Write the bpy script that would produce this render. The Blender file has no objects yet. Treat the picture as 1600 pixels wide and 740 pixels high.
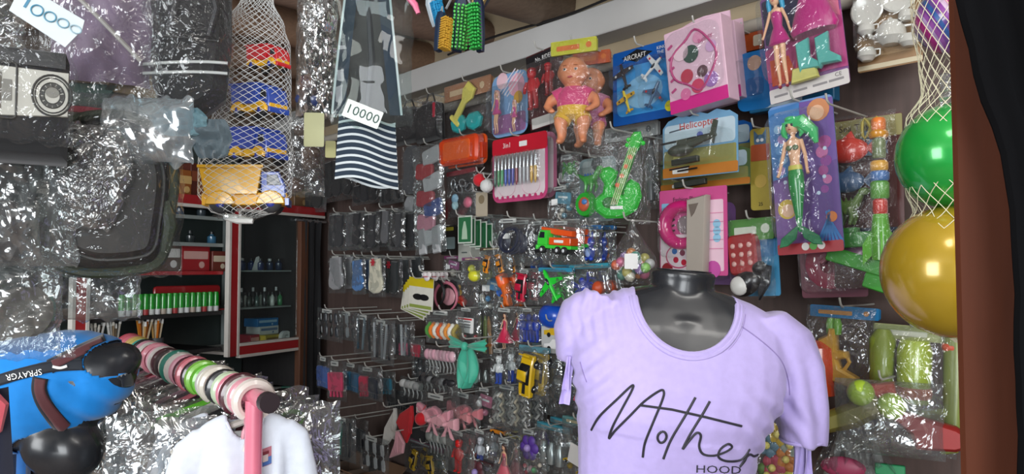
import bpy, bmesh, math, random
from mathutils import Vector, Matrix, noise
from mathutils.bvhtree import BVHTree
PI = math.pi
sc = bpy.context.scene
COL = sc.collection
rnd = random.Random(7)
# ------------------------------------------------------------------ camera
F = 1143.0; HOR = 420.0
PITCH = math.atan((HOR - 370) / F)
CAM = Vector((0, 0, 1.5))
cd = bpy.data.cameras.new('camera'); cam = bpy.data.objects.new('camera', cd); COL.objects.link(cam)
cd.sensor_width = 36; cd.lens = 36 * F / 1600; cd.clip_start = 0.02
cam.location = CAM; cam.rotation_euler = (PI / 2 + PITCH, 0, 0)
sc.camera = cam
# ------------------------------------------------------------------ light
sc.view_settings.view_transform = 'Standard'; sc.view_settings.look = 'None'
sc.view_settings.gamma = 1; sc.view_settings.use_curve_mapping = False
sc.view_settings.exposure = -0.22
sc.cycles.max_bounces = 7; sc.cycles.transparent_max_bounces = 28
sc.cycles.glossy_bounces = 3; sc.cycles.diffuse_bounces = 3; sc.cycles.transmission_bounces = 4
sc.cycles.caustics_reflective = False; sc.cycles.caustics_refractive = False
w_ = bpy.data.worlds.new('daylight'); sc.world = w_; w_.use_nodes = True
bg = w_.node_tree.nodes['Background']; bg.inputs[0].default_value = (0.80, 0.88, 1.0, 1); bg.inputs[1].default_value = 0.45
def area(name, loc, target, sx, sy, power, col):
    l = bpy.data.lights.new(name, 'AREA'); l.shape = 'RECTANGLE'; l.size = sx; l.size_y = sy
    l.energy = power; l.color = col
    o = bpy.data.objects.new(name, l); COL.objects.link(o); o.location = loc
    o.rotation_euler = (Vector(target) - Vector(loc)).to_track_quat('-Z', 'Y').to_euler()
    return o
# the open shop front behind the photographer
area('shopfront_daylight', (0.5, -3.0, 1.75), (0.4, 2.5, 1.5), 3.2, 2.0, 320, (0.93, 0.97, 1.0))
area('left_sparkle_light', (-2.5, -0.7, 1.8), (0.4, 2.2, 1.3), 1.2, 1.4, 72, (0.95, 0.98, 1.0))  # unseen lamp added at left so the wall film sparkles
area('ceiling_tube_light', (0.62, 0.35, 2.3), (0.75, 1.5, 1.0), 1.1, 0.22, 11, (1.0, 0.97, 0.92))
# ------------------------------------------------------------------ pixel to world
COSP, SINP = math.cos(PITCH), math.sin(PITCH)
def ray(px, py):
    a, b = (px - 800) / F, (370 - py) / F
    return Vector((a, COSP - b * SINP, SINP + b * COSP))
def P(px, py, d):
    r = ray(px, py); return CAM + r * (d / r.y)
def hit(px, py, q, n):
    r = ray(px, py); return CAM + r * ((q - CAM).dot(n) / r.dot(n))
_a = Vector((-1050 / F, 1, 0)).normalized()
WX = -_a; WN = Vector((-_a.y, _a.x, 0)); WN = WN if WN.y < 0 else -WN      # wall right axis, wall normal towards the room
WQ = P(1250, HOR, 1.7); WYAW = math.atan2(WX.y, WX.x)
def WP(px, py, off=0): return hit(px, py, WQ + WN * off, WN)
CX = Vector((600 / F, 1, 0)).normalized(); CN = Vector((CX.y, -CX.x, 0)); CQ = P(490, HOR, 3.3); CYAW = math.atan2(CX.y, CX.x)
def CP(px, py, off=0): return hit(px, py, CQ + CN * off, CN)
# ------------------------------------------------------------------ materials
def lin(c):
    c /= 255; return c / 12.92 if c <= .04045 else ((c + .055) / 1.055) ** 2.4
def rgb(h):
    h = h.lstrip('#'); return tuple(lin(int(h[i:i + 2], 16)) for i in (0, 2, 4)) + (1,)
MC = {}
def mat(h, rough=.5, metal=0., kind='', spec=None):
    spec = spec if spec is not None else .25 if kind in ('fabric', 'leather') else .5
    k = (h, rough, metal, kind, spec)
    if k in MC: return MC[k]
    m = bpy.data.materials.new('surface_' + h.strip('#') + kind); m.use_nodes = True; MC[k] = m
    nt = m.node_tree; N = nt.nodes; L = nt.links; b = N['Principled BSDF']
    b.inputs['Roughness'].default_value = rough; b.inputs['Metallic'].default_value = metal
    b.inputs['Specular IOR Level'].default_value = spec
    tc = N.new('ShaderNodeTexCoord'); nz = N.new('ShaderNodeTexNoise'); L.new(tc.outputs['Object'], nz.inputs['Vector'])
    mx = N.new('ShaderNodeMix'); mx.data_type = 'RGBA'
    c = rgb(h); v = {'wood': .45, 'plaster': .82, 'leather': .7}.get(kind, .86)
    nz.inputs['Scale'].default_value = {'wood': 9, 'plaster': 5, 'fabric': 90, 'leather': 60, 'print': 45}.get(kind, 30)
    nz.inputs['Detail'].default_value = 4
    mx.inputs[6].default_value = tuple(x * v for x in c[:3]) + (1,); mx.inputs[7].default_value = tuple(min(1, x * 1.04) for x in c[:3]) + (1,)
    if kind == 'wood':
        mp = N.new('ShaderNodeMapping'); mp.inputs['Scale'].default_value = (6, 6, .7)
        L.new(tc.outputs['Object'], mp.inputs[0]); L.new(mp.outputs[0], nz.inputs['Vector'])
    if kind == 'logwood':
        mp = N.new('ShaderNodeMapping'); mp.inputs['Scale'].default_value = (.5, 4, 4)
        L.new(tc.outputs['Object'], mp.inputs[0]); L.new(mp.outputs[0], nz.inputs['Vector'])
        mx.inputs[6].default_value = tuple(x * .5 for x in c[:3]) + (1,)
    L.new(nz.outputs['Fac'], mx.inputs[0]); L.new(mx.outputs[2], b.inputs['Base Color'])
    if kind in ('fabric', 'wood', 'plaster', 'leather', 'logwood', 'mannequin'):
        bp = N.new('ShaderNodeBump'); bp.inputs['Strength'].default_value = {'fabric': .12, 'mannequin': .1}.get(kind, .25); bp.inputs['Distance'].default_value = .002
        if kind == 'mannequin': nz.inputs['Scale'].default_value = 14
        L.new(nz.outputs['Fac'], bp.inputs['Height']); L.new(bp.outputs[0], b.inputs['Normal'])
    if kind == 'fabric' or kind == 'satin':
        b.inputs['Sheen Weight'].default_value = .25
    if kind == 'gloss': b.inputs['Coat Weight'].default_value = .6; b.inputs['Coat Roughness'].default_value = .08
    if kind == 'glitter': nz.inputs['Scale'].default_value = 300; mx.inputs[6].default_value = tuple(x * .35 for x in c[:3]) + (1,)
    return m
def film(name, tint, body, refl, scale, bump, rough=.1, aniso=(1, 1, 1)):
    """clear packing plastic: see-through, a little milky, wrinkles that catch the light"""
    m = bpy.data.materials.new(name); m.use_nodes = True; nt = m.node_tree; N = nt.nodes; L = nt.links
    N.remove(N['Principled BSDF']); out = N['Material Output']
    tr = N.new('ShaderNodeBsdfTransparent'); tr.inputs[0].default_value = rgb(tint)
    df = N.new('ShaderNodeBsdfDiffuse'); df.inputs[0].default_value = (.8, .82, .84, 1)
    gl = N.new('ShaderNodeBsdfGlossy'); gl.inputs['Roughness'].default_value = rough; gl.inputs[0].default_value = (1, 1, 1, 1)
    tc = N.new('ShaderNodeTexCoord'); mp = N.new('ShaderNodeMapping'); mp.inputs['Scale'].default_value = aniso
    nz = N.new('ShaderNodeTexNoise'); nz.inputs['Scale'].default_value = scale; nz.inputs['Detail'].default_value = 2; nz.inputs['Distortion'].default_value = 1.6
    L.new(tc.outputs['Object'], mp.inputs[0]); L.new(mp.outputs[0], nz.inputs['Vector'])
    bp = N.new('ShaderNodeBump'); bp.inputs['Strength'].default_value = bump; bp.inputs['Distance'].default_value = .01
    L.new(nz.outputs['Fac'], bp.inputs['Height']); L.new(bp.outputs[0], gl.inputs['Normal'])
    lw = N.new('ShaderNodeLayerWeight'); lw.inputs[0].default_value = .35; L.new(bp.outputs[0], lw.inputs['Normal'])
    ma = N.new('ShaderNodeMath'); ma.operation = 'MULTIPLY_ADD'; ma.inputs[1].default_value = .4; ma.inputs[2].default_value = refl
    pw = N.new('ShaderNodeMath'); pw.operation = 'POWER'; pw.inputs[1].default_value = 4; L.new(lw.outputs['Facing'], pw.inputs[0]); L.new(pw.outputs[0], ma.inputs[0])
    m1 = N.new('ShaderNodeMixShader'); m1.inputs[0].default_value = body; L.new(tr.outputs[0], m1.inputs[1]); L.new(df.outputs[0], m1.inputs[2])
    m2 = N.new('ShaderNodeMixShader'); L.new(ma.outputs[0], m2.inputs[0]); L.new(m1.outputs[0], m2.inputs[1]); L.new(gl.outputs[0], m2.inputs[2])
    L.new(m2.outputs[0], out.inputs[0]); return m
FILM = film('clear_film', '#fafbfb', .014, .045, 45, .9, .08)
FILMW = film('wrinkled_film', '#f2f4f4', .025, .07, 32, 1.0, .10, (1, 1, .6))
FILMX = film('crumpled_film', '#e4e8e8', .05, .12, 22, 1.0, .11)
FILMB = film('bluish_film', '#cfe4ea', .13, .16, 9, 1.0, .14)
FOIL = film('glittering_film', '#cfd2d2', .08, .55, 13, 1.0, .13)
GLASS = film('cabinet_glass', '#eef4f3', .012, .02, 1, .02, .03)
BLIS = film('blister_plastic', '#f8fafa', .018, .055, 24, .65, .07)
# ------------------------------------------------------------------ mesh kit (local: x right, z up, the room is at -y)
TXT = {}
def text_geo(s):
    if s not in TXT:
        cu = bpy.data.curves.new('t', 'FONT'); cu.body = s; cu.align_x = 'CENTER'; cu.align_y = 'CENTER'; cu.size = 1; cu.resolution_u = 2
        o = bpy.data.objects.new('t', cu); me = bpy.data.meshes.new_from_object(o)
        TXT[s] = ([tuple(v.co) for v in me.vertices], [tuple(p.vertices) for p in me.polygons])
        bpy.data.objects.remove(o); bpy.data.curves.remove(cu); bpy.data.meshes.remove(me)
    return TXT[s]
class MB:
    def __init__(s, T=None): s.v = []; s.f = []; s.mi = []; s.mats = []; s.T = T
    def at(s, x=0, z=0, y=0, ang=0, sx=1, rx=0, rz=0):
        s.T = Matrix.Translation((x, y, z)) @ Matrix.Rotation(rz, 4, 'Z') @ Matrix.Rotation(-ang, 4, 'Y') @ Matrix.Rotation(rx, 4, 'X') @ Matrix.Scale(sx, 4); return s
    def add(s, vs, fs, m):
        if m not in s.mats: s.mats.append(m)
        k = s.mats.index(m); n = len(s.v)
        s.v += [tuple(s.T @ Vector(v)) if s.T else tuple(v) for v in vs]
        s.f += [tuple(i + n for i in f) for f in fs]; s.mi += [k] * len(fs); return s
    def box(s, c, d, m, ang=0, b=.12):
        x, y, z = (q / 2 for q in d); r = min(x, z) * b * 2
        return s.slab([(c[0] + p, c[2] + q) for p, q in rr(2 * x, 2 * z, r, 2, ang)], c[1] - y, c[1] + y, m, min(r * .6, y * .5))
    def slab(s, o, y0, y1, m, ch=0):
        """outline in x,z extruded from y0 (room side) to y1, front and back edges softened by ch"""
        n = len(o); cx = sum(p[0] for p in o) / n; cz = sum(p[1] for p in o) / n
        if sum(o[i][0] * o[(i + 1) % n][1] - o[(i + 1) % n][0] * o[i][1] for i in range(n)) < 0: o = o[::-1]
        rings = [(y0, ch), (y0 + ch, 0), (y1 - ch, 0), (y1, ch)] if ch > 0 else [(y0, 0), (y1, 0)]
        vs = []
        for y, c in rings:
            for i in range(n):
                p, a, b = o[i], o[i - 1], o[(i + 1) % n]
                if c:
                    d1 = Vector((p[0] - a[0], p[1] - a[1])); d2 = Vector((b[0] - p[0], b[1] - p[1]))
                    if d1.length < 1e-9 or d2.length < 1e-9: q = p
                    else:
                        t = d1.normalized() + d2.normalized()
                        if t.length < 1e-6: t = d1
                        t.normalize(); q = (p[0] - t.y * c, p[1] + t.x * c)
                else: q = p
                vs.append((q[0], y, q[1]))
        fs = [tuple(range(n)), tuple(range(len(vs) - 1, len(vs) - n - 1, -1))]
        for k in range(len(rings) - 1):
            for i in range(n):
                j = (i + 1) % n; fs.append((k * n + j, k * n + i, (k + 1) * n + i, (k + 1) * n + j))
        return s.add(vs, fs, m)
    def flat(s, o, y, m):
        n = len(o)
        if sum(o[i][0] * o[(i + 1) % n][1] - o[(i + 1) % n][0] * o[i][1] for i in range(n)) < 0: o = o[::-1]
        return s.slab(o, y - .0004, y + .0002, m)
    def text(s, t, x, z, size, y, m, ang=0, sx=1, shear=0):
        V, Fc = text_geo(t); c, q = math.cos(ang), math.sin(ang)
        vs = [(x + (a * sx + b * shear) * size * c - b * size * q, y, z + (a * sx + b * shear) * size * q + b * size * c) for a, b, _ in V]
        return s.add(vs, Fc, m)
    def tube(s, pts, r, m, n=6, closed=False):
        pts = [Vector(p) for p in pts]; k = len(pts); vs = []; up = None
        for i, p in enumerate(pts):
            a = pts[i - 1] if (i or closed) else p; b = pts[(i + 1) % k] if (i < k - 1 or closed) else p
            t = (b - a); t = t.normalized() if t.length > 1e-9 else Vector((0, 0, 1))
            if up is None: up = t.orthogonal().normalized()
            up = up - t * up.dot(t); up = up.normalized() if up.length > 1e-6 else t.orthogonal().normalized()
            w = t.cross(up); R = r[i] if isinstance(r, (list, tuple)) else r
            for j in range(n):
                a_ = 2 * PI * j / n; vs.append(p + up * (math.cos(a_) * R) + w * (math.sin(a_) * R))
        fs = []
        for i in range(k if closed else k - 1):
            for j in range(n):
                a_, b_ = i * n, ((i + 1) % k) * n; fs.append((a_ + j, a_ + (j + 1) % n, b_ + (j + 1) % n, b_ + j))
        if not closed: fs += [tuple(range(n - 1, -1, -1)), tuple(range((k - 1) * n, k * n))]
        return s.add(vs, fs, m)
    def ell(s, c, r, m, nu=12, nv=8, R=None):
        if not isinstance(r, (tuple, list)): r = (r, r, r)
        vs = []
        for i in range(nv + 1):
            a = PI * i / nv
            for j in range(nu):
                b = 2 * PI * j / nu; v = Vector((r[0] * math.sin(a) * math.cos(b), r[1] * math.sin(a) * math.sin(b), r[2] * math.cos(a)))
                if R: v = R @ v
                vs.append(v + Vector(c))
        fs = [((i + 1) * nu + j, (i + 1) * nu + (j + 1) % nu, i * nu + (j + 1) % nu, i * nu + j) for i in range(nv) for j in range(nu)]
        return s.add(vs, fs, m)
    def lathe(s, prof, c, m, n=14, R=None, sy=1):
        vs = []
        for r, z in prof:
            for j in range(n):
                a = 2 * PI * j / n; v = Vector((r * math.cos(a), r * math.sin(a) * sy, z)); v = R @ v if R else v; vs.append(v + Vector(c))
        k = len(prof)
        fs = [(i * n + j, i * n + (j + 1) % n, (i + 1) * n + (j + 1) % n, (i + 1) * n + j) for i in range(k - 1) for j in range(n)]
        fs += [tuple(range(n - 1, -1, -1)), tuple(range((k - 1) * n, k * n))]
        return s.add(vs, fs, m)
    def grid(s, fn, nu, nv, m):
        vs = [fn(i / nu, j / nv) for j in range(nv + 1) for i in range(nu + 1)]
        fs = [(j * (nu + 1) + i, j * (nu + 1) + i + 1, (j + 1) * (nu + 1) + i + 1, (j + 1) * (nu + 1) + i) for j in range(nv) for i in range(nu)]
        return s.add(vs, fs, m)
    def build(s, name, parent=None, smooth=True, ang=40):
        me = bpy.data.meshes.new(name); me.from_pydata(s.v, [], s.f)
        for m in s.mats: me.materials.append(m)
        me.polygons.foreach_set('material_index', s.mi)
        if smooth:
            me.polygons.foreach_set('use_smooth', [True] * len(s.f)); me.set_sharp_from_angle(angle=math.radians(ang))
        me.update(); o = bpy.data.objects.new(name, me); COL.objects.link(o)
        if parent: o.parent = parent
        return o
RX90 = Matrix.Rotation(PI / 2, 3, 'X'); RY90 = Matrix.Rotation(PI / 2, 3, 'Y')
def rr(w, h, r, k=4, ang=0, cx=0, cz=0):
    r = min(r, w / 2 * .99, h / 2 * .99); o = []
    for sx, sz, a0 in ((1, 1, 0), (-1, 1, 90), (-1, -1, 180), (1, -1, 270)):
        for i in range(k + 1):
            a = math.radians(a0 + 90 * i / k); o.append((sx * (w / 2 - r) + r * math.cos(a), sz * (h / 2 - r) + r * math.sin(a)))
    c, q = math.cos(ang), math.sin(ang)
    return [(cx + x * c - z * q, cz + x * q + z * c) for x, z in o]
def circ(cx, cz, r, n=14, rz=None): return [(cx + r * math.cos(2 * PI * i / n), cz + (rz or r) * math.sin(2 * PI * i / n)) for i in range(n)]
def thing(name, label, cat, loc, rotz=0, group=None, roll=0, pitch=0):
    o = bpy.data.objects.new(name, None); COL.objects.link(o); o.empty_display_size = .02
    o.matrix_world = Matrix.Translation(loc) @ Matrix.Rotation(rotz, 4, 'Z') @ Matrix.Rotation(-roll, 4, 'Y') @ Matrix.Rotation(pitch, 4, 'X')
    tag(o, label, cat, group); return o
def tag(o, label, cat, group=None):
    o['label'] = label; o['category'] = cat
    if group: o['group'] = group
    return o
def struct(o): o['kind'] = 'structure'; return o
def kids(o): return [c for c in bpy.data.objects if c.parent == o]
def copy_tree(o, loc=None, label=None, group=None, parent=None):
    c = o.copy(); COL.objects.link(c); c.parent = parent
    if parent is None:
        m = o.matrix_world.copy()
        if loc is not None: m.translation = loc
        c.matrix_world = m
        if label: c['label'] = label
        if group: c['group'] = group
    for k in kids(o): copy_tree(k, parent=c)
    return c
def organic(mb, voxel, iters, fac=.5):
    """fuse overlapping volumes into one continuous skin"""
    o = mb.build('t', None, False)
    r = o.modifiers.new('r', 'REMESH'); r.mode = 'VOXEL'; r.voxel_size = voxel; r.use_smooth_shade = True
    if iters: q = o.modifiers.new('s', 'SMOOTH'); q.iterations = iters; q.factor = fac
    bpy.context.view_layer.update()
    me = bpy.data.meshes.new_from_object(o.evaluated_get(bpy.context.evaluated_depsgraph_get()))
    old = o.data; bpy.data.objects.remove(o); bpy.data.meshes.remove(old); return me
def mesh_obj(name, me, parent, *mats):
    me.name = name; me.materials.clear()
    for m in mats: me.materials.append(m)
    me.polygons.foreach_set('use_smooth', [True] * len(me.polygons))
    me.polygons.foreach_set('material_index', [0] * len(me.polygons))
    o = bpy.data.objects.new(name, me); COL.objects.link(o)
    if parent: o.parent = parent
    return o
def nz(x, y, z=0): return noise.noise(Vector((x, y, z)))
def ridg(x, y, z=0):
    """folded-film relief: sharp creases between flat facets"""
    return abs(nz(x, y, z)) + .5 * abs(nz(2.3 * x + 9, 2.1 * y, z + 3)) + .25 * abs(nz(5 * x, 5 * y + 4, z + 7))
ORD = ['first', 'second', 'third', 'fourth', 'fifth', 'sixth', 'seventh', 'eighth', 'ninth', 'tenth', 'eleventh', 'twelfth', 'thirteenth', 'fourteenth', 'fifteenth', 'sixteenth', 'seventeenth']
WHITE = mat('#e8e8e6', .5); BLACK = mat('#141416', .45); GREY = mat('#8a8c8e', .5); WIRE = mat('#b4b3ad', .35)
CHROME = mat('#c8ccd0', .2, .9); RED = mat('#d3202a', .4, kind='print'); SKIN = mat('#e0a486', .45)
# ================================================================== the setting
def plank(p, q, z0, z1, th, m, name, nrm, extra=None):
    """vertical wall slab between ground points p and q, thickness away from the room"""
    p = Vector((p.x, p.y, 0)); q = Vector((q.x, q.y, 0)); b = -nrm * th; mb = MB()
    vs = [p, q, q + b, p + b]; vs = [Vector((v.x, v.y, z)) for z in (z0, z1) for v in vs]
    mb.add(vs, [(0, 1, 5, 4), (1, 2, 6, 5), (2, 3, 7, 6), (3, 0, 4, 7), (4, 5, 6, 7), (3, 2, 1, 0)], m)
    return struct(mb.build(name, None, False))
M_WALL = mat('#5b4a45', .65, kind='wood'); M_TAN = mat('#a8977c', .8, kind='plaster'); M_PLAS = mat('#e0dcd6', .85, kind='plaster')
CZ = 1.5
cornerA = WP(470, HOR); wallR = WP(1640, HOR)
# meeting line of the toy wall and the wall behind the cabinet
q2 = CQ - CN * .36
def isect(p, d, q, e):
    den = d.x * e.y - d.y * e.x; t = ((q.x - p.x) * e.y - (q.y - p.y) * e.x) / den; return p + d * t
corner = isect(WQ, WX, q2, CX); corner.z = 0
cabL = corner - CX * 3.6; wallR = corner + WX * 3.4
plank(corner, wallR, 0, CZ + .61, .1, M_WALL, 'wall_back', WN)
plank(corner, wallR, CZ + .61, CZ + .9, .1, M_TAN, 'trim_1', WN)
plank(cabL, corner, 0, CZ + .9, .1, mat('#6b5a4c', .8, kind='plaster'), 'wall_left', CN)
RN = Vector((-1, .1, 0)).normalized(); plank(wallR, wallR + Vector((-.1, -1, 0)) * 3.2, 0, CZ + .9, .1, M_WALL, 'wall_right', RN)
mb = MB(); mb.box((0, 0, 0), (9, 9, .1), mat('#6a5648', .7, kind='plaster')); mb.T = None
def slabz(name, z, th, m):
    mb = MB(); vs = [(x, y, zz) for zz in (z, z + th) for x, y in ((-4.2, -2.4), (4.2, -2.4), (4.2, 5.2), (-4.2, 5.2))]
    mb.add(vs, [(3, 2, 1, 0), (4, 5, 6, 7), (0, 1, 5, 4), (1, 2, 6, 5), (2, 3, 7, 6), (3, 0, 4, 7)], m); return struct(mb.build(name, None, False))
slabz('floor', -.1, .1, mat('#7d6858', .6, kind='plaster')); slabz('ceiling', CZ + .9, .1, M_PLAS)
# white painted beam along the top of the toy wall, with the cable stapled on it
mb = MB(); mb.T = Matrix.Translation(corner) @ Matrix.Rotation(WYAW, 4, 'Z')
mb.box((1.7, -.045, CZ + .70), (3.4, .09, .085), mat('#bdbcba', .6, kind='plaster'), b=.05); struct(mb.build('trim_2', None))
mb = MB(); pts = []
for i in range(40):
    p = WP(700 + i * 14, 92, .097); p.z = CZ + .748 + .006 * math.sin(i * .35); pts.append(p)
mb.tube(pts, .0042, BLACK, 6); tag(mb.build('electric_cable'), 'black electric cable running along top of the white beam', 'cable')
mb = MB(); mb.T = Matrix.Translation(corner) @ Matrix.Rotation(WYAW, 4, 'Z')
mb.tube([(.2, -.035, CZ + .585), (3.3, -.035, CZ + .585)], .017, mat('#b9b2a6', .5), 10)
for k in range(5): mb.tube([(.4 + k * .65, -.035, CZ + .585), (.4 + k * .65, 0, CZ + .585)], .007, GREY)
tag(mb.build('rail_pipe'), 'pale round pipe running below white beam behind the hanging toys', 'pipe')
# round timber poles that carry the roof, laid across the beam
LOGW = [('#8a6b55', 500, .085), ('#8b6f5b', 590, .08), ('#9a7a62', 668, .075), ('#8e7464', 765, .075), ('#83705f', 880, .08), ('#7c6a5c', 1010, .08), ('#7c6a5c', 1175, .08)]
LOGL = ['darkest round roof pole at far left above the silver bag', 'round roof pole above the striped bag', 'round roof pole ending left of the hanging brushes', 'round roof pole ending right of the hanging brushes', 'round roof pole above the baby doll', 'round roof pole above the aircraft pack', 'round roof pole above the blue haired doll']
LOGW = [(c, p_, r_ * .86) for c, p_, r_ in LOGW]
for (c, px, r), lb in zip(LOGW, LOGL):
    p = WP(px, 100, -.02); p.z = CZ + .745 + r; mb = MB()
    q = p + WN * 2.7; n_ = 12
    mb.T = Matrix.Translation(p) @ Matrix.Rotation(math.atan2(WN.y, WN.x), 4, 'Z')
    pts = [(2.7 * i / n_, .01 * math.sin(i * 1.3 + px), .006 * math.cos(i * 1.7 + px)) for i in range(n_ + 1)]
    mb.tube(pts, [r * (1 + .05 * math.sin(i * 1.1 + px)) for i in range(n_ + 1)], mat(c, .7, kind='logwood'), 18)
    tag(mb.build('roof_pole'), lb, 'roof pole', 'round timber poles under the ceiling')
# base shelf under the pegs
mb = MB(); mb.T = Matrix.Translation(corner) @ Matrix.Rotation(WYAW, 4, 'Z')
mb.box((1.98, -.14, CZ - .87), (2.64, .27, .03), mat('#6e5546', .6, kind='wood'), b=.1)
for x in (.7, 1.9, 3.2): mb.box((x, -.13, (CZ - .885) / 2), (.03, .24, CZ - .885), mat('#5e493d', .6, kind='wood'), b=.1)
tag(mb.build('low_shelf'), 'brown wooden low shelf along foot of the toy wall', 'shelf')
for px, py, c in ((585, 712, '#7a5c45'), (540, 730, '#6b5a4e'), (645, 726, '#6a4f5a')):
    p = WP(px, py, .13); p.z = CZ - .855; t = thing('cardboard_box', {585: 'open brown cardboard box on low shelf under black hair accessories', 540: 'dull brown cardboard box on low shelf nearest the corner', 645: 'plum coloured box on low shelf under the red and white scarf'}[px], 'box', p, WYAW)
    m = mat(c, .8, kind='plaster'); w = .15
    mb = MB(); [mb.box(cc, dd, m, b=.02) for cc, dd in (((0, -.06, .035), (w, .004, .07)), ((0, .06, .035), (w, .004, .07)), ((-w / 2, 0, .035), (.004, .12, .07)), ((w / 2, 0, .035), (.004, .12, .07)), ((0, 0, .003), (w, .12, .004)))]; mb.build('body', t)
    for s in (-1, 1): mb = MB(); mb.T = Matrix.Translation((0, s * .06, .07)) @ Matrix.Rotation(-s * .9, 4, 'X'); mb.box((0, s * .0, .025), (w, .003, .05), m, b=.02); mb.build('flap', t)
# ================================================================== display cabinet on the left
C0 = CP(350, HOR); C0.z = 0; CM = Matrix.Translation(C0) @ Matrix.Rotation(CYAW, 4, 'Z'); CI = CM.inverted()
def cl(px, py, off=0): v = CI @ CP(px, py, off); return v.x, v.z
def cbox(mb, a, b, y0, y1, m, bev=.05):
    (x0, z0), (x1, z1) = a, b
    mb.box(((x0 + x1) / 2, (y0 + y1) / 2, (z0 + z1) / 2), (abs(x1 - x0), abs(y1 - y0), abs(z1 - z0)), m, b=bev)
RD = mat('#a81f24', .45, kind='gloss'); CW = mat('#d8d3cc', .5); DK = mat('#2c2a2b', .6, kind='wood'); BRN = mat('#6b4430', .6, kind='wood')
ROOT = thing('display_cabinet', 'glass fronted display cabinet with red and white frame', 'cabinet', C0, CYAW)
xl = cl(122, HOR)[0]; xm = cl(361, HOR)[0]; xr = cl(462, HOR)[0]; xe = cl(520, HOR)[0]
zt = cl(361, 318)[1]; zb = cl(361, 556)[1]; ztop = cl(300, 200)[1]
DEP = .33
def part(name, fn): mb = MB(); fn(mb); return mb.build(name, ROOT)
part('back_panel', lambda m: cbox(m, (xl - .5, .05), (xr, ztop), DEP - .012, DEP, mat('#3d4644', .5)))
part('side_panel', lambda m: cbox(m, (xl - .52, .0), (xl - .49, ztop), 0, DEP, DK))
part('side_panel', lambda m: cbox(m, (xr + .01, 0), (xr + .035, zt), -.005, DEP, DK))
part('post', lambda m: cbox(m, (xr, .0), (xr + .045, zt - .05), -.03, .0, BRN))
def stile(m, x, z0, z1, w=.034):
    cbox(m, (x - w / 2 - .012, z0), (x - w / 2, z1), -.022, .0, CW, .1); cbox(m, (x - w / 2, z0), (x + w / 2, z1), -.02, .0, RD); cbox(m, (x + w / 2, z0), (x + w / 2 + .012, z1), -.022, 0, CW, .1)
part('stile', lambda m: stile(m, xl, .5, zt)); part('stile', lambda m: stile(m, xm, zb, zt - .02))
def rail(m, x0, x1, z, w=.034):
    cbox(m, (x0, z - w / 2), (x1, z + w / 2), -.021, 0, RD); cbox(m, (x0, z - w / 2 - .012), (x1, z - w / 2), -.023, 0, CW, .1)
part('rail', lambda m: rail(m, xl - .4, xe - .08, zt)); part('rail', lambda m: (rail(m, xm + .03, xr, zb + .02), cbox(m, (xm + .03, zb + .037), (xr, zb + .048), -.023, 0, CW, .1)))
part('top_board', lambda m: cbox(m, (xl - .5, zt - .008), (xr + .03, zt + .008), .002, DEP - .02, DK))
shz = {}
for k, (px, py) in enumerate(((300, 338), (300, 380), (300, 424), (300, 488), (300, 545))):
    z = cl(px, py, -.05)[1]; shz[k] = z
    part('shelf', lambda m: (cbox(m, (xl - .47, z - .006), (xm - .03, z), .02, DEP - .02, GLASS if k < 2 else DK, .01), cbox(m, (xl + .02, z - .012), (xm - .03, z + .002), .008, .02, (mat('#8d9694', .3), RD, RD, DK, DK)[k] if k != 1 else mat('#8d9694', .3), .1)))
dz = []
for py in (422, 478):
    z = cl(420, py, -.04)[1]; dz.append(z); part('shelf', lambda m: cbox(m, (xm + .03, z - .006), (xr - .005, z), .02, DEP - .02, mat('#9aa4a2', .3), .1))
part('cabinet_floor', lambda m: cbox(m, (xm + .02, zb - .0), (xr, zb + .012), .0, DEP - .02, CW))
part('glass_pane', lambda m: cbox(m, (xm + .03, zb + .05), (xr - .002, zt - .03), -.012, -.008, GLASS, .01))
part('upright', lambda m: cbox(m, (xm + .35 * (xr - xm) + .1, zb), (xm + .35 * (xr - xm) + .11, zt - .02), DEP - .04, DEP - .02, mat('#9aa4a2', .3)))
part('base_panel', lambda m: cbox(m, (xl + .02, .05), (xr, zb - .3), .0, .02, DK))
part('base_shelf', lambda m: cbox(m, (xm + .02, zb - .19), (xr, zb - .175), .0, DEP - .02, DK))
def C3(px, yl, z):
    """point on a cabinet shelf of height z, seen at column px, yl metres behind the front"""
    v = cl(px, HOR, -yl); return CM @ Vector((v[0], yl, z))
def cthing(name, label, cat, px, yl, z, group=None, turn=0): return thing(name, label, cat, C3(px, yl, z), CYAW + turn, group)
def carton(px, k, w, h, c, label, band=None, name='product_box', yl=.1, z=None, turn=0):
    t = cthing(name, label, 'box', px, yl, (shz[k] if z is None else z) + .001, turn=turn); mb = MB(); mb.box((0, .04, h / 2), (w, .08, h), mat(c, .4, kind='print'), b=.04); mb.build('carton', t)
    if band:
        mb = MB(); mb.flat(rr(w * .85, h * .3, .003, cz=h * .62), -.0008, mat(band, .4)); mb.flat(circ(w * .2, h * .25, h * .13), -.0008, mat(band, .4)); mb.build('printed_label', t)
zu = zt + .018
for px, w, h, c, lb, bd in ((283, .09, .10, '#9c5a2a', 'orange brown box on cabinet top next to the dark backpack', '#d8b070'), (306, .06, .13, '#5a2c22', 'tall dark maroon box on top of cabinet', '#8a4a30'), (330, .07, .09, '#8d6436', 'tan box on top of cabinet beside net of trucks', '#c7a25c'),
                            (470, .09, .10, '#7a5c40', 'tan box on cabinet top behind the silver bag', '#a88a60'), (500, .07, .14, '#54382a', 'brown box on cabinet top under pale yellow tag', '#806040')):
    carton(px, 0, w, h, c, lb, bd, z=zu, yl=.06)
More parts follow.
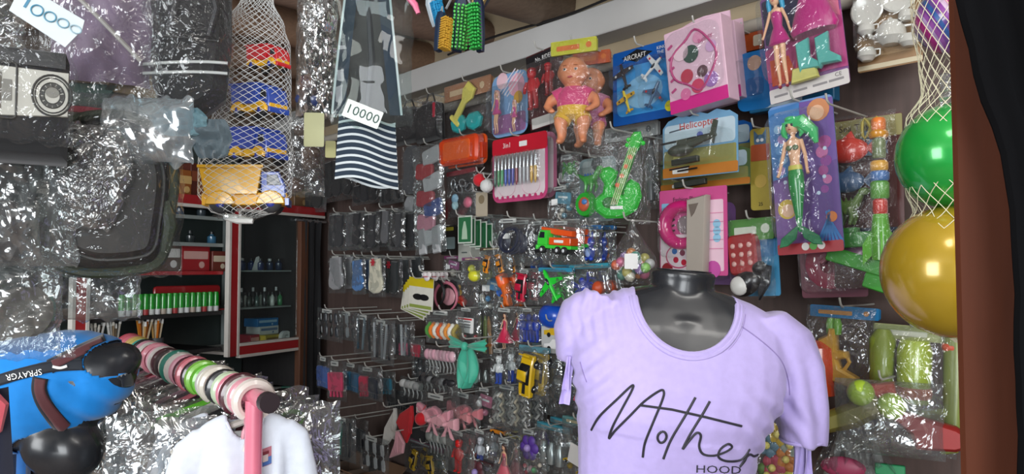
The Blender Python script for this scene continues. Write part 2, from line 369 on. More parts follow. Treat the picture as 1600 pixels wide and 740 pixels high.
for px, k, w, h, c, lb, bd in ((262, 2, .12, .11, '#5b4a3e', 'dark brown box with white oval print on red edged shelf', '#d8d8d4'), (306, 2, .13, .10, '#a3252b', 'red box with pale lettering on red edged shelf', '#d6a8a0'), (343, 2, .07, .08, '#7a3a30', 'small maroon and cream box beside the white cabinet stile', '#e2d3b8'),
                               (285, 3, .15, .05, '#b9bdb8', 'flat grey white box behind the green bottles', '#50565a'), (225, 3, .10, .055, '#a9aaa4', 'flat pale box behind left end of green bottles', '#70757a')):
    carton(px, k, w, h, c, lb, bd, yl=.17 if k == 3 else .06)
def jar(px, yl, z, h, r, c, cap, label, group, name='bottle', cat='bottle'):
    t = cthing(name, label, cat, px, yl, z + .0005, group); mb = MB()
    mb.lathe([(r * .9, 0), (r, h * .05), (r, h * .62), (r * .45, h * .74), (r * .42, h * .8)], (0, 0, 0), mat(c, .25, kind='gloss'), 10); mb.build('body', t)
    mb = MB(); mb.lathe([(r * .5, h * .8), (r * .5, h), (r * .3, h * 1.01)], (0, 0, 0), mat(cap, .35), 10); mb.build('cap', t)
for i in range(5): jar(262 + i * 17, .09, shz[0 if i % 2 else 1], .05, .018, ('#39464a', '#3a5a78', '#2c3436', '#45525a', '#3e6f8e')[i], '#202426', ('dark grey jar on upper glass shelf nearest backpack', 'blue jar on top glass shelf', 'black jar on second glass shelf', 'slate jar on top glass shelf beside net of trucks', 'blue jar on second glass shelf near the white stile')[i], None, 'jar', 'jar')
# row of green bottles
n = 17
for i in range(n):
    px = 192 + i * (338 - 192) / (n - 1); t = cthing('green_tube', 'bright green tube, ' + ORD[i] + ' from the left in the row', 'tube', px, .06, shz[3] + .001, 'row of green tubes in the cabinet'); h = .075; r = .0125
    mb = MB(); mb.lathe([(r, .02), (r, h * .8), (r * .8, h), (r * .3, h * 1.02)], (0, 0, 0), mat('#1fa02c', .25, kind='gloss'), 10); mb.build('body', t)
    mb = MB(); mb.lathe([(r * .9, 0), (r * .95, .02)], (0, 0, 0), mat(('#d8dcd8', '#e6e6e6', '#c7b8a8', '#d8dcd8', '#b34040')[i % 5], .4), 10); mb.build('cap', t)
t = cthing('red_tray', 'red cardboard tray behind row of green tubes', 'tray', 300, .10, shz[3] + .001); mb = MB(); mb.box((0, .02, .05), (.3, .012, .10), RD); mb.box((0, -.01, .004), (.3, .06, .006), RD); mb.build('tray', t)
# pots of brushes and pencils
for j, (px, lb) in enumerate(((152, 'leftmost pot of white tipped pens on dark counter'), (180, 'pot of pens behind the blue dress form shoulder'), (226, 'pot of orange pencils on dark cabinet counter'), (246, 'pot of pale wooden brushes nearest the white stile'))):
    t = cthing('pencil_pot', lb, 'pencil pot', px, .05, shz[4] + .001); mb = MB(); mb.lathe([(.024, 0), (.027, .055), (.024, .055), (.022, .01)], (0, 0, 0), mat('#4a4d50', .4), 14); mb.build('pot', t)
    for i in range(9):
        a = 2.4 * i; r = .016 * math.sqrt(i / 9); hx = 1.9; z = .10 + .02 * rnd.random(); p0 = Vector((r * math.cos(a) * .6, r * math.sin(a) * .6, .02)); p1 = Vector((r * math.cos(a) * hx + .006 * rnd.uniform(-1, 1), r * math.sin(a) * hx, z))
        mb = MB(); mb.tube([p0, p1], .0035, mat(rnd.choice(['#d88a30', '#c9a060', '#d8c8a8', '#c87020'] if j > 1 else ['#d8d8d4', '#b8b4aa', '#8a7860']), .4), 6)
        mb.tube([p1, p1 + (p1 - p0).normalized() * .016], [.0048, .003], mat(rnd.choice(['#e8e4d8', '#d0ccc0', '#f0f0ec']), .5), 6); mb.build('pencil', t)
# behind the glass door
for k, (z, cs) in enumerate(((dz[0], ['#1d2c55', '#24407a', '#1d2c55', '#2b3c5c', '#20304c', '#1d2c55']), (dz[1], ['#23302e', '#cfd4cc', '#2a3c34', '#202628', '#39504a', '#b8c4b8', '#20282a', '#2d5a48', '#c8ccc4', '#1c2226', '#3f8a58', '#23302e', '#d0d0cc']))):
    for i, c in enumerate(cs):
        jar(378 + i * (72 / max(1, len(cs) - 1)), .08 + .03 * (i % 2), z, .05 if k == 0 else .058 + .02 * (i % 3 == 0), .016 if k == 0 else .011, c, '#16181a' if i % 3 else '#c8c8c8',
            ('dark blue jar behind cabinet door, ' if k == 0 else ('white' if c[1] in 'cdb' else 'green' if c in ('#3f8a58', '#2d5a48') else 'dark') + ' polish bottle behind cabinet door, ') + ORD[i] + ' from left on ' + ('upper shelf' if k == 0 else 'lower shelf'), ('jars' if k == 0 else 'polish bottles') + ' behind the glass door', 'jar' if k == 0 else 'polish_bottle', 'jar' if k == 0 else 'bottle')
zf = zb + .013
carton(422, 0, .11, .035, '#d9dcd8', 'white flat box at bottom of glass door cabinet', '#7088a8', z=zf + .045, yl=.1)
carton(430, 0, .10, .045, '#c8b23a', 'yellow box on bottom board of glass door cabinet', '#8a6a20', z=zf, yl=.06)
carton(420, 0, .12, .035, '#2078b8', 'bright blue box stacked on white box behind the glass door', '#a8d0e8', z=zf + .08, yl=.1)
carton(400, 0, .05, .05, '#b03040', 'small red box behind glass door beside yellow box', '#e8a8a0', z=zf, yl=.09)
t = cthing('tape_roll', 'white roll of tape standing behind the glass door', 'tape roll', 447, .05, zf + .03); mb = MB(); mb.lathe([(.014, -.01), (.03, -.01), (.03, .01), (.014, .01), (.014, -.01)], (0, 0, 0), WHITE, 18, R=RX90); mb.build('roll', t)
t = cthing('paper_cone', 'folded white paper standing on top shelf behind glass door', 'paper', 403, .08, dz[0]); mb = MB(); mb.slab([(-.03, 0), (.03, 0), (.005, .06), (-.008, .055)], 0, .004, WHITE); mb.build('sheet', t)
for i, (px, c) in enumerate(((395, '#3a5a4c'), (425, '#c8ccc8'), (445, '#2f6a5a'))):
    t = cthing('magazine', ('dark green folder lying on board below glass door', 'white folded sheet lying below glass door', 'teal folder lying below glass door near brown post')[i], 'folder', px, .1, zb - .174, turn=.3 * i); mb = MB(); mb.T = Matrix.Rotation(-PI / 2, 4, 'X'); mb.box((0, 0, 0), (.13, .008, .09), mat(c, .4), b=.03); mb.build('cover', t)
# black panel beside the cabinet
p = CP(484, HOR, .02); p.z = 0
mb = MB(); hgt = P(484, 345, p.y).z
def fn(u, v): return (-.05 + .11 * u, -.012 * math.sin(u * 14) - .01 * nz(u * 3, v * 5), .25 + v * (hgt - .25))
mb.grid(fn, 24, 30, mat('#1a1a1d', .7, kind='fabric')); mb.grid(lambda u, v: (fn(1 - u, v)[0], fn(1 - u, v)[1] + .012, fn(1 - u, v)[2]), 24, 30, mat('#1a1a1d', .7, kind='fabric'))
t = thing('black_curtain', 'narrow black curtain hanging between cabinet and sock display', 'curtain', p, CYAW); mb.build('cloth', t)
mb = MB(); mb.tube([(-.09, 0, hgt), (.1, 0, hgt)], .006, CHROME); mb.build('rod', t)
for k in range(5): mb = MB(); mb.tube([(-.04 + .022 * k + .008 * math.cos(a), .0, hgt + .008 * math.sin(a)) for a in [i * PI / 5 for i in range(10)]], .0018, CHROME, 5, True); mb.build('ring', t)
# ================================================================== post standing in for a finger on the right, close to the camera
p = P(1493, HOR, .46); p.z = 0; t = thing('finger_stand_in', 'brown wooden post standing in for a finger at right edge of view', 'post', p, -.56)
mb = MB(); mb.slab(rr(.07, 2.38, .004, 2, cx=.035, cz=1.19), 0, .06, mat('#5f301c', .65, kind='wood', spec=.2), .003); mb.build('timber', t)
p = P(1580, HOR, .42); p.z = 0; t = thing('dark_drape', 'black cloth hanging over brown post at right edge', 'cloth', p, -.56)
def fn(u, v):
    z = .9 + v * .95; e = .024 * min(1, max(0, (z - 1.53) / .12)) ** 1.3 - .0 * (z < 1.52) * min(1, (1.52 - z) / .15) + .003 * nz(v * 25, 1); x = -e + u * (.075 + e); return (x, -.012 - .006 * math.sin(u * 20 + v) - .004 * nz(u * 4, v * 16), z)
mb = MB(); mb.grid(fn, 30, 60, mat('#08080a', .95, spec=.1)); mb.grid(lambda u, v: tuple(Vector(fn(1 - u, v)) + Vector((0, .008, 0))), 30, 60, mat('#08080a', .95, spec=.1)); mb.build('cloth', t)
# ================================================================== packs on hooks
def slot(name, label, cat, box, off=.12, yaw=None, roll=0, depth=None, group=None):
    """an Empty where a pack hangs: box = its left, top, right, bottom edge in the photo, off = metres in front of the toy wall"""
    x0, y0, x1, y1 = box; xc = (x0 + x1) / 2; yc = (y0 + y1) / 2
    if depth is None:
        o = WP(xc, y0, off); yaw = WYAW if yaw is None else yaw; q = WP(xc, yc, off)
    else: o = P(xc, y0, depth); yaw = 0 if yaw is None else yaw; q = P(xc, yc, depth)
    n = Vector((-math.sin(yaw), math.cos(yaw), 0)); a, b = hit(x0, yc, q, n), hit(x1, yc, q, n)
    w = (b - a).length; h = (hit(xc, y0, q, n) - hit(xc, y1, q, n)).length
    t = thing(name, label, cat, o, yaw, group, roll); return t, w, h
PEGS = []
def hook(t, off, short, dx=0, up=.012, ln=None):
    PEGS.append((t, off, short, dx, up, ln))
def make_hooks():
    mt = WIRE
    for t, off, short, dx, up, ln in PEGS:
        p = t.matrix_world @ Vector((dx, 0, -.0)); d = (p - WQ).dot(WN) ; L = ln or d + .035
        base = p - WN * d; base.z = p.z + up - .012; mb = MB(); z = base.z
        mb.tube([base, base + WN * L * .96, base + WN * L + Vector((0, 0, .006)), base + WN * (L + .004) + Vector((0, 0, .018))], .0022, mt, 6)
        tag(mb.build('display_hook'), ' '.join(('white wire hook holding the ' + short).split()[:16]), 'hook', 'wire hooks on the toy wall')
def pillow(w, h, t, seed, top=0., amp=.0035, flat_top=True):
    """front and back sheets of a filled clear bag, y from -t to 0"""
    def prof(u, v):
        a = max(0, math.sin(PI * u)) ** .45; b = max(0, math.sin(PI * min(1, max(0, v * 1.02)))) ** .4; return a * b
    def f(side):
        def g(u, v):
            uu = u if side else 1 - u; x = (uu - .5) * w; z = -v * h; k = prof(uu, v)
            e = .004 * nz(z * 30, seed) if uu in (0, 1) else 0
            d = ridg(x * 22 + seed, z * 22) - .35
            y = -t * .5 - (t * .5 * k + d * amp * 2 * (k > .05)) * (1 if side else -1)
            return (x + e, y, z)
        return g
    return f
def bag(t, w, h, th=.03, seed=None, m=None, amp=.0035, name='plastic_bag', res=14):
    seed = rnd.random() * 50 if seed is None else seed; mb = MB(); f = pillow(w, h, th, seed, amp=amp); m = m or FILM
    r2 = max(6, int(res * h / max(w, .01))); r2 = min(r2, 40)
    mb.grid(f(True), res, r2, m); mb.grid(f(False), max(4, res // 2), max(4, r2 // 2), m); return mb.build(name, t, ang=60)
def header(t, w, hh, c, txt=None, c2='#f2f2ee', y=-.016, tc='#ffffff', over=0.0):
    mb = MB(); mb.slab(rr(w, hh, .003, cz=-hh / 2 + over), y - .002, y + .002, mat(c, .35, kind='print'))
    mb.slab(rr(w * .98, hh * .9, .003, cz=-hh / 2 + over), y + .01, y + .012, mat(c, .35, kind='print'))
    if c2: mb.flat(rr(w * .5, hh * .35, .002, cx=-w * .12, cz=-hh * .55 + over), y - .0026, mat(c2, .4)); mb.flat(circ(w * .33, -hh * .5 + over, hh * .22, 10), y - .0026, mat(c2, .4))
    mb.build('header_card', t)
def card(t, w, h, c, art=None, r=.006, y=0, name='backing_card', th=.0015, kind='print', outline=None):
    mb = MB(); mb.slab(outline or rr(w, h, r, cz=-h / 2), y - th, y, mat(c, .3, kind=kind)); Y = y - th - .0006
    if art: art(mb, w, h, Y)
    return mb.build(name, t)
def blister(t, w, h, d, cx=0, cz=0, y=-.002, name='blister', m=None):
    """clear moulded cover"""
    mb = MB(); o = rr(w, h, min(w, h) * .2, 4, cx=cx, cz=cz); n = len(o); vs = []; rings = [(1.0, y), (.98, y - d * .7), (.9, y - d * .97)]
    for k, yy in rings: vs += [(cx + (a - cx) * k, yy, cz + (b - cz) * k) for a, b in o]
    fs = [(k * n + i, k * n + (i + 1) % n, (k + 1) * n + (i + 1) % n, (k + 1) * n + i) for k in range(2) for i in range(n)] + [tuple(range(2 * n, 3 * n))]
    mb.add(vs, fs, m or BLIS); return mb.build(name, t)
def stack(t, step, label, dx=.012, dz=.01):
    p = t.matrix_world.translation - WN * step + WX * rnd.uniform(.3, 1) * dx + Vector((0, 0, rnd.uniform(-.3, 1) * dz)); copy_tree(t, p, ' '.join(label.split()[:16]))
# ------------------------------------------------------------------ toys (drawn about their own centre, then placed with T)
def TT(x=0, z=0, y=0, ang=0, s=1, rx=0, rz=0):
    return Matrix.Translation((x, y, z)) @ Matrix.Rotation(-ang, 4, 'Y') @ Matrix.Rotation(rz, 4, 'Z') @ Matrix.Rotation(rx, 4, 'X') @ Matrix.Scale(s, 4)
def toy_car(t, T, c, L=.1, name='toy_car', racing=False, wheelc='#18181a'):
    """side towards the room when rx=0, roof towards the room when rx=-90"""
    m = mat(c, .25, kind='gloss'); mb = MB(T); l = L / 2; h = L * .26; wd = L * .4
    o = [(-l, .1 * h), (-l, .5 * h), (-.62 * l, .62 * h), (-.3 * l, .66 * h), (.45 * l, .66 * h), (.9 * l, .55 * h), (l, .4 * h), (l, .1 * h), (.8 * l, 0), (-.85 * l, 0)]
    mb.slab([(a, b) for a, b in o], -wd / 2, wd / 2, m, L * .03)
    mb.slab([(-.42 * l, .62 * h), (-.18 * l, 1.08 * h), (.3 * l, 1.08 * h), (.58 * l, .62 * h)], -wd * .4, wd * .4, mat('#16181c', .15, kind='gloss'), L * .025)
    mb.slab([(-.22 * l, 1.02 * h), (-.15 * l, 1.14 * h), (.24 * l, 1.14 * h), (.32 * l, 1.02 * h)], -wd * .37, wd * .37, m, L * .012)
    mb.slab([(.82 * l, .55 * h), (.98 * l, 1. * h), (1.04 * l, 1. * h), (.92 * l, .5 * h)], -wd * .46, wd * .46, m, .001)
    for s in (-1, 1): mb.box((-.9 * l, s * wd * .3, .45 * h), (.12 * l, wd * .2, .14 * h), mat('#f2f0e0', .2))
    mb.box((-.6 * l, 0, .64 * h), (.5 * l, wd * .25, .04 * h), mat('#202024', .4))
    b = mb.build(name, t)
    for sx in (-.58, .6):
        for sy in (-1, 1):
            w = MB(T); w.lathe([(.0, -.12 * wd), (L * .085, -.12 * wd), (L * .1, -.06 * wd), (L * .1, .06 * wd), (L * .085, .12 * wd), (0, .12 * wd)], (sx * l, sy * wd * .42, .05 * h), mat(wheelc, .5), 12, R=RX90); w.ell((sx * l, sy * wd * .5, .05 * h), (L * .04, .004, L * .04), CHROME, 8, 5); w.build('wheel', b)
    return b
def toy_truck(t, T, cc, cb, L=.11, crane=False, name='toy_truck', chas=None):
    l = L / 2; wd = L * .42; mb = MB(T); m = mat(cc, .3, kind='gloss')
    mb.box((0, 0, (.17 if chas else .15) * L), (L * .98, wd * .9, (.15 if chas else .07) * L), mat(chas or cc, .4)); mb.box((-l * .98, 0, .13 * L), (.05 * L, wd, .09 * L), m)
    mb.slab([(-l * .95, .18 * L), (-l * .95, .32 * L), (-l * .8, .5 * L), (-l * .38, .5 * L), (-l * .38, .18 * L)], -wd / 2, wd / 2, m, L * .015)
    mb.slab([(-l * .86, .33 * L), (-l * .77, .46 * L), (-l * .52, .46 * L), (-l * .52, .33 * L)], -wd * .52, wd * .52, mat('#20262c', .15), .001)
    if chas:
        for sx in (-.6, .55): mb.slab([(sx * l + L * .17 * math.cos(a), L * .1 + L * .17 * math.sin(a)) for a in [PI * i / 8 for i in range(9)]], -wd * .62, wd * .62, mat(chas, .35, kind='gloss'), .002)
    b = mb.build(name, t); mb = MB(T); k = mat(cb, .3, kind='gloss')
    if crane:
        mb.box((.32 * l, 0, .27 * L), (.62 * L, wd * .9, .16 * L), k); mb.slab([(-l * .95, .5 * L), (-l * .95, .57 * L), (.85 * l, .5 * L), (.85 * l, .38 * L), (-.1 * l, .4 * L)], -wd * .25, wd * .25, k, .002)
        mb.box((.3 * l, -wd * .47, .27 * L), (.26 * L, .003, .06 * L), WHITE); mb.build('crane_arm', b)
    else:
        mb.slab([(-.3 * l, .22 * L), (-.42 * l, .56 * L), (1.02 * l, .56 * L), (.9 * l, .22 * L)], -wd * .56, wd * .56, k, L * .012)
        for x in (-.2, .05, .3, .55, .8): mb.box((x * l, -wd * .58, .39 * L), (.02 * L, .006, .3 * L), k)
        mb.box((.3 * l, 0, .56 * L), (1.5 * l, wd * 1.25, .035 * L), k); mb.box((.3 * l, 0, .577 * L), (1.36 * l, wd * 1.0, .006 * L), mat('#7a5a10', .6)); mb.build('tipper', b)
    for sx in (-.62, .28, .66) if crane else (-.6, .55):
        for sy in (-1, 1):
            w = MB(T); R_ = L * (.085 if crane else .13); w.lathe([(0, -.13 * wd), (R_ * .8, -.13 * wd), (R_, -.08 * wd), (R_, .08 * wd), (R_ * .8, .13 * wd), (0, .13 * wd)], (sx * l, sy * wd * .45, R_ * .95), mat('#1c1c1e', .6), 14, R=RX90)
            w.ell((sx * l, sy * wd * .56, R_ * .95), (R_ * .5, .003, R_ * .5), mat('#c8ccd0', .3) if crane else mat('#2c3a90', .4), 10, 5); w.build('wheel', b)
    return b
def toy_plane(t, T, c, cw, L=.11, jet=False, prop=True, name='toy_plane', cn=None):
    """seen from above: nose up (z), wings along x"""
    m = mat(c, .3, kind='gloss'); w = mat(cw, .3, kind='gloss'); mb = MB(T)
    mb.lathe([(.0, -L * .5), (L * .035, -L * .48), (L * .06, -L * .1), (L * .075, L * .2), (L * .06, L * .42), (.003, L * .5)], (0, 0, 0), m, 12)
    mb.ell((0, -L * .06, L * .12), (L * .045, L * .05, L * .12), mat('#1c2430', .1, kind='gloss'), 10, 6)
    wing = [(0, .24), (.5, .0), (.5, -.1), (0, -.02)] if jet else [(0, .3), (.5, .24), (.5, .1), (0, .08)]
    for s in (-1, 1):
        mb.slab([(s * a * L, b * L) for a, b in wing], -L * .015, L * .015, w, .001); mb.slab([(s * a * L, b * L) for a, b in [(0, -.34), (.2, -.4), (.2, -.48), (0, -.46)]], -L * .012, L * .012, w, .001)
        mb.flat(circ(s * .34 * L, (.0 if jet else .17) * L, L * .045, 10), -L * .017, mat(cn or '#c02830', .4))
    mb.box((0, -L * .06, -L * .42), (L * .02, L * .14, L * .12), w)
    b = mb.build(name, t)
    if prop: q = MB(T); q.box((0, 0, L * .51), (L * .3, L * .01, L * .02), mat('#26282c', .4)); q.ell((0, 0, L * .51), L * .025, RED, 8, 6); q.build('propeller', b)
    return b
def doll(t, T, H, dress, hair, skin='#e2b18e', dress_h=.34, shoes=None, arms=.5, tail=None, hairlen=.2, wide=.5, bottom=None):
    """slim fashion doll facing the room, feet at z=0, head top at z=H"""
    sk = mat(skin, .4); mb = MB(T); r = H
    mb.ell((0, 0, .915 * r), (.052 * r, .05 * r, .068 * r), sk, 14, 10); mb.tube([(0, 0, .86 * r), (0, 0, .80 * r)], .017 * r, sk, 8)
    mb.lathe([(.02 * r, .83 * r), (.06 * r, .80 * r), (.05 * r, .72 * r), (.036 * r, .64 * r), (.058 * r, .55 * r), (.05 * r, .50 * r), (.02 * r, .49 * r)][::-1], (0, 0, 0), sk, 12, sy=.6)
    for s in (-1, 1):
        mb.tube([(s * .058 * r, 0, .80 * r), (s * (.085 + .05 * arms) * r, -.01 * r, .68 * r), (s * (.10 + .10 * arms) * r, -.04 * r, .56 * r), (s * (.11 + .11 * arms) * r, -.05 * r, .53 * r)], [.018 * r, .014 * r, .011 * r, .013 * r], sk, 8)
        if not tail: mb.tube([(s * .03 * r, 0, .52 * r), (s * .034 * r, -.005, .28 * r), (s * .036 * r, 0, .06 * r), (s * .038 * r, -.03 * r, .02 * r)], [.034 * r, .024 * r, .013 * r, .014 * r], sk, 8)
    b = mb.build('body', t); mb = MB(T)
    for s in (-1, 1): mb.ell((s * .02 * r, -.047 * r, .92 * r), (.011 * r, .005 * r, .012 * r), mat('#20242c', .2), 8, 6)
    mb.ell((0, -.05 * r, .885 * r), (.012 * r, .004 * r, .005 * r), mat('#c03048', .3), 8, 6); mb.ell((0, -.052 * r, .903 * r), (.005 * r, .006 * r, .007 * r), sk, 6, 5); mb.build('face', b)
    hm = mat(hair, .35, kind='gloss'); mb = MB(T)
    mb.ell((0, .012 * r, .935 * r), (.064 * r, .058 * r, .062 * r), hm, 14, 8); mb.ell((0, -.03 * r, .968 * r), (.045 * r, .03 * r, .022 * r), hm, 10, 6)
    for s in (-1, 1): mb.tube([(s * .05 * r, -.01 * r, .95 * r), (s * .068 * r, 0, .88 * r), (s * .07 * r, .01 * r, (.9 - hairlen * .6) * r), (s * .05 * r, .01 * r, (.9 - hairlen) * r)], [.022 * r, .026 * r, .022 * r, .008 * r], hm, 8)
    mb.build('hair', b)
    if tail:
        g = mat(tail, .25, kind='gloss'); mb = MB(T); mb.lathe([(.008 * r, .10 * r), (.022 * r, .16 * r), (.04 * r, .30 * r), (.062 * r, .45 * r), (.062 * r, .54 * r), (.045 * r, .60 * r)], (0, 0, 0), g, 16, sy=.7); mb.build('fish_tail', b)
        mb = MB(T)
        for s in (-1, 1): mb.slab([(0, .16 * r), (s * .05 * r, .13 * r), (s * .15 * r, .06 * r), (s * .17 * r, -.01 * r), (s * .10 * r, .0), (s * .03 * r, .05 * r)], -.012 * r, .0, mat('#3f8f62', .25, kind='glitter'), .002)
        mb.build('tail_fin', b); mb = MB(T)
        for s in (-1, 1): mb.ell((s * .025 * r, -.028 * r, .745 * r), (.026 * r, .018 * r, .022 * r), mat('#6a7f5a', .3, kind='glitter'), 10, 6)
        mb.lathe([(.058 * r, .575 * r), (.052 * r, .61 * r)], (0, 0, 0), mat('#c9c25a', .3), 14, sy=.7); mb.build('bikini_top', b)
    else:
        d = mat(dress, .35, kind='satin'); mb = MB(T); z0 = .8 - dress_h
        mb.lathe([(wide * .2 * r, (z0 - .02) * r), (wide * .26 * r, z0 * r), (wide * .2 * r, (z0 + .08) * r), (.046 * r, .63 * r), (.058 * r, .72 * r), (.05 * r, .80 * r)], (0, 0, 0), d, 20, sy=.65); mb.build('dress', b)
        if shoes:
            for s in (-1, 1): mb = MB(T); mb.ell((s * .037 * r, -.015 * r, .02 * r), (.017 * r, .03 * r, .02 * r), mat(shoes, .3), 8, 6); mb.build('shoe', b)
    return b
def figure(t, T, H, c1, c2, skin='#d8b090', name='toy_figure', hatc=None):
    """stocky toy figure"""
    mb = MB(T); a, b_ = mat(c1, .35), mat(c2, .35); s_ = mat(skin, .4)
    mb.ell((0, 0, .85 * H), (.12 * H, .11 * H, .13 * H), s_, 12, 8); mb.lathe([(.05 * H, .36 * H), (.15 * H, .42 * H), (.17 * H, .62 * H), (.1 * H, .73 * H)], (0, 0, 0), a, 12, sy=.65)
    for s in (-1, 1):
        mb.tube([(s * .15 * H, 0, .68 * H), (s * .23 * H, -.02 * H, .55 * H), (s * .2 * H, -.08 * H, .43 * H)], [.055 * H, .045 * H, .04 * H], a, 8); mb.tube([(s * .07 * H, 0, .42 * H), (s * .09 * H, 0, .2 * H), (s * .09 * H, 0, .03 * H)], [.075 * H, .06 * H, .05 * H], b_, 8)
        mb.ell((s * .095 * H, -.03 * H, .03 * H), (.055 * H, .08 * H, .035 * H), b_, 8, 6); mb.ell((s * .045 * H, -.1 * H, .87 * H), .016 * H, BLACK, 6, 5)
    o = mb.build(name, t)
    if hatc: mb = MB(T); mb.ell((0, .01 * H, .92 * H), (.13 * H, .12 * H, .09 * H), mat(hatc, .4), 12, 7); mb.build('hat', o)
    return o
def critter(t, T, S, c, kind='dino', c2=None, name=None):
    m = mat(c, .35, kind='gloss'); mb = MB(T)
    if kind == 'dino':
        mb.tube([(-.5 * S, 0, .28 * S), (-.25 * S, 0, .12 * S), (0, 0, .05 * S), (.2 * S, 0, .15 * S), (.3 * S, 0, .33 * S)], [.02 * S, .09 * S, .16 * S, .1 * S, .07 * S], m, 10); mb.ell((.36 * S, 0, .38 * S), (.12 * S, .07 * S, .08 * S), m)
        for x in (-.12, .1):
            for s in (-1, 1): mb.tube([(x * S, s * .07 * S, .05 * S), ((x + .05) * S, s * .11 * S, -.12 * S), (x * S, s * .1 * S, -.28 * S)], [.07 * S, .05 * S, .035 * S], m, 8)
        for i in range(5): mb.slab([((-.25 + i * .1) * S, .15 * S), ((-.2 + i * .1) * S, .28 * S), ((-.15 + i * .1) * S, .15 * S)], -.01 * S, .01 * S, mat(c2 or c, .4))
    elif kind == 'bunny':
        mb.ell((0, 0, .18 * S), (.2 * S, .13 * S, .2 * S), m); mb.ell((0, 0, -.18 * S), (.24 * S, .14 * S, .26 * S), m)
        for s in (-1, 1): mb.ell((s * .1 * S, 0, .42 * S), (.05 * S, .04 * S, .15 * S), m); mb.ell((s * .22 * S, -.06 * S, -.12 * S), (.07 * S, .06 * S, .12 * S), m); mb.ell((s * .13 * S, -.08 * S, -.42 * S), (.1 * S, .1 * S, .07 * S), m); mb.ell((s * .07 * S, -.125 * S, .2 * S), .022 * S, BLACK, 6, 5)
        mb.ell((0, -.12 * S, -.2 * S), (.13 * S, .05 * S, .16 * S), mat(c2 or '#9fb4e8', .4)); mb.ell((0, -.13 * S, .1 * S), (.07 * S, .03 * S, .04 * S), WHITE)
    elif kind == 'duck':
        mb.ell((0, 0, -.06 * S), (.32 * S, .2 * S, .22 * S), m); mb.ell((-.16 * S, 0, .2 * S), (.16 * S, .15 * S, .16 * S), m); mb.slab([(-.3 * S, .22 * S), (-.44 * S, .16 * S), (-.3 * S, .13 * S)], -.05 * S, .05 * S, mat('#e88a20', .4), .004); mb.slab([(.25 * S, .02 * S), (.42 * S, .2 * S), (.2 * S, .1 * S)], -.06 * S, .06 * S, m, .004)
    elif kind == 'spider':
        mb.ell((0, 0, 0), (.2 * S, .13 * S, .24 * S), m); mb.ell((0, -.02 * S, .24 * S), (.12 * S, .09 * S, .1 * S), m)
        for s in (-1, 1):
            for k in range(4): a = .9 - k * .6; mb.tube([(s * .12 * S, 0, .05 * S), (s * .34 * S, -.06 * S, .05 * S + .3 * S * math.sin(a) + .07 * S), (s * .48 * S, 0, .45 * S * math.sin(a) - .06 * S)], [.045 * S, .035 * S, .012 * S], m, 6)
    elif kind == 'fish':
        mb.ell((0, 0, 0), (.34 * S, .1 * S, .2 * S), m); mb.slab([(.28 * S, 0), (.5 * S, .2 * S), (.44 * S, 0), (.5 * S, -.2 * S)], -.02 * S, .02 * S, m, .002); mb.slab([(-.1 * S, .15 * S), (.08 * S, .3 * S), (.16 * S, .13 * S)], -.015 * S, .015 * S, mat(c2 or c, .4)); mb.ell((-.22 * S, -.08 * S, .05 * S), .03 * S, BLACK, 6, 5)
    return mb.build(name or {'dino': 'toy_dinosaur', 'bunny': 'toy_rabbit', 'duck': 'toy_duck', 'spider': 'toy_spider', 'fish': 'toy_fish'}[kind], t)
def sock(t, T, H, c, cuff=None, name='sock', W=None):
    W = W or H * .3; m = mat(c, .85, kind='fabric'); mb = MB(T)
    o = [(-W * .36, H * .5), (W * .36, H * .5), (W * .38, H * .1), (W * .5, -H * .2), (W * .46, -H * .4), (W * .2, -H * .5), (-W * .2, -H * .5), (-W * .46, -H * .4), (-W * .48, -H * .2), (-W * .38, H * .1)]
    mb.slab(o, -.006, .006, m, .004)
    if cuff: mb.slab(rr(W * .74, H * .16, .003, cz=H * .42), -.0075, .0075, mat(cuff, .85, kind='fabric'), .002)
    return mb.build(name, t)
def bow(t, T, S, c, name='bow'):
    m = mat(c, .4, kind='satin'); mb = MB(T)
    for s in (-1, 1):
        mb.slab([(0, 0), (s * .2 * S, .2 * S), (s * .5 * S, .26 * S), (s * .52 * S, -.14 * S), (s * .2 * S, -.12 * S)], -.012, .012, m, .006); mb.slab([(0, 0), (s * .1 * S, -.15 * S), (s * .34 * S, -.5 * S), (s * .16 * S, -.46 * S)], -.004, .004, m, .002)
    mb.ell((0, -.006, 0), (.08 * S, .018, .09 * S), m, 10, 6); return mb.build(name, t)
def gun(t, T, L, c, tank, name='water_gun'):
    m = mat(c, .3, kind='gloss'); mb = MB(T); l = L
    mb.slab([(-.5 * l, .18 * l), (-.5 * l, .10 * l), (-.16 * l, .06 * l), (-.1 * l, -.1 * l), (-.02 * l, -.12 * l), (.02 * l, .02 * l), (.2 * l, .0), (.28 * l, -.3 * l), (.44 * l, -.28 * l), (.38 * l, .05 * l), (.5 * l, .1 * l), (.46 * l, .2 * l), (.2 * l, .22 * l)], -.013, .013, m, .004)
    mb.tube([(.16 * l, 0, .02 * l), (.12 * l, 0, -.1 * l), (.22 * l, 0, -.13 * l)], .005, m); mb.lathe([(.014, -.52 * l), (.016, -.44 * l), (.016, .0)], (0, 0, .2 * l), m, 10, R=RY90)
    for k in range(4): mb.box((.05 * l + k * .05 * l, -.0135, .13 * l), (.012 * l, .003, .07 * l), m)
    o = mb.build(name, t); q = MB(T); q.lathe([(.012, -.18 * l), (.1 * l, -.14 * l), (.12 * l, 0), (.1 * l, .14 * l), (.04 * l, .18 * l)], (-.28 * l, 0, -.1 * l), mat(tank, .2, kind='gloss'), 14); q.build('water_tank', o)
    q = MB(T); q.lathe([(.02, -.03), (.02, .0), (.012, .012)], (-.5 * l, 0, .16 * l), mat('#e8602a', .3), 10, R=RY90); q.build('nozzle', o); return o
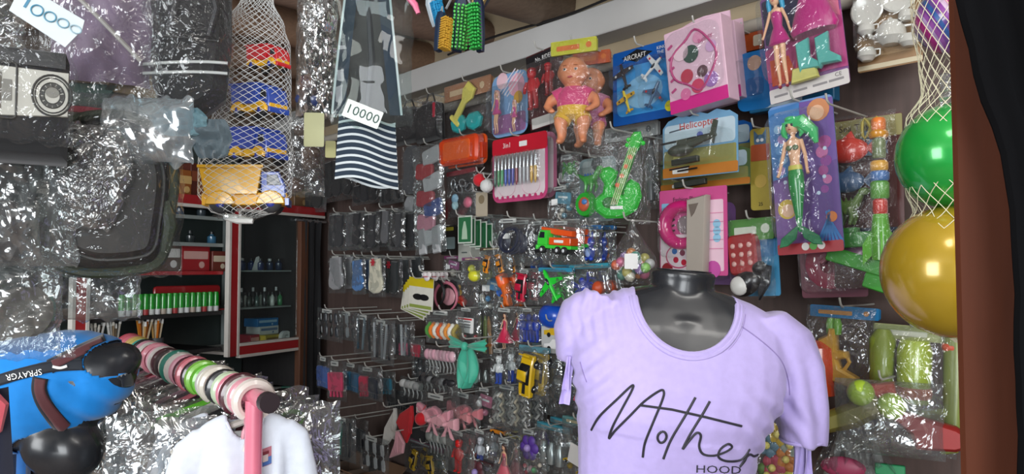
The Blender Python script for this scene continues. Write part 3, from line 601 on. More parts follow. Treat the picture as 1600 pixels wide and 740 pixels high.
def smallcar_card(mb, x, z, w, c, Y):
    mb.flat([(x - w / 2, z), (x - w / 2, z + w * .14), (x - w * .25, z + w * .17), (x - w * .12, z + w * .3), (x + w * .18, z + w * .3), (x + w * .32, z + w * .17), (x + w / 2, z + w * .13), (x + w / 2, z)], Y, mat(c, .3))
    for s in (-.28, .28): mb.flat(circ(x + s * w, z, w * .08, 10), Y - .0006, BLACK)
# ================================================================== hanging goods, upper rows
def strokes(mb, lines, r, m, y):
    for l in lines: mb.tube([(a, y, b) for a, b in l], r, m, 5)
# bag with beach toys
t, w, h = slot('beach_toy_bag', 'clear bag with yellow spade and teal shells under tan header', 'toy pack', (700, 128, 771, 212), .10)
header(t, w, h * .3, '#a8795c', c2='#cbb392'); bag(t, w, h, .04)
mb = MB(TT(-.01, -h * .48, -.03, -.7)); mb.slab([(-.012, -.05), (-.012, .02), (-.03, .05), (-.022, .085), (.022, .085), (.03, .05), (.012, .02), (.012, -.05)], -.006, .006, mat('#d9d06a', .3), .003); mb.slab(rr(.06, .018, .008, cz=-.055), -.006, .006, mat('#d9d06a', .3), .003); mb.build('toy_spade', t)
for x in (-.035, .045): mb = MB(TT(x, -h * .78, -.02)); mb.slab([(0, -.03), (.03, -.02), (.04, .01), (.02, .03), (-.02, .03), (-.04, .01), (-.03, -.02)], -.012, .01, mat('#2aa7a8', .3, kind='gloss'), .007); mb.build('toy_shell', t)
hook(t, .1, 'bag of beach toys')
# pink and blue doll card
t, w, h = slot('doll_card', 'light blue card with two small pink dolls left of red figure pack', 'toy pack', (769, 114, 824, 212), .13)
def art(mb, w, h, Y):
    mb.flat(circ(w * .2, -h * .22, w * .22), Y, mat('#e7a7bb', .4)); mb.flat(circ(-w * .2, -h * .1, w * .16), Y, mat('#f0c9d4', .4)); mb.flat(rr(w * .9, h * .3, .01, cz=-h * .8), Y, mat('#9b6a9c', .4)); mb.flat(circ(w * .25, -h * .42, w * .12), Y - .0005, mat('#dba63f', .4))
    for k in range(4): mb.flat(rr(w * .6, .004, .002, ang=.7, cx=-w * .05 + k * .012, cz=-h * .12 - k * .006), Y - .001, mat('#e8dfe8', .4))
card(t, w, h, '#7ea7d2', art, .03)
for x, z, s in ((-.035, -h * .97, .14), (.045, -h * .99, .10)): doll(t, TT(x, z, -.022), s, '#c9508e', '#d8a8a0', arms=.1)
blister(t, w * .9, h * .78, .04, cz=-h * .58, m=FILMW); hook(t, .13, 'pink and blue doll card')
# red action figure pack
t, w, h = slot('figure_pack', 'red action figures behind clear film under black header', 'toy pack', (822, 78, 877, 198), .13, roll=.09)
card(t, w, h, '#4a1f22', lambda mb, w, h, Y: (mb.flat(rr(w, h * .16, .002, cz=-h * .1), Y, mat('#19181c', .4)), mb.text('No. RIDER', 0, -h * .1, h * .085, Y - .001, WHITE, sx=.8), mb.flat(rr(w * .9, h * .14, .002, cz=-h * .92), Y, mat('#d5d2cc', .4))), .003)
figure(t, TT(-w * .18, -h * .78, -.03), h * .55, '#c3202a', '#a81c26', '#c3202a', hatc='#8f1820'); figure(t, TT(w * .24, -h * .66, -.025), h * .42, '#b81c26', '#8f1820', '#b01a24', hatc='#c3202a')
blister(t, w, h * .78, .05, cz=-h * .56, m=FILMW); hook(t, .13, 'red action figure pack')
t, w, h = slot('figure_pack', 'dark red figures in film hanging behind and below the rider pack', 'toy pack', (842, 190, 880, 262), .05)
figure(t, TT(0, -h * .9, -.02), h * .7, '#7d2430', '#5a1c26', '#7d2430'); bag(t, w, h, .04)
# baby dolls
def baby(t, T, H, shirt, shorts, skin='#df9068'):
    sk = mat(skin, .38, kind='mannequin'); mb = MB(T)
    mb.ell((0, 0, .80 * H), (.165 * H, .15 * H, .17 * H), sk, 20, 14); mb.ell((0, -.06 * H, .75 * H), (.13 * H, .1 * H, .1 * H), sk, 16, 10); mb.tube([(0, 0, .66 * H), (0, 0, .58 * H)], .07 * H, sk, 12)
    mb.ell((0, 0, .47 * H), (.16 * H, .12 * H, .19 * H), sk, 16, 12); mb.ell((0, -.145 * H, .765 * H), (.022 * H, .025 * H, .02 * H), sk, 8, 6)
    for s in (-1, 1):
        mb.ell((s * .165 * H, .01 * H, .79 * H), (.025 * H, .03 * H, .045 * H), sk, 8, 6)
        mb.tube([(s * .13 * H, 0, .58 * H), (s * .24 * H, -.02 * H, .5 * H), (s * .27 * H, -.07 * H, .42 * H), (s * .22 * H, -.13 * H, .37 * H)], [.06 * H, .062 * H, .05 * H, .035 * H], sk, 12)
        mb.ell((s * .2 * H, -.15 * H, .36 * H), (.045 * H, .04 * H, .04 * H), sk, 10, 8)
        for k in range(4): mb.tube([(s * (.17 + .02 * k) * H, -.165 * H, .35 * H), (s * (.165 + .02 * k) * H, -.195 * H, .335 * H)], .013 * H, sk, 6)
        mb.tube([(s * .08 * H, 0, .36 * H), (s * .13 * H, -.06 * H, .24 * H), (s * .11 * H, -.06 * H, .12 * H), (s * .12 * H, -.06 * H, .05 * H)], [.085 * H, .08 * H, .055 * H, .045 * H], sk, 12); mb.ell((s * .13 * H, -.10 * H, .035 * H), (.045 * H, .075 * H, .035 * H), sk, 10, 8)
    b = mesh_obj('body', organic(mb, .006 * H / .22, 3), t, sk)
    mb = MB(T)
    for s in (-1, 1): mb.ell((s * .06 * H, -.142 * H, .80 * H), (.02 * H, .01 * H, .017 * H), mat('#f2ece6', .2), 10, 6); mb.ell((s * .06 * H, -.149 * H, .80 * H), (.012 * H, .007 * H, .013 * H), mat('#3a2a24', .1), 10, 6)
    for s in (-1, 1): mb.tube([(s * .04 * H, -.148 * H, .845 * H), (s * .08 * H, -.14 * H, .842 * H)], .004 * H, mat('#a8603c', .5), 5)
    mb.ell((0, -.158 * H, .715 * H), (.03 * H, .01 * H, .012 * H), mat('#c24a48', .3), 10, 6); mb.build('face', b)
    mb = MB(T); mb.lathe([(.12 * H, .38 * H), (.18 * H, .42 * H), (.178 * H, .55 * H), (.12 * H, .63 * H), (.08 * H, .645 * H)], (0, 0, 0), mat(shirt, .8, kind='fabric'), 20, sy=.78)
    for s in (-1, 1): mb.tube([(s * .1 * H, 0, .59 * H), (s * .2 * H, -.015 * H, .53 * H)], [.07 * H, .078 * H], mat(shirt, .8, kind='fabric'), 12)
    mb.build('shirt', b)
    mb = MB(T); mb.lathe([(.1 * H, .28 * H), (.175 * H, .32 * H), (.178 * H, .42 * H), (.15 * H, .44 * H)], (0, 0, 0), mat(shorts, .8, kind='fabric'), 20, sy=.8)
    for s in (-1, 1): mb.tube([(s * .08 * H, 0, .36 * H), (s * .12 * H, -.045 * H, .26 * H)], [.098 * H, .095 * H], mat(shorts, .8, kind='fabric'), 12)
    mb.build('shorts', b); return b
for k, (bx, off, lb, hd) in enumerate((((905, 88, 962, 240), .08, 'second baby doll in bag hanging behind the front baby doll', '#c85a30'), ((872, 70, 942, 236), .20, 'large naked armed baby doll in pink and yellow clothes in clear bag', '#c9c83c'))):
    t, w, h = slot('baby_doll_pack', lb, 'doll', bx, off, yaw=WYAW * .55); header(t, w * 1.0, h * .13, hd, c2='#e07a3a', y=-.05)
    baby(t, TT(-.0, -h * .98, -.055, rz=.15 if k else -.1), h * .84, '#d8487e' if k else '#cf86a8', '#e2b43a' if k else '#cf6a9a'); bag(t, w * 1.05, h * 1.04, .10, m=FILM, res=20, amp=.003)
    hook(t, off, ('second' if not k else 'front') + ' baby doll bag')
# aircraft pack
t, w, h = slot('aircraft_pack', 'blue card with four small toy planes and large white lettering', 'toy pack', (957, 72, 1054, 190), .14, roll=.0)
def art(mb, w, h, Y):
    mb.flat(rr(w * .86, h * .66, .02, cz=-h * .56), Y, mat('#3f9be0', .3)); mb.flat(circ(0, -h * .6, w * .3, 20, h * .22), Y - .0005, mat('#8fc6ef', .3))
    mb.flat([(-.07, -h * .1), (-.02, -h * .02), (.03, -h * .1), (-.02, -h * .19)], Y, mat('#16181c', .3)); mb.text('AIRCRAFT', -w * .13, -h * .115, h * .095, Y - .0012, WHITE, sx=.85)
    mb.text('KING OF', w * .33, -h * .08, h * .06, Y - .001, WHITE); mb.text('THE SKY', w * .33, -h * .14, h * .06, Y - .001, WHITE); mb.flat(circ(w * .43, -h * .045, h * .04), Y, mat('#d8c838', .4)); mb.flat(circ(w * .40, -h * .86, h * .07, 18), Y - .001, mat('#e6dc28', .4)); mb.text('TOYS', w * .40, -h * .86, h * .035, Y - .002, mat('#1d3f8a', .4))
card(t, w, h, '#0f56a8', art, .006)
toy_plane(t, TT(-w * .24, -h * .38, -.02, .3), '#23262e', '#2c2f38', h * .36, cn='#d8d8d8'); toy_plane(t, TT(w * .2, -h * .36, -.02, -.9), '#e8e8e8', '#dcdfe2', h * .36, cn='#d3202a')
toy_plane(t, TT(-w * .2, -h * .72, -.02, .35), '#e0c63a', '#d8a82a', h * .32, cn='#20242c'); toy_plane(t, TT(w * .22, -h * .70, -.02, -.5), '#4a6a8c', '#3e5c80', h * .36, jet=True, prop=False)
for x, z, ww, hh in ((-.24, -.38, .42, .32), (.2, -.36, .44, .34), (-.2, -.72, .42, .3), (.22, -.70, .4, .34)): blister(t, w * ww, h * hh, .035, w * x, h * z)
hook(t, .14, 'blue aircraft pack')
# cosmetics boxes
def cosm(bx, off, lb, y2):
    t, w, h = slot('toy_makeup_box', lb, 'toy pack', bx, off, roll=.10)
    mb = MB(); mb.slab(rr(w, h * .97, .003, cz=-h * .5), -.045, 0, mat('#d9b4c6', .35, kind='print'), .001); mb.flat(rr(w, h * .15, .002, cz=-h * .91), -.0455, mat('#c2287e', .35)); mb.build('carton', t)
    mb = MB(); Y = -.047; pk = mat('#b8447c', .4)
    strokes(mb, [[(w * (.32 * math.cos(a) * (1 + .25 * math.cos(2 * a)) - .02), -h * .45 + h * .33 * math.sin(a) * (1 - .15 * math.cos(3 * a))) for a in [i * PI / 15 for i in range(31)]]], .0028, pk, Y)
    for x, z, r, c in ((-.05, -.36, .03, '#3a5048'), (-.22, -.3, .03, '#e8c8d4'), (-.15, -.6, .024, '#b83a50'), (.12, -.6, .02, '#5a3a44'), (.25, -.72, .026, '#9a6ab0'), (.02, -.75, .024, '#c83a60'), (-.2, -.8, .02, '#d870a0'), (.1, -.2, .02, '#d890b0'), (.3, -.35, .02, '#caa0c8')):
        mb.flat(circ(w * x, h * z, r * w / .22, 14), Y, mat(c, .3))
    for k in range(5): mb.flat(rr(w * .1, .006, .002, ang=.5, cx=-w * .4, cz=-h * (.2 + k * .13)), Y, pk)
    mb.text('Beauty', w * .22, -h * .24, h * .07, Y - .001, pk, .2); mb.build('printed_front', t); mb = MB(); mb.slab([(-w * .5, -.012), (w * .5, -.012), (w * .5, .012), (w * .06, .022), (-w * .06, .022), (-w * .5, .012)], -.003, 0, mat('#d9b4c6', .35)); mb.build('hang_tab', t)
    blister(t, w * .94, h * .8, .012, cz=-h * .45, y=-.047); return t
cosm((1078, 52, 1160, 172), .07, 'second pink toy makeup box hanging behind the front makeup box', 0); t = cosm((1053, 42, 1140, 176), .17, 'pale pink boxed toy makeup set with magenta bottom band', 0); hook(t, .17, 'pink makeup boxes')
# blue packs behind the doll
t, w, h = slot('blue_card_pack', 'plain bright blue card pack between makeup box and blue haired doll', 'toy pack', (1152, 80, 1206, 172), .09)
card(t, w, h, '#1b6fb0', lambda mb, w, h, Y: (mb.flat(circ(0, -h * .2, w * .2), Y, mat('#caa48c', .4)), mb.flat(rr(w * .5, h * .3, .01, cz=-h * .6), Y, mat('#135a98', .4))), .02); blister(t, w * .8, h * .7, .04, cz=-h * .5)
t, w, h = slot('orange_card_pack', 'small orange card pack above the plain blue pack', 'toy pack', (1150, 52, 1192, 80), .04); card(t, w, h, '#b8532a', lambda mb, w, h, Y: mb.flat(rr(w * .3, h * .6, .004, cx=w * .3, cz=-h * .5), Y, mat('#e2d8c0', .4))); hook(t, .04, 'orange card pack')
t, w, h = slot('blue_window_box', 'blue and silver box below the blue haired doll pack', 'toy pack', (1178, 128, 1308, 170), .06)
mb = MB(); mb.slab(rr(w, h, .004, cz=-h / 2), -.03, 0, mat('#1d5f86', .3, kind='print'), .002); mb.flat(rr(w * .6, h * .3, .003, cx=-w * .15, cz=-h * .75), -.031, mat('#b8cfdc', .2)); mb.build('carton', t)
# blue haired doll
t, w, h = slot('doll_pack', 'blue haired doll in magenta dress with spare dress and boots', 'doll', (1186, -22, 1304, 152), .17, roll=.10)
def art(mb, w, h, Y):
    mb.flat(rr(w * .96, h * .42, .004, cz=-h * .24), Y, mat('#33324e', .3)); mb.flat([(-w * .5, -h * .8), (w * .5, -h * .85), (w * .5, -h * .35), (0, -h * .42), (-w * .5, -h * .5)], Y - .0005, mat('#b0487e', .3)); mb.flat([(-w * .45, -h * .84), (-w * .1, -h * .84), (-w * .2, -h * .6), (-w * .45, -h * .6)], Y - .001, mat('#c4502e', .3))
    mb.flat([(w * .1, -h * .1), (w * .48, -h * .08), (w * .48, -h * .4), (w * .3, -h * .3)], Y - .001, mat('#c76a86', .3)); mb.flat(rr(w, h * .13, .004, cz=-h * .935), Y - .0015, mat('#cfcac8', .4))
    for x in (-.35, -.1, .15, .35): mb.flat(rr(w * .18, h * .02, .001, cx=w * x, cz=-h * .94), Y - .002, mat('#8a8688', .4))
    mb.text('CE', w * .38, -h * .9, h * .05, Y - .0025, mat('#55504f', .4))
card(t, w, h, '#7c4a86', art, .008); doll(t, TT(-w * .22, -h * .92, -.03, 0), h * .90, '#b01c74', '#2a9ac4', arms=.35, dress_h=.34, hairlen=.14, shoes='#8a2a3a', wide=.42)
mb = MB(TT(w * .2, -h * .50, -.02)); mb.lathe([(.045, 0), (.05, .01), (.036, .05), (.022, .085), (.03, .115)], (0, 0, 0), mat('#b01c74', .35, kind='satin'), 18, sy=.5); mb.build('spare_dress', t)
mb = MB(TT(w * .22, -h * .1, -.02)); mb.ell((0, 0, 0), (.035, .015, .025), mat('#2a7ac0', .3), 12, 8); mb.build('blue_hat', t)
for x in (.05, .29): mb = MB(TT(w * x, -h * .72, -.02)); mb.slab([(-.016, .04), (.012, .045), (.01, .005), (.03, -.012), (.03, -.024), (-.006, -.02), (-.012, -.026), (-.016, -.0)], -.008, .008, mat('#58b0a8', .3, kind='gloss'), .004); mb.build('toy_boot', t)
mb = MB(TT(w * .02, -h * .83, -.02)); mb.slab([(-.03, -.016), (.03, -.016), (.024, .016), (-.024, .016)], -.006, .006, mat('#c9c472', .3), .004); mb.tube([(-.015, 0, .016), (-.01, 0, .04), (.01, 0, .04), (.015, 0, .016)], .002, mat('#c04060', .3)); mb.build('toy_handbag', t)
blister(t, w * .92, h * .86, .055, cz=-h * .45); hook(t, .17, 'blue haired doll pack')
# tea set
t, w, h = slot('tea_set_pack', 'tan card with white toy teapot, cups and saucers', 'toy pack', (1338, -40, 1436, 106), .10)
card(t, w, h, '#8a6a48', lambda mb, w, h, Y: (mb.flat(rr(w * .9, h * .8, .01, cz=-h * .46), Y, mat('#94744e', .4)), mb.flat(rr(w, h * .05, .002, cz=-h * .96), Y, mat('#c0b498', .4))), .004)
def cup(x, z, s, pot=False, plate=False):
    m = mat('#c9c5be', .2, kind='gloss'); mb = MB(TT(x, z, -.018))
    if plate: mb.lathe([(.002, -.004), (s * .5, -.004), (s, .002), (s * .9, .004), (s * .5, 0), (0, 0)], (0, 0, 0), m, 18, R=RX90)
    else:
        mb.lathe([(s * .45, -s * .6), (s * .85, -s * .2), (s * .8, s * .3), (s * .6, s * .6)], (0, 0, 0), m, 16); mb.tube([(s * .7, 0, s * .35), (s * 1.2, 0, s * .3), (s * 1.15, 0, -s * .2), (s * .75, 0, -s * .3)], s * .09, m, 6)
        if pot: mb.tube([(-s * .7, 0, -s * .1), (-s * 1.1, 0, .1 * s), (-s * 1.35, 0, s * .5)], [s * .2, s * .13, s * .09], m, 8); mb.ell((0, 0, s * .68), (s * .5, s * .5, s * .2), m); mb.ell((0, 0, s * .9), s * .12, m, 8, 6)
    mb.build('toy_teapot' if pot else 'toy_saucer' if plate else 'toy_cup', t)
cup(.01, -h * .68, .034, pot=True); cup(-w * .3, -h * .57, .02); cup(-w * .3, -h * .84, .022); cup(w * .32, -h * .52, .018); cup(w * .34, -h * .78, .02); cup(-w * .28, -h * .36, .033, plate=True); cup(w * .22, -h * .28, .036, plate=True)
blister(t, w * .9, h * .85, .05, cz=-h * .46); hook(t, .1, 'toy tea set')
# helicopter packs
def heli_pack(bx, off, lb, main=True, col='#6f9ec0'):
    t, w, h = slot('helicopter_pack', lb, 'toy pack', bx, off)
    o = rr(w, h, .016, 4, cz=-h / 2); o = [(x, z + (.012 * math.cos(x / w * PI * 4) + .006 if z > -h * .2 and abs(x) < w * .4 else 0)) for x, z in o]
    o = [(-w / 2, -h), (w / 2, -h), (w / 2, -h * .1), (w * .4, 0)] + [(w * (.36 - .72 * i / 12), .008 * math.sin(i / 12 * PI * 3) ** 2) for i in range(13)] + [(-w * .42, -h * .02), (-w / 2, -h * .14)]
    def art(mb, w, h, Y):
        mb.flat(rr(w * .94, h * .4, .01, cz=-h * .3), Y, mat('#b9cdd8', .3)); mb.flat(rr(w * .96, h * .3, .004, cz=-h * .68), Y, mat('#8c8a50', .3)); mb.flat(rr(w, h * .17, .004, cz=-h * .9), Y - .0005, mat('#b8742c', .3)); mb.flat(rr(w * .22, h * .09, .002, cx=-w * .25, cz=-h * .88), Y - .001, WHITE)
        if main: mb.text('Helicopter', 0, -h * .14, h * .17, Y - .0015, mat('#b8301e', .4), .04, 1.0)
        mb.flat(circ(w * .02, -h * .33, h * .06, 12), Y - .001, mat('#4a5aa8', .4)); mb.flat([(-w * .36, -h * .7), (-w * .3, -h * .5), (-w * .24, -h * .7)], Y - .001, mat('#c8c470', .4)); mb.flat([(-w * .4, -h * .2), (-w * .18, -h * .17), (-w * .18, -h * .19), (-w * .4, -h * .225)], Y - .001, mat('#4a5660', .4))
    card(t, w, h, col, art, outline=o)
    T = TT(0, -h * .56, -.03, .06); g = mat('#3c4238', .4); mb = MB(T); L = w * .7
    mb.ell((-L * .22, 0, 0), (L * .24, .02, L * .10), g, 14, 10); mb.tube([(-L * .05, 0, .01), (L * .45, 0, .02)], [.012, .005], g, 8); mb.slab([(L * .4, .0), (L * .5, .05), (L * .44, .055), (L * .34, .02)], -.003, .003, g); mb.box((-L * .15, 0, L * .11), (L * .2, .02, .014), g); mb.box((-.01, -.015, -.03), (L * .5, .012, .014), mat('#2c302a', .4))
    b = mb.build('toy_helicopter', t); q = MB(T); q.box((-L * .12, 0, L * .16), (L * .95, .01, .003), BLACK); q.tube([(-L * .12, 0, L * .1), (-L * .12, 0, L * .17)], .003, BLACK); q.build('rotor', b)
    q = MB(T); [q.tube([(-L * .38, s * .016, -.045), (.0, s * .016, -.045)], .002, BLACK) for s in (-1, 1)]; q.build('skid', b)
    blister(t, w * .9, h * .5, .06, cz=-h * .54); return t
heli_pack((1048, 196, 1172, 262), .04, 'blue backed helicopter pack behind the front helicopter pack', False, '#1f66b8'); heli_pack((1030, 236, 1168, 294), .10, 'green tinted helicopter pack lowest behind the front one', False, '#5a7048')
t = heli_pack((1034, 180, 1150, 275), .17, 'helicopter pack with red lettering and grey army helicopter'); hook(t, .17, 'helicopter packs')
# fashion pack
t, w, h = slot('lilac_blister_pack', 'plain lilac pack hanging behind the pink fashion pack', 'toy pack', (1060, 318, 1148, 444), .05); card(t, w, h, '#6f4f80', None, .02, kind='print'); blister(t, w * .9, h * .9, .02, cz=-h * .5)
t, w, h = slot('fashion_pack', 'pink fashion set pack with magenta hairband and paint palette', 'toy pack', (1029, 294, 1134, 430), .16)
def art(mb, w, h, Y):
    mb.flat(rr(w * .42, h * .8, .004, cx=w * .24, cz=-h * .55), Y, mat('#e8c4d4', .3)); mb.flat(rr(w * .45, h * .45, .004, cx=-w * .26, cz=-h * .75), Y, mat('#eadde2', .3)); mb.text('Fashion Play', -w * .1, -h * .12, h * .075, Y - .001, mat('#4a2038', .4), sx=.9); mb.flat(rr(w * .12, h * .09, .003, cx=-w * .4, cz=-h * .2), Y - .001, mat('#7fb4d4', .4))
    for k in range(9): mb.flat(rr(.005, .014, .002, ang=k, cx=-w * .44 + (k % 3) * .014, cz=-h * (.36 + .06 * (k // 3))), Y - .001, mat('#3a2430', .4))
    for z in (.42, .5, .58): mb.flat(circ(w * .36, -h * z, .01), Y - .001, mat('#8fc0dc', .4))
    for z in (.3, .4, .5, .6, .7): mb.flat(rr(w * .3, .002, .001, cx=w * .3, cz=-h * z), Y - .001, mat('#d88aac', .4))
    mb.flat(circ(-w * .38, -h * .93, .016), Y - .001, mat('#9c3038', .4)); mb.flat(circ(w * .3, -h * .93, .02), Y - .001, mat('#c050a0', .4))
    mb.flat(circ(-w * .2, -h * .78, w * .2, 20, h * .14), Y - .0012, mat('#c8507a', .3)); mb.flat(circ(-w * .2, -h * .78, w * .18, 20, h * .125), Y - .0018, mat('#e0d4da', .3))
    for x, z, c in ((-.26, .72, '#2a6ab0'), (-.14, .74, '#7a2a48'), (-.24, .82, '#b83048'), (-.12, .85, '#c02840')): mb.flat(circ(w * x, -h * z, w * .04, 12), Y - .0024, mat(c, .3))
card(t, w, h, '#c9508c', art, .004)
mb = MB(); pts = [(-w * .12 + w * .26 * math.cos(a), -.012, -h * .42 + w * .24 * math.sin(a)) for a in [math.radians(30 + i * 15) for i in range(21)]]; mb.tube(pts, [.011 + .006 * math.sin(i * PI / 20) for i in range(21)], mat('#c2186e', .2, kind='gloss'), 10); mb.ell((-w * .08, -.008, -h * .42), (w * .13, .004, w * .12), mat('#8a7c80', .3), 16, 6); mb.build('toy_mirror', t)
mb = MB(); mb.slab([(w * .02, -h * .14), (w * .3, -h * .10), (w * .26, -h * .98), (-.0, -h * .98)], -.032, -.006, mat('#a59c92', .5, kind='plaster'), .004); mb.slab([(w * .06, -h * .2), (w * .2, -h * .19), (w * .14, -h * .3), (w * .1, -h * .34)], -.0335, -.032, mat('#6c6058', .5)); mb.build('price_block', t)
blister(t, w * .6, h * .6, .03, -w * .15, -h * .5); hook(t, .16, 'pink fashion pack')
# cat card
t, w, h = slot('cat_card_pack', 'narrow yellow card with grey blue cat left of mermaid doll', 'toy pack', (1172, 200, 1204, 328), .08)
def art(mb, w, h, Y):
    b = mat('#5a7a98', .4); mb.flat(circ(0, -h * .16, w * .3), Y, b); [mb.flat([(s * w * .05, -h * .1), (s * w * .3, -h * .02), (s * w * .3, -h * .14)], Y, b) for s in (-1, 1)]; mb.flat(rr(w * .9, h * .2, .003, cz=-h * .3), Y - .0005, mat('#b85a38', .4)); [mb.flat(circ(s * w * .1, -h * .15, .004), Y - .001, WHITE) for s in (-1, 1)]; mb.flat(circ(0, -h * .65, w * .3), Y, mat('#c7a850', .4)); mb.text('25', 0, -h * .93, h * .06, Y - .001, BLACK)
card(t, w, h, '#b3a046', art, .008); hook(t, .08, 'yellow cat card')
# mermaid doll
t, w, h = slot('mermaid_pack', 'green haired mermaid doll with green tail on sea themed card', 'doll', (1199, 158, 1299, 396), .18, roll=.06)
def art(mb, w, h, Y):
    mb.flat([(-w * .5, -h * .02), (0, -h * .01), (-w * .1, -h * .5), (-w * .5, -h * .6)], Y, mat('#3f7ab8', .3)); mb.flat([(0, -h * .01), (w * .5, -h * .02), (w * .5, -h * .6), (-w * .05, -h * .5)], Y, mat('#6a4e98', .3)); mb.flat([(-w * .5, -h * .5), (w * .5, -h * .42), (w * .5, -h * .98), (-w * .5, -h * .98)], Y - .0004, mat('#5c3f86', .3)); mb.flat([(-w * .5, -h * .52), (-w * .1, -h * .5), (-w * .05, -h * .95), (-w * .5, -h * .95)], Y - .0008, mat('#7d5a9c', .3))
    mb.flat(circ(w * .28, -h * .085, w * .17, 16), Y - .001, mat('#c98458', .4)); mb.flat(circ(w * .26, -h * .10, w * .11, 14), Y - .0014, mat('#e2b494', .4)); mb.text('Mermaid', -w * .1, -h * .15, h * .065, Y - .002, mat('#e8e4f0', .4), .15)
    for k in range(6): mb.flat(circ(w * (.34 - .05 * (k % 2)), -h * (.3 + .06 * k), w * (.10 - .008 * k), 12), Y - .0009, mat(['#a04a8c', '#c06aa0', '#8a3f90'][k % 3], .3))
    for k in range(5): mb.flat(circ(-w * (.36 - .05 * (k % 2)), -h * (.16 + .07 * k), w * .07, 12), Y - .0009, mat(['#8fb8dc', '#b090c8', '#5f98d0'][k % 3], .3))
    mb.flat(circ(-w * .3, -h * .70, w * .15, 16), Y - .0014, mat('#d8b84a', .4)); mb.flat(circ(-w * .29, -h * .71, w * .10, 14), Y - .0018, mat('#e8bc9c', .4)); mb.flat(circ(w * .36, -h * .78, w * .08, 14), Y - .0014, mat('#d07a38', .4))
    for k in range(7): mb.flat(rr(.005, .06 + .01 * (k % 3), .002, ang=-.5 + .16 * k, cx=w * (.22 + .03 * k), cz=-h * .86), Y - .0014, mat('#2f74b8', .4))
    for x, z in ((-.3, .3), (-.36, .4), (-.3, .52), (.34, .34), (.3, .52), (-.4, .26), (.2, .62)): mb.flat(circ(w * x, -h * z, .004, 10), Y - .002, mat('#c8dcf0', .3))
    mb.flat(rr(w, h * .07, .004, cz=-h * .965), Y - .002, mat('#a8343c', .4)); [mb.flat(circ(w * x, -h * .955, .008), Y - .0026, mat(c, .4)) for x, c in ((-.06, '#e8e4e0'), (.06, '#58a848'), (.18, '#e8e4e0'))]
card(t, w, h, '#6a8fc4', art, .01); doll(t, TT(-w * .02, -h * .95, -.035, 0), h * .84, '#3f8f62', '#3cc070', tail='#1c8a40', arms=.1, hairlen=.07); mb = MB(TT(w * .12, -h * .2, -.035)); mb.tube([(-.03, 0, .012), (-.0, 0, .012), (.018, .01, -.01), (.024, .01, -.035)], [.012, .016, .012, .004], mat('#3cc070', .35, kind='gloss'), 8); mb.build('hair_tail', t)
blister(t, w * .8, h * .86, .06, cz=-h * .5); hook(t, .18, 'mermaid doll pack')
# toy phone pack
t, w, h = slot('toy_phone_pack', 'red toy phone and black and white penguin in green blue pack', 'toy pack', (1145, 342, 1214, 462), .12, roll=.04)
header(t, w, h * .28, '#4f8a3c', c2='#d0d8c8', y=-.02); card(t, w * .98, h, '#4a9ac8', lambda mb, w, h, Y: mb.flat(rr(w * .5, h * .4, .01, cx=w * .2, cz=-h * .3), Y, mat('#3c88c0', .4)))
mb = MB(TT(-w * .14, -h * .46, -.025, .05)); mb.slab(rr(.07, .09, .012), -.014, .012, mat('#9c2024', .3, kind='gloss'), .004); [mb.ell((-.02 + .02 * i, -.015, -.02 + .02 * j), (.006, .003, .006), mat('#d8a8a0', .3), 8, 5) for i in range(3) for j in range(3)]; mb.build('toy_phone', t)
T = TT(-w * .12, -h * .83, -.03, .5); mb = MB(T); mb.ell((0, 0, 0), (.04, .018, .028), mat('#18191c', .3, kind='gloss')); mb.ell((-.012, -.012, 0), (.022, .01, .022), mat('#d4d4d0', .3)); mb.ell((.045, 0, .012), (.018, .014, .016), mat('#18191c', .3)); mb.build('toy_penguin', t)
mb = MB(TT(w * .25, -h * .83, -.025, -.3)); mb.slab([(0, -.04), (.014, 0), (.008, .04), (-.008, .04), (-.014, 0)], -.006, .006, mat('#22262c', .3), .003); mb.build('toy_brush', t)
bag(t, w, h * 1.02, .05); hook(t, .12, 'toy phone pack')
# pink blister
t, w, h = slot('pink_blister_pack', 'translucent rose pink pack below and right of the mermaid doll', 'toy pack', (1246, 362, 1348, 464), .08, roll=.05)
card(t, w, h, '#7d4a58', None, .006); mb = MB(TT(0, -h * .5, -.012)); mb.lathe([(.02, -.004), (.05, -.004), (.052, .004), (.046, .006), (.02, .004), (.02, -.004)], (0, 0, 0), mat('#a84a60', .25, kind='gloss'), 20, R=RX90); mb.build('toy_plate', t); mb = MB(TT(.01, -h * .34, -.02, .6)); mb.tube([(-.03, 0, 0), (.03, 0, .0)], [.006, .003], mat('#c06a7c', .3)); mb.build('toy_spoon', t); blister(t, w * .92, h * .9, .035, cz=-h * .5); hook(t, .08, 'rose pink pack')
# sea toy net pack with rocket
t, w, h = slot('sea_toy_pack', 'dark red card pack with green rocket and sea animal toys', 'toy pack', (1298, 182, 1408, 450), .10)
card(t, w, h, '#4c1e1c', lambda mb, w, h, Y: (mb.flat(rr(w, h * .12, .003, cz=-h * .07), Y, mat('#8a8450', .4)), mb.text('Sea Toys', -w * .14, -h * .06, h * .055, Y - .001, mat('#3a1a12', .4)), mb.flat(rr(w * .3, h * .05, .002, cx=w * .1, cz=-h * .11), Y - .001, mat('#5a7a8a', .4)), mb.flat(rr(w * .9, h * .22, .01, cz=-h * .76), Y, mat('#1c2c4c', .4))), .005)
critter(t, TT(-w * .2, -h * .2, -.03), .13, '#c03020', 'fish'); critter(t, TT(-w * .24, -h * .38, -.02), .11, '#3a5a80', 'fish'); critter(t, TT(-w * .25, -h * .55, -.02), .10, '#5a7a34', 'dino')
mb = MB(TT(w * .28, -h * .44, -.04)); R_ = .015
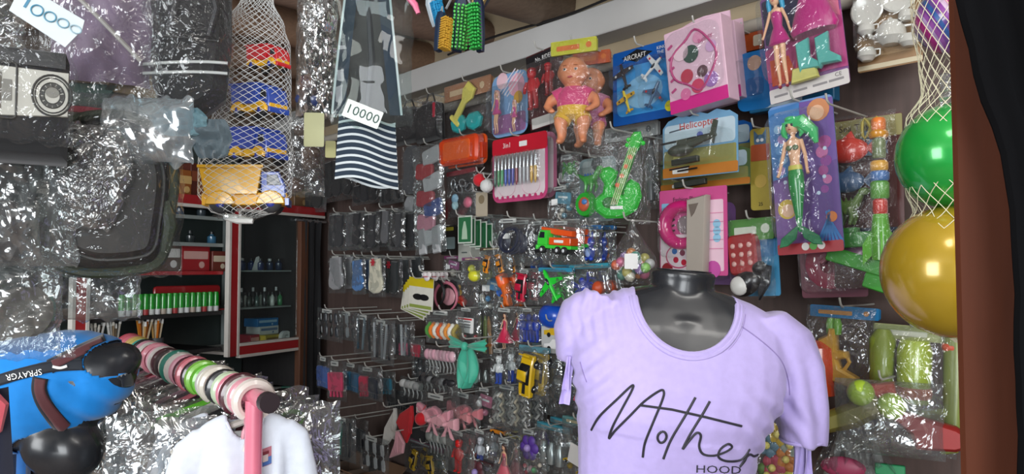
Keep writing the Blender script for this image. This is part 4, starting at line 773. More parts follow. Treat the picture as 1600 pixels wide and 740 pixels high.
for r0, z0, z1, c in ((1.2, .10, .115, '#c88a2a'), (.9, .115, .14, '#e07a30'), (.85, .06, .10, '#6a7a50'), (1.1, .035, .055, '#d8a030'), (1.2, .015, .035, '#3a70b0'), (1.15, -.02, .015, '#5aa038'), (.9, -.05, -.02, '#c83020')): mb.lathe([(R_ * r0 * .85, z0), (R_ * r0, z0 + .004), (R_ * r0, z1 - .004), (R_ * r0 * .8, z1)], (0, 0, 0), mat(c, .3, kind='gloss'), 14)
mb.lathe([(R_ * 1.1, -.14), (R_ * 1.2, -.09), (R_ * .9, -.05)], (0, 0, 0), mat('#5cae2c', .3, kind='gloss'), 14)
for a in range(4): mb.T = TT(w * .28, -h * .44, -.04, rz=a * PI / 2 + .4); mb.slab([(R_, -.08), (R_ * 2.2, -.11), (R_ * 2.2, -.15), (R_, -.13)], -.002, .002, mat('#5cae2c', .3))
mb.build('toy_rocket', t); mb = MB(TT(-w * .05, -h * .72, -.03, .05)); mb.box((0, 0, 0), (.09, .02, .03), mat('#3c8a3a', .4)); mb.box((-.02, 0, .02), (.04, .02, .01), mat('#3c8a3a', .4)); mb.build('toy_boat', t)
mb = MB(TT(w * .05, -h * .86, -.03, -.3)); mb.box((0, 0, 0), (.16, .018, .03), mat('#3aa02c', .35)); mb.box((.03, 0, -.03), (.05, .016, .03), mat('#3aa02c', .35)); mb.build('toy_spade', t)
critter(t, TT(-w * .15, -h * .8, -.02), .1, '#8a5a80', 'fish', name='toy_starfish'); critter(t, TT(w * .1, -h * .2, -.02), .07, '#6a8aa8', 'fish'); mb = MB(); mb.tube([(w * (.12 + .12 * math.cos(a)), -.02, -h * .08 + .02 * math.sin(2 * a)) for a in [i * PI / 8 for i in range(16)]], .003, mat('#b0a040', .5), 6, True); mb.build('cord', t)
bag(t, w, h, .07, res=18); hook(t, .10, 'sea toy pack', ln=.28)
# water guns
t, w, h = slot('water_gun_pack', 'yellow water gun with orange tank in clear bag, blue header', 'toy pack', (1272, 478, 1378, 608), .13, roll=-.03)
header(t, w * 1.0, h * .14, '#1d7ab4', c2='#c08a50', y=-.02); 
m = mat('#d2a03c', .3, kind='gloss'); mb = MB(); W, H = w, h
def wp(x, y): return ((x - 1325) / 106 * W, -(y - 478) / 130 * H)
mb.slab([wp(*q) for q in ((1292, 530), (1306, 522), (1308, 512), (1318, 512), (1320, 545), (1335, 546), (1337, 556), (1322, 560), (1326, 572), (1352, 584), (1350, 602), (1318, 596), (1305, 590), (1300, 600), (1288, 600), (1288, 560))], -.045, -.018, m, .005); b = mb.build('water_gun', t)
mb = MB(); mb.lathe([(.012, -.062), (.036, -.05), (.038, 0), (.034, .045), (.014, .058)], (wp(1290, 0)[0], -.035, wp(0, 578)[1]), mat('#d64a24', .2, kind='gloss'), 14); mb.build('water_tank', b)
for x in (1309, 1319): mb = MB(); mb.lathe([(.008, -.02), (.01, 0), (.006, .012)], (wp(x, 0)[0], -.032, wp(0, 506)[1]), mat('#6aa83a', .3), 10); mb.build('nozzle', b)
mb = MB(); mb.tube([(*wp(1330, 0)[:1], -.03, wp(0, 548)[1]), (wp(1338, 0)[0], -.03, wp(0, 562)[1]), (wp(1330, 0)[0], -.03, wp(0, 575)[1])], .004, m); mb.build('trigger_guard', b); bag(t, w, h, .07, m=FILMW, res=18); hook(t, .13, 'yellow water gun pack')
t, w, h = slot('water_gun_pack', 'lime green double tank water gun in large clear bag at right', 'toy pack', (1366, 508, 1500, 700), .12, yaw=WYAW * .7, roll=-.05)
header(t, w, h * .12, '#9aa06a', c2='#c8c8b8', y=-.02); lm = mat('#a8bc2e', .3, kind='gloss'); mb = MB()
mb.lathe([(.012, -.075), (.028, -.065), (.03, .03), (.024, .05), (.01, .055)], (.0, -.04, -h * .32), lm, 14); mb.build('water_tank', t); mb = MB(); mb.lathe([(.03, -.01), (.032, 0), (.03, .01)], (.0, -.04, -h * .52), mat('#d8602a', .3), 14); mb.build('cap_ring', t)
mb = MB(); mb.lathe([(.02, -.06), (.024, .04), (.012, .06)], (-.055, -.03, -h * .30), mat('#8a9a38', .35), 12); mb.build('water_tank', t)
mb = MB(); mb.lathe([(.018, -.1), (.02, .1), (.012, .12)], (.065, -.03, -h * .42), mat('#76803c', .35), 12); mb.ell((.062, -.03, -h * .14), (.02, .02, .014), mat('#d8502a', .3)); mb.build('barrel', t)
mb = MB(); mb.box((-.02, -.03, -h * .72), (.18, .025, .03), mat('#7a8430', .35)); mb.box((.05, -.03, -h * .8), (.03, .025, .08), mat('#7a8430', .35), .3); mb.build('grip', t); bag(t, w, h, .08, m=FILMW, res=18); hook(t, .12, 'lime water gun pack')
t, w, h = slot('ball_gun_pack', 'two lime green balls above red and olive toy gun in bag', 'toy pack', (1306, 590, 1470, 704), .20, yaw=WYAW * .6)
for x, z in ((-.045, -.025), (.005, -.045)): mb = MB(); mb.ell((x, -.04, z), .024, mat('#b4d63a', .3, kind='gloss'), 18, 12); mb.build('toy_ball', t)
mb = MB(TT(-.06, -h * .5, -.03, .35)); mb.slab([(-.07, -.02), (-.06, .015), (.05, .025), (.06, -.01), (.0, -.025)], -.018, .018, mat('#77702c', .45), .012); mb.build('toy_gun', t)
mb = MB(TT(.055, -h * .62, -.03, -.05)); mb.slab([(-.08, .035), (-.02, -.01), (-.01, -.035), (.05, -.03), (.085, -.01), (.05, .012)], -.016, .016, mat('#8f1f1c', .45), .006); mb.build('gun_grip', t); mb = MB(TT(-.01, -h * .25, -.02)); mb.slab([(-.03, -.03), (.03, -.03), (.02, .03), (-.04, .02)], -.01, .01, mat('#b83a24', .35), .004); mb.build('gun_barrel', t)
bag(t, w, h, .08, m=FILMX, res=20, amp=.008); hook(t, .20, 'bag of lime balls and toy gun', ln=.24)
# tulle and flower pack at lower right
t, w, h = slot('gauze_bundle', 'crumpled white gauze bundle with ribbon below the water guns', 'fabric', (1270, 655, 1405, 760), .15, yaw=WYAW * .6)
mb = MB(); mb.grid(lambda u, v: ((u - .5) * w * (.25 + .85 * v ** .6), -.02 - .05 * ridg(u * 6, v * 2, 1) - .04 * math.sin(v * PI), -h * v * (1 - .25 * abs(math.sin(u * 9)))), 60, 30, FILMX); mb.grid(lambda u, v: ((u - .5) * w * (.2 + .6 * v ** .7), -.01 - .05 * ridg(u * 5, v * 2, 4), -h * v * .9), 40, 20, mat('#b8b4b0', .8, kind='fabric')); mb.build('gauze', t)
mb = MB(); mb.box((.06, -.075, -h * .55), (.05, .01, .02), mat('#2a8a58', .4)); mb.build('green_tag', t); mb = MB(); mb.ell((-.02, -.07, -h * .6), (.04, .01, .02), mat('#a03a5a', .5)); mb.build('pink_ribbon', t)
t, w, h = slot('flower_pack', 'blue topped clear pack with yellow and maroon shapes beside lilac sleeve', 'toy pack', (1192, 628, 1262, 760), .14); header(t, w, h * .18, '#2d78b0', y=-.02)
for x, z, c in ((0, -.35, '#c8a83a'), (-.04, -.5, '#5a7a8c'), (.03, -.62, '#c87a30'), (-.02, -.75, '#a83a50'), (.045, -.45, '#8f9a90'), (-.04, -.85, '#5c7c3c'), (.03, -.9, '#c8c83c')):
    mb = MB(TT(x * w * 6, z * h, -.03)); [mb.ell((.016 * math.cos(a), 0, .016 * math.sin(a)), (.013, .008, .013), mat(c, .35), 8, 6) for a in [i * PI / 2.5 for i in range(5)]]; mb.ell((0, -.008, 0), .008, mat('#e0d070', .4), 8, 6); mb.build('toy_flower', t)
bag(t, w, h, .06, m=FILMW); hook(t, .14, 'blue topped flower pack')
# green guitar
t, w, h = slot('toy_guitar', 'bright green plastic toy guitar hanging tilted in clear film', 'toy guitar', (922, 204, 1016, 348), .22, yaw=WYAW * .35)
def gp(x, y): return ((x - 969) / 94 * w, -(y - 204) / 144 * h)
G = mat('#18b428', .2, kind='gloss'); mb = MB(); mb.slab([gp(*q) for q in ((955, 262), (968, 270), (962, 292), (975, 306), (978, 290), (988, 282), (1000, 290), (1004, 310), (996, 330), (975, 342), (948, 342), (932, 330), (930, 312), (944, 302), (946, 288), (938, 276), (944, 264))], -.035, -.005, G, .007); b = mb.build('body', t)
mb = MB(); mb.slab([gp(*q) for q in ((962, 300), (974, 306), (998, 238), (986, 232))], -.04, -.02, mat('#1d9a24', .3), .002); [mb.ell((gp(968 + i * 6.5, 0)[0], -.042, gp(0, 292 - i * 14)[1]), (.006, .003, .006), mat('#e06030', .3), 8, 5) for i in range(4)]; mb.build('neck', b)
mb = MB(); mb.slab([gp(*q) for q in ((984, 234), (999, 240), (1006, 222), (1003, 210), (993, 210), (986, 220))], -.036, -.016, G, .004); [mb.ell((gp(x, 0)[0], -.026, gp(0, y)[1]), .006, mat('#28d83c', .3), 8, 6) for x, y in ((984, 222), (982, 230), (1006, 228))]; mb.build('headstock', b)
mb = MB(); [mb.tube([(gp(958 + k * 3, 0)[0], -.044, gp(0, 322)[1]), (gp(988 + k * 3, 0)[0], -.044, gp(0, 236)[1])], .0009, mat('#d8d4a0', .3), 4) for k in range(4)]; mb.build('string', b)
mb = MB(); mb.ell((gp(955, 0)[0], -.036, gp(0, 318)[1]), (.018, .003, .014), mat('#0c6a18', .3), 14, 6); mb.box((gp(966, 0)[0], -.038, gp(0, 326)[1]), (.03, .004, .008), WHITE); mb.build('bridge', b)
bag(t, w, h * 1.03, .07, m=FILM, res=18); hook(t, .22, 'green toy guitar')
t, w, h = slot('dinosaur_pack', 'green dinosaur with round wheel toy on card behind the guitar', 'toy pack', (905, 246, 962, 346), .10); card(t, w, h, '#7a8c8e', lambda mb, w, h, Y: (mb.flat(rr(w * .8, h * .2, .01, cz=-h * .14), Y, mat('#9aa6a6', .4)), mb.flat(circ(0, -h * .1, w * .15), Y - .001, mat('#3c4446', .4))), .02); critter(t, TT(0, -h * .4, -.03), w * .7, '#3aa838', 'dino', '#2a6ac0')
mb = MB(TT(-.01, -h * .74, -.035)); mb.lathe([(0, -.01), (.032, -.01), (.036, 0), (.032, .01), (0, .01)], (0, 0, 0), G, 18, R=RX90); mb.ell((0, -.012, 0), (.02, .005, .02), mat('#c8603a', .3)); mb.ell((.006, -.016, .006), (.01, .004, .008), mat('#4a80c0', .3)); mb.build('toy_wheel', t); blister(t, w * .9, h * .8, .05, cz=-h * .56); hook(t, .10, 'dinosaur pack')
t, w, h = slot('white_label_pack', 'grey clear pack with white lettered header above the guitar', 'toy pack', (952, 196, 1034, 330), .04); header(t, w, h * .17, '#c2c6c4', c2='#7a8080', y=-.02)
for x in (-.3, .1, .36): mb = MB(); mb.lathe([(.012, 0), (.014, .1), (.006, .16)], (w * x, -.02, -h * .9), mat('#4c5254', .3), 10); mb.build('toy_rod', t)
bag(t, w, h, .04, m=FILMW); hook(t, .04, 'white lettered pack')
t, w, h = slot('green_toy_pack', 'small green leaf toy in clear bag left of dinosaur pack', 'toy pack', (884, 238, 912, 300), .14); critter(t, TT(0, -h * .45, -.02), w * .9, '#3c7a3a', 'spider', name='toy_leaf'); bag(t, w, h, .04); hook(t, .14, 'small green toy bag', ln=.2)
# bag of balls
t, w, h = slot('ball_bag', 'knotted clear bag of small coloured balls beside mannequin neck', 'toy pack', (950, 344, 1030, 448), .24, yaw=WYAW * .3)
mb = MB(); mb.lathe([(.006, 0), (.01, -.02), (w * .22, -h * .3), (w * .44, -h * .55), (w * .5, -h * .78), (w * .36, -h * .96), (.01, -h)][::-1], (0, -.04, 0), FILMW, 26, sy=.6); mb.build('plastic_bag', t)
for i in range(22):
    a = i * 2.4; r = .8 * math.sqrt((i + .5) / 22); c = ['#c86a8a', '#d8884a', '#5a9a8a', '#cfcfcf', '#8fc86a', '#9a7ab8', '#e0dcc8', '#c8c06a', '#d86a4a'][i % 9]
    mb = MB(); mb.ell((w * .42 * r * math.cos(a), -.04 - .02 * math.sin(i * 3), -h * .68 + h * .24 * r * math.sin(a)), .0125, mat(c, .35, kind='gloss'), 10, 8); mb.build('small_ball', t)
mb = MB(); mb.slab(rr(.03, .035, .002, cz=-h * .62), -.078, -.076, WHITE); mb.build('paper_label', t); hook(t, .24, 'bag of coloured balls')
# pens card
t0, w, h = slot('pen_card', 'second pink pen card hanging behind the front pen card', 'pen card', (782, 212, 868, 312), .10); card(t0, w, h, '#c87a98', lambda mb, w, h, Y: mb.flat(rr(w * .9, h * .86, .02, cz=-h * .5), Y, mat('#d8ccd0', .4)), .03)
t, w, h = slot('pen_card', 'pink edged card of coloured pens under red header', 'pen card', (769, 212, 854, 314), .16)
def art(mb, w, h, Y):
    mb.flat(rr(w * .92, h * .88, .02, cz=-h * .5), Y, mat('#d6c8cc', .4)); mb.flat(rr(w, h * .26, .01, cz=-h * .13), Y - .0005, mat('#c01c30', .35)); mb.text('3in1', -w * .22, -h * .12, h * .11, Y - .001, WHITE); mb.flat(rr(w * .14, h * .08, .002, cx=w * .08, cz=-h * .13), Y - .001, WHITE)
    for k in range(9): mb.flat(circ(w * (-.4 + .1 * k), -h * .93, .006, 8), Y - .001, mat('#b8386a', .4))
    for x in (-.22, .22): strokes(mb, [[(w * x + w * .16 * math.cos(a), -h * .78 + w * .11 * math.sin(a)) for a in [i * PI / 8 for i in range(17)]]], .0015, mat('#c8a4b0', .3), Y)
card(t, w, h, '#c04878', art, .03)
for i, c in enumerate(['#26584a', '#2a8a48', '#2e9a5a', '#2a50b0', '#2a48a8', '#3a3aa0', '#8a2a3a', '#b8b8bc', '#b0b4b8', '#b8b8bc', '#d0a028', '#c8a040']):
    x = w * (-.40 + .067 * i); mb = MB(); m = mat(c, .3, kind='gloss'); mb.lathe([(.001, -.05), (.0042, -.04), (.0046, -.0)], (x, -.012, -h * .50), m, 10); mb.lathe([(.0046, 0), (.0046, .03), (.003, .045)], (x, -.012, -h * .50), CHROME, 10); mb.box((x + .004, -.014, -h * .50 + .03), (.002, .003, .026), CHROME); mb.build('pen', t)
blister(t, w * .92, h * .5, .025, cz=-h * .5); hook(t, .16, 'pen cards')
# lunch box
t, w, h = slot('lunch_box', 'translucent orange plastic lunch box left of the pen card', 'lunch box', (702, 212, 762, 262), .14); mb = MB(); mb.slab(rr(w, h * .85, .018, cz=-h * .5), -.05, -.012, mat('#d6441c', .2, kind='gloss'), .008); mb.slab(rr(w * 1.04, h * .92, .02, cz=-h * .5), -.014, -.004, mat('#e0561e', .2, kind='gloss'), .003); mb.build('tub', t)
mb = MB(); mb.slab(rr(w * .7, h * .6, .012, cz=-h * .5), -.053, -.049, mat('#e2602a', .15, kind='gloss'), .002); mb.build('lid', t); mb = MB(); mb.box((w * .55, -.03, -h * .6), (.012, .02, .05), mat('#c23a1a', .3)); mb.build('clasp', t); bag(t, w * 1.1, h * 1.1, .06); hook(t, .14, 'orange lunch box')
for (px, py, c, lb) in ((757, 280, '#d02430', 'red pompom ball hanging below the orange lunch box'), (768, 289, '#d8d8d6', 'white pompom ball beside the red pompom')):
    t, w, h = slot('pompom', lb, 'pompom', (px - 9, py - 9, px + 9, py + 9), .17); r = .02; mb = MB(); mb.grid(lambda u, v: tuple(Vector((math.sin(PI * v) * math.cos(2 * PI * u), math.sin(PI * v) * math.sin(2 * PI * u), math.cos(PI * v))) * r * (1 + .12 * nz(u * 20, v * 12)) + Vector((0, -.02, -.022))), 28, 16, mat(c, .9, kind='fabric')); mb.build('ball', t); mb = MB(); mb.tube([(0, -.02, 0), (0, 0, .02)], .0012, WHITE); mb.build('loop', t); hook(t, .17, lb.split(' ball')[0], ln=.2)
# ================================================================== smaller packs, middle and lower rows
def pack(name, label, cat, bx, off, hd=None, film_=None, th=.03, short=None, n=0, glabel=None, hdf=.11, roll=None, res=10, hk=True, cardc=None, group=None, hlen=None):
    t, w, h = slot(name, label, cat, bx, off, roll=rnd.uniform(-.04, .04) if roll is None else roll, group=group)
    if cardc: card(t, w * .94, h, cardc, None, .004)
    cs_ = rgb(hd)[:3] if hd else (0, 0, 0)
    if hd and max(cs_) < min(cs_) * 1.9 + .01: mb = MB(); mb.slab(rr(w * .4, h * hdf * .8, .002, cx=-w * .1, cz=-h * hdf * .6), -th * .55 - .002, -th * .55, mat('#c9cac6', .5)); mb.flat(rr(w * .25, h * hdf * .2, .001, cx=-w * .1, cz=-h * hdf * .6), -th * .55 - .0026, mat('#5a5c5e', .5)); mb.build('paper_label', t)
    elif hd: header(t, w, h * hdf, hd, c2=rnd.choice(['#c9ccc8', '#8a9a98', '#d8c8a0', None]), y=-th * .55)
    return t, w, h, th, film_, short, off, hk, hlen, res
LAST = [None]
def fin(p):
    LAST[0] = p[0]; t, w, h, th, f, short, off, hk, hl, res = p
    bag(t, w * 1.06, h * 1.03, th, m=f or (FILMW if rnd.random() < .5 else FILMX), res=res + 4, amp=.009)
    if hk: hook(t, off, short or t['label'], ln=hl)
    return t
# --- black pouches at the top left of the wall
for bx, lb, o in (((624, 158, 668, 226), 'small black zip pouch left of the red trimmed pouch', .10), ((662, 148, 698, 222), 'small black pouch with red and blue trim near beam', .13)):
    t, w, h = slot('black_pouch', lb, 'pouch', bx, o); mb = MB(); mb.slab([(-w * .5, -h), (w * .5, -h * .98), (w * .46, -h * .25), (w * .2, -h * .18), (-w * .2, -h * .18), (-w * .48, -h * .28)], -.04, 0, mat('#17171a', .7, kind='fabric'), .012); mb.build('pouch_body', t)
    mb = MB(); mb.tube([(-w * .2, -.02, -h * .2), (-w * .1, -.02, 0), (w * .1, -.02, 0), (w * .2, -.02, -h * .2)], .003, mat('#202024', .6)); mb.build('strap', t); mb = MB(); mb.box((0, -.042, -h * .2), (w * .3, .004, .008), CHROME); mb.build('buckle', t)
    if o > .12: mb = MB(); mb.box((w * .36, -.042, -h * .4), (.012, .004, .05), mat('#a0283a', .5)); mb.build('red_trim', t)
    bag(t, w * 1.1, h * 1.02, .05, m=FILM); hook(t, o, lb)
# --- insole / slipper strip
t, w, h = slot('slipper_strip', 'silver film strip with slippers and red blue pink patches', 'slippers', (652, 226, 700, 396), .16, roll=.06)
for k, (c, z) in enumerate((('#c8cacc', .12), ('#c03038', .25), ('#d0d2d4', .36), ('#b83040', .5), ('#28509a', .6), ('#d890a4', .72), ('#c4c8ca', .84))):
    mb = MB(TT(w * .12 * (-1) ** k, -h * z, -.02, .15 * (-1) ** k)); mb.slab(rr(w * .55, h * .15, .012), -.008, .006, mat(c, .5), .004); mb.build('slipper', t)
for s in (-.22, .22): mb = MB(TT(w * s, -h * .90, -.025, .05)); mb.slab([(-.02, -.04), (.02, -.04), (.024, 0), (.018, .05), (-.018, .05), (-.024, 0)], -.006, .006, mat('#a8aaac', .6), .005); mb.build('sole', t)
bag(t, w, h, .045, m=FILMX, res=16, amp=.007); hook(t, .16, 'silver slipper strip')
for bx, c, lb, o in (((632, 228, 660, 304), '#4c4e52', 'dark grey shoe insole hanging right of the striped bag', .10), ((634, 306, 656, 378), '#9a9c9e', 'pale grey shoe insole beside silver slipper strip', .09)):
    t, w, h = slot('insole', lb, 'insole', bx, o); mb = MB(); mb.slab([(-w * .4, -h * .98), (w * .3, -h * .99), (w * .48, -h * .8), (w * .36, -h * .45), (w * .44, -h * .1), (w * .2, -.0), (-w * .25, 0), (-w * .46, -h * .15), (-w * .42, -h * .5), (-w * .5, -h * .8)], -.012, -.002, mat(c, .8, kind='fabric'), .004); mb.build('sole', t); bag(t, w * 1.1, h * 1.03, .02); hook(t, o, lb)
# --- key rings, sunglasses, cards
p = pack('keyring_pack', 'metal key rings with pale blue fob below orange lunch box', 'key rings', (704, 266, 748, 336), .12, '#8a3a40', hdf=.1); t, w, h = p[:3]
for k in range(6): mb = MB(TT(w * (-.25 + .11 * k), -h * (.3 + .06 * (k % 3)), -.02, .4 * k)); mb.tube([(.011 * math.cos(a), 0, .018 * math.sin(a)) for a in [i * PI / 6 for i in range(12)]], .0022, mat(['#b8bcc0', '#20242c', '#a8acb0'][k % 3], .25, .6), 6, True); mb.build('carabiner', t)
mb = MB(TT(-w * .2, -h * .62, -.02)); mb.ell((0, 0, 0), (.018, .008, .016), mat('#8ab4cc', .4)); mb.ell((.0, 0, -.022), (.016, .008, .016), mat('#9cc0c8', .4)); mb.build('fob', t); mb = MB(TT(w * .25, -h * .75, -.02)); mb.ell((0, 0, 0), (.022, .008, .018), mat('#c86a80', .4)); mb.build('fob', t); fin(p)
t, w, h = slot('red_case', 'maroon curved plastic cases hanging under the key rings', 'case', (690, 300, 752, 352), .07)
for s in (-.25, .2): mb = MB(TT(w * s, -h * .5, -.02, .9)); mb.slab(rr(.09, .03, .014), -.012, .01, mat('#8a2c34', .3, kind='gloss'), .006); mb.build('case', t)
bag(t, w, h, .04); hook(t, .07, 'maroon cases')
t, w, h = slot('key_tag', 'small cream label tag hanging left of the wall post', 'tag', (744, 300, 762, 338), .14); card(t, w, h, '#b8ac98', lambda mb, w, h, Y: mb.flat(circ(0, -h * .3, w * .25), Y, mat('#8a7a60', .5)), .003); hook(t, .14, 'cream label tag')
for k in range(5):
    t, w, h = slot('playing_card_box', ('front green card with white bottle picture and white border', 'second green card behind the white bottle card', 'third green card of the stack left of penguins', 'fourth green card of the row above orange cars', 'rearmost green card, furthest right of the green cards')[k], 'card', (716 + 9 * k, 337 + 3 * k, 734 + 9 * k + (0 if k else 4), 380 + 3 * k), .19 - .02 * k, group='green cards on one hook')
    def art(mb, w, h, Y): mb.flat(rr(w * .86, h * .9, .002, cz=-h * .5), Y, mat('#2c6a44', .4)); (mb.flat([(-w * .2, -h * .85), (w * .2, -h * .85), (w * .16, -h * .5), (w * .05, -h * .2), (-w * .05, -h * .2), (-w * .16, -h * .5)], Y - .0006, mat('#a8c0a8', .4)) if k == 0 else mb.flat(rr(w * .5, h * .6, .003, cz=-h * .5), Y - .0006, mat('#3a7a52', .4)))
    card(t, w, h, '#c4ccc2', art, .002)
    if k == 0: hook(t, .19, 'green cards')
t, w, h = slot('black_yellow_card', 'black card with small yellow print left of green cards', 'card', (690, 352, 714, 398), .09); card(t, w, h, '#222220', lambda mb, w, h, Y: (mb.flat(rr(w * .6, h * .12, .002, cz=-h * .12), Y, mat('#a8a030', .4)), mb.flat(rr(w * .8, h * .4, .004, cz=-h * .6), Y, mat('#8a9c9c', .4))), .002); hook(t, .09, 'black and yellow card')
t, w, h = slot('white_leaf_card', 'pale grey card with bird outline under green cards', 'card', (716, 380, 760, 408), .10); card(t, w, h, '#8e9088', lambda mb, w, h, Y: (mb.flat(rr(w * .45, h * .9, .002, cx=-w * .26, cz=-h * .5), Y, mat('#a8aaa2', .4)), mb.flat(rr(w * .2, h * .08, .002, cx=-w * .26, cz=-h * .5), Y - .001, mat('#5a6260', .4))), .002); hook(t, .1, 'bird card')
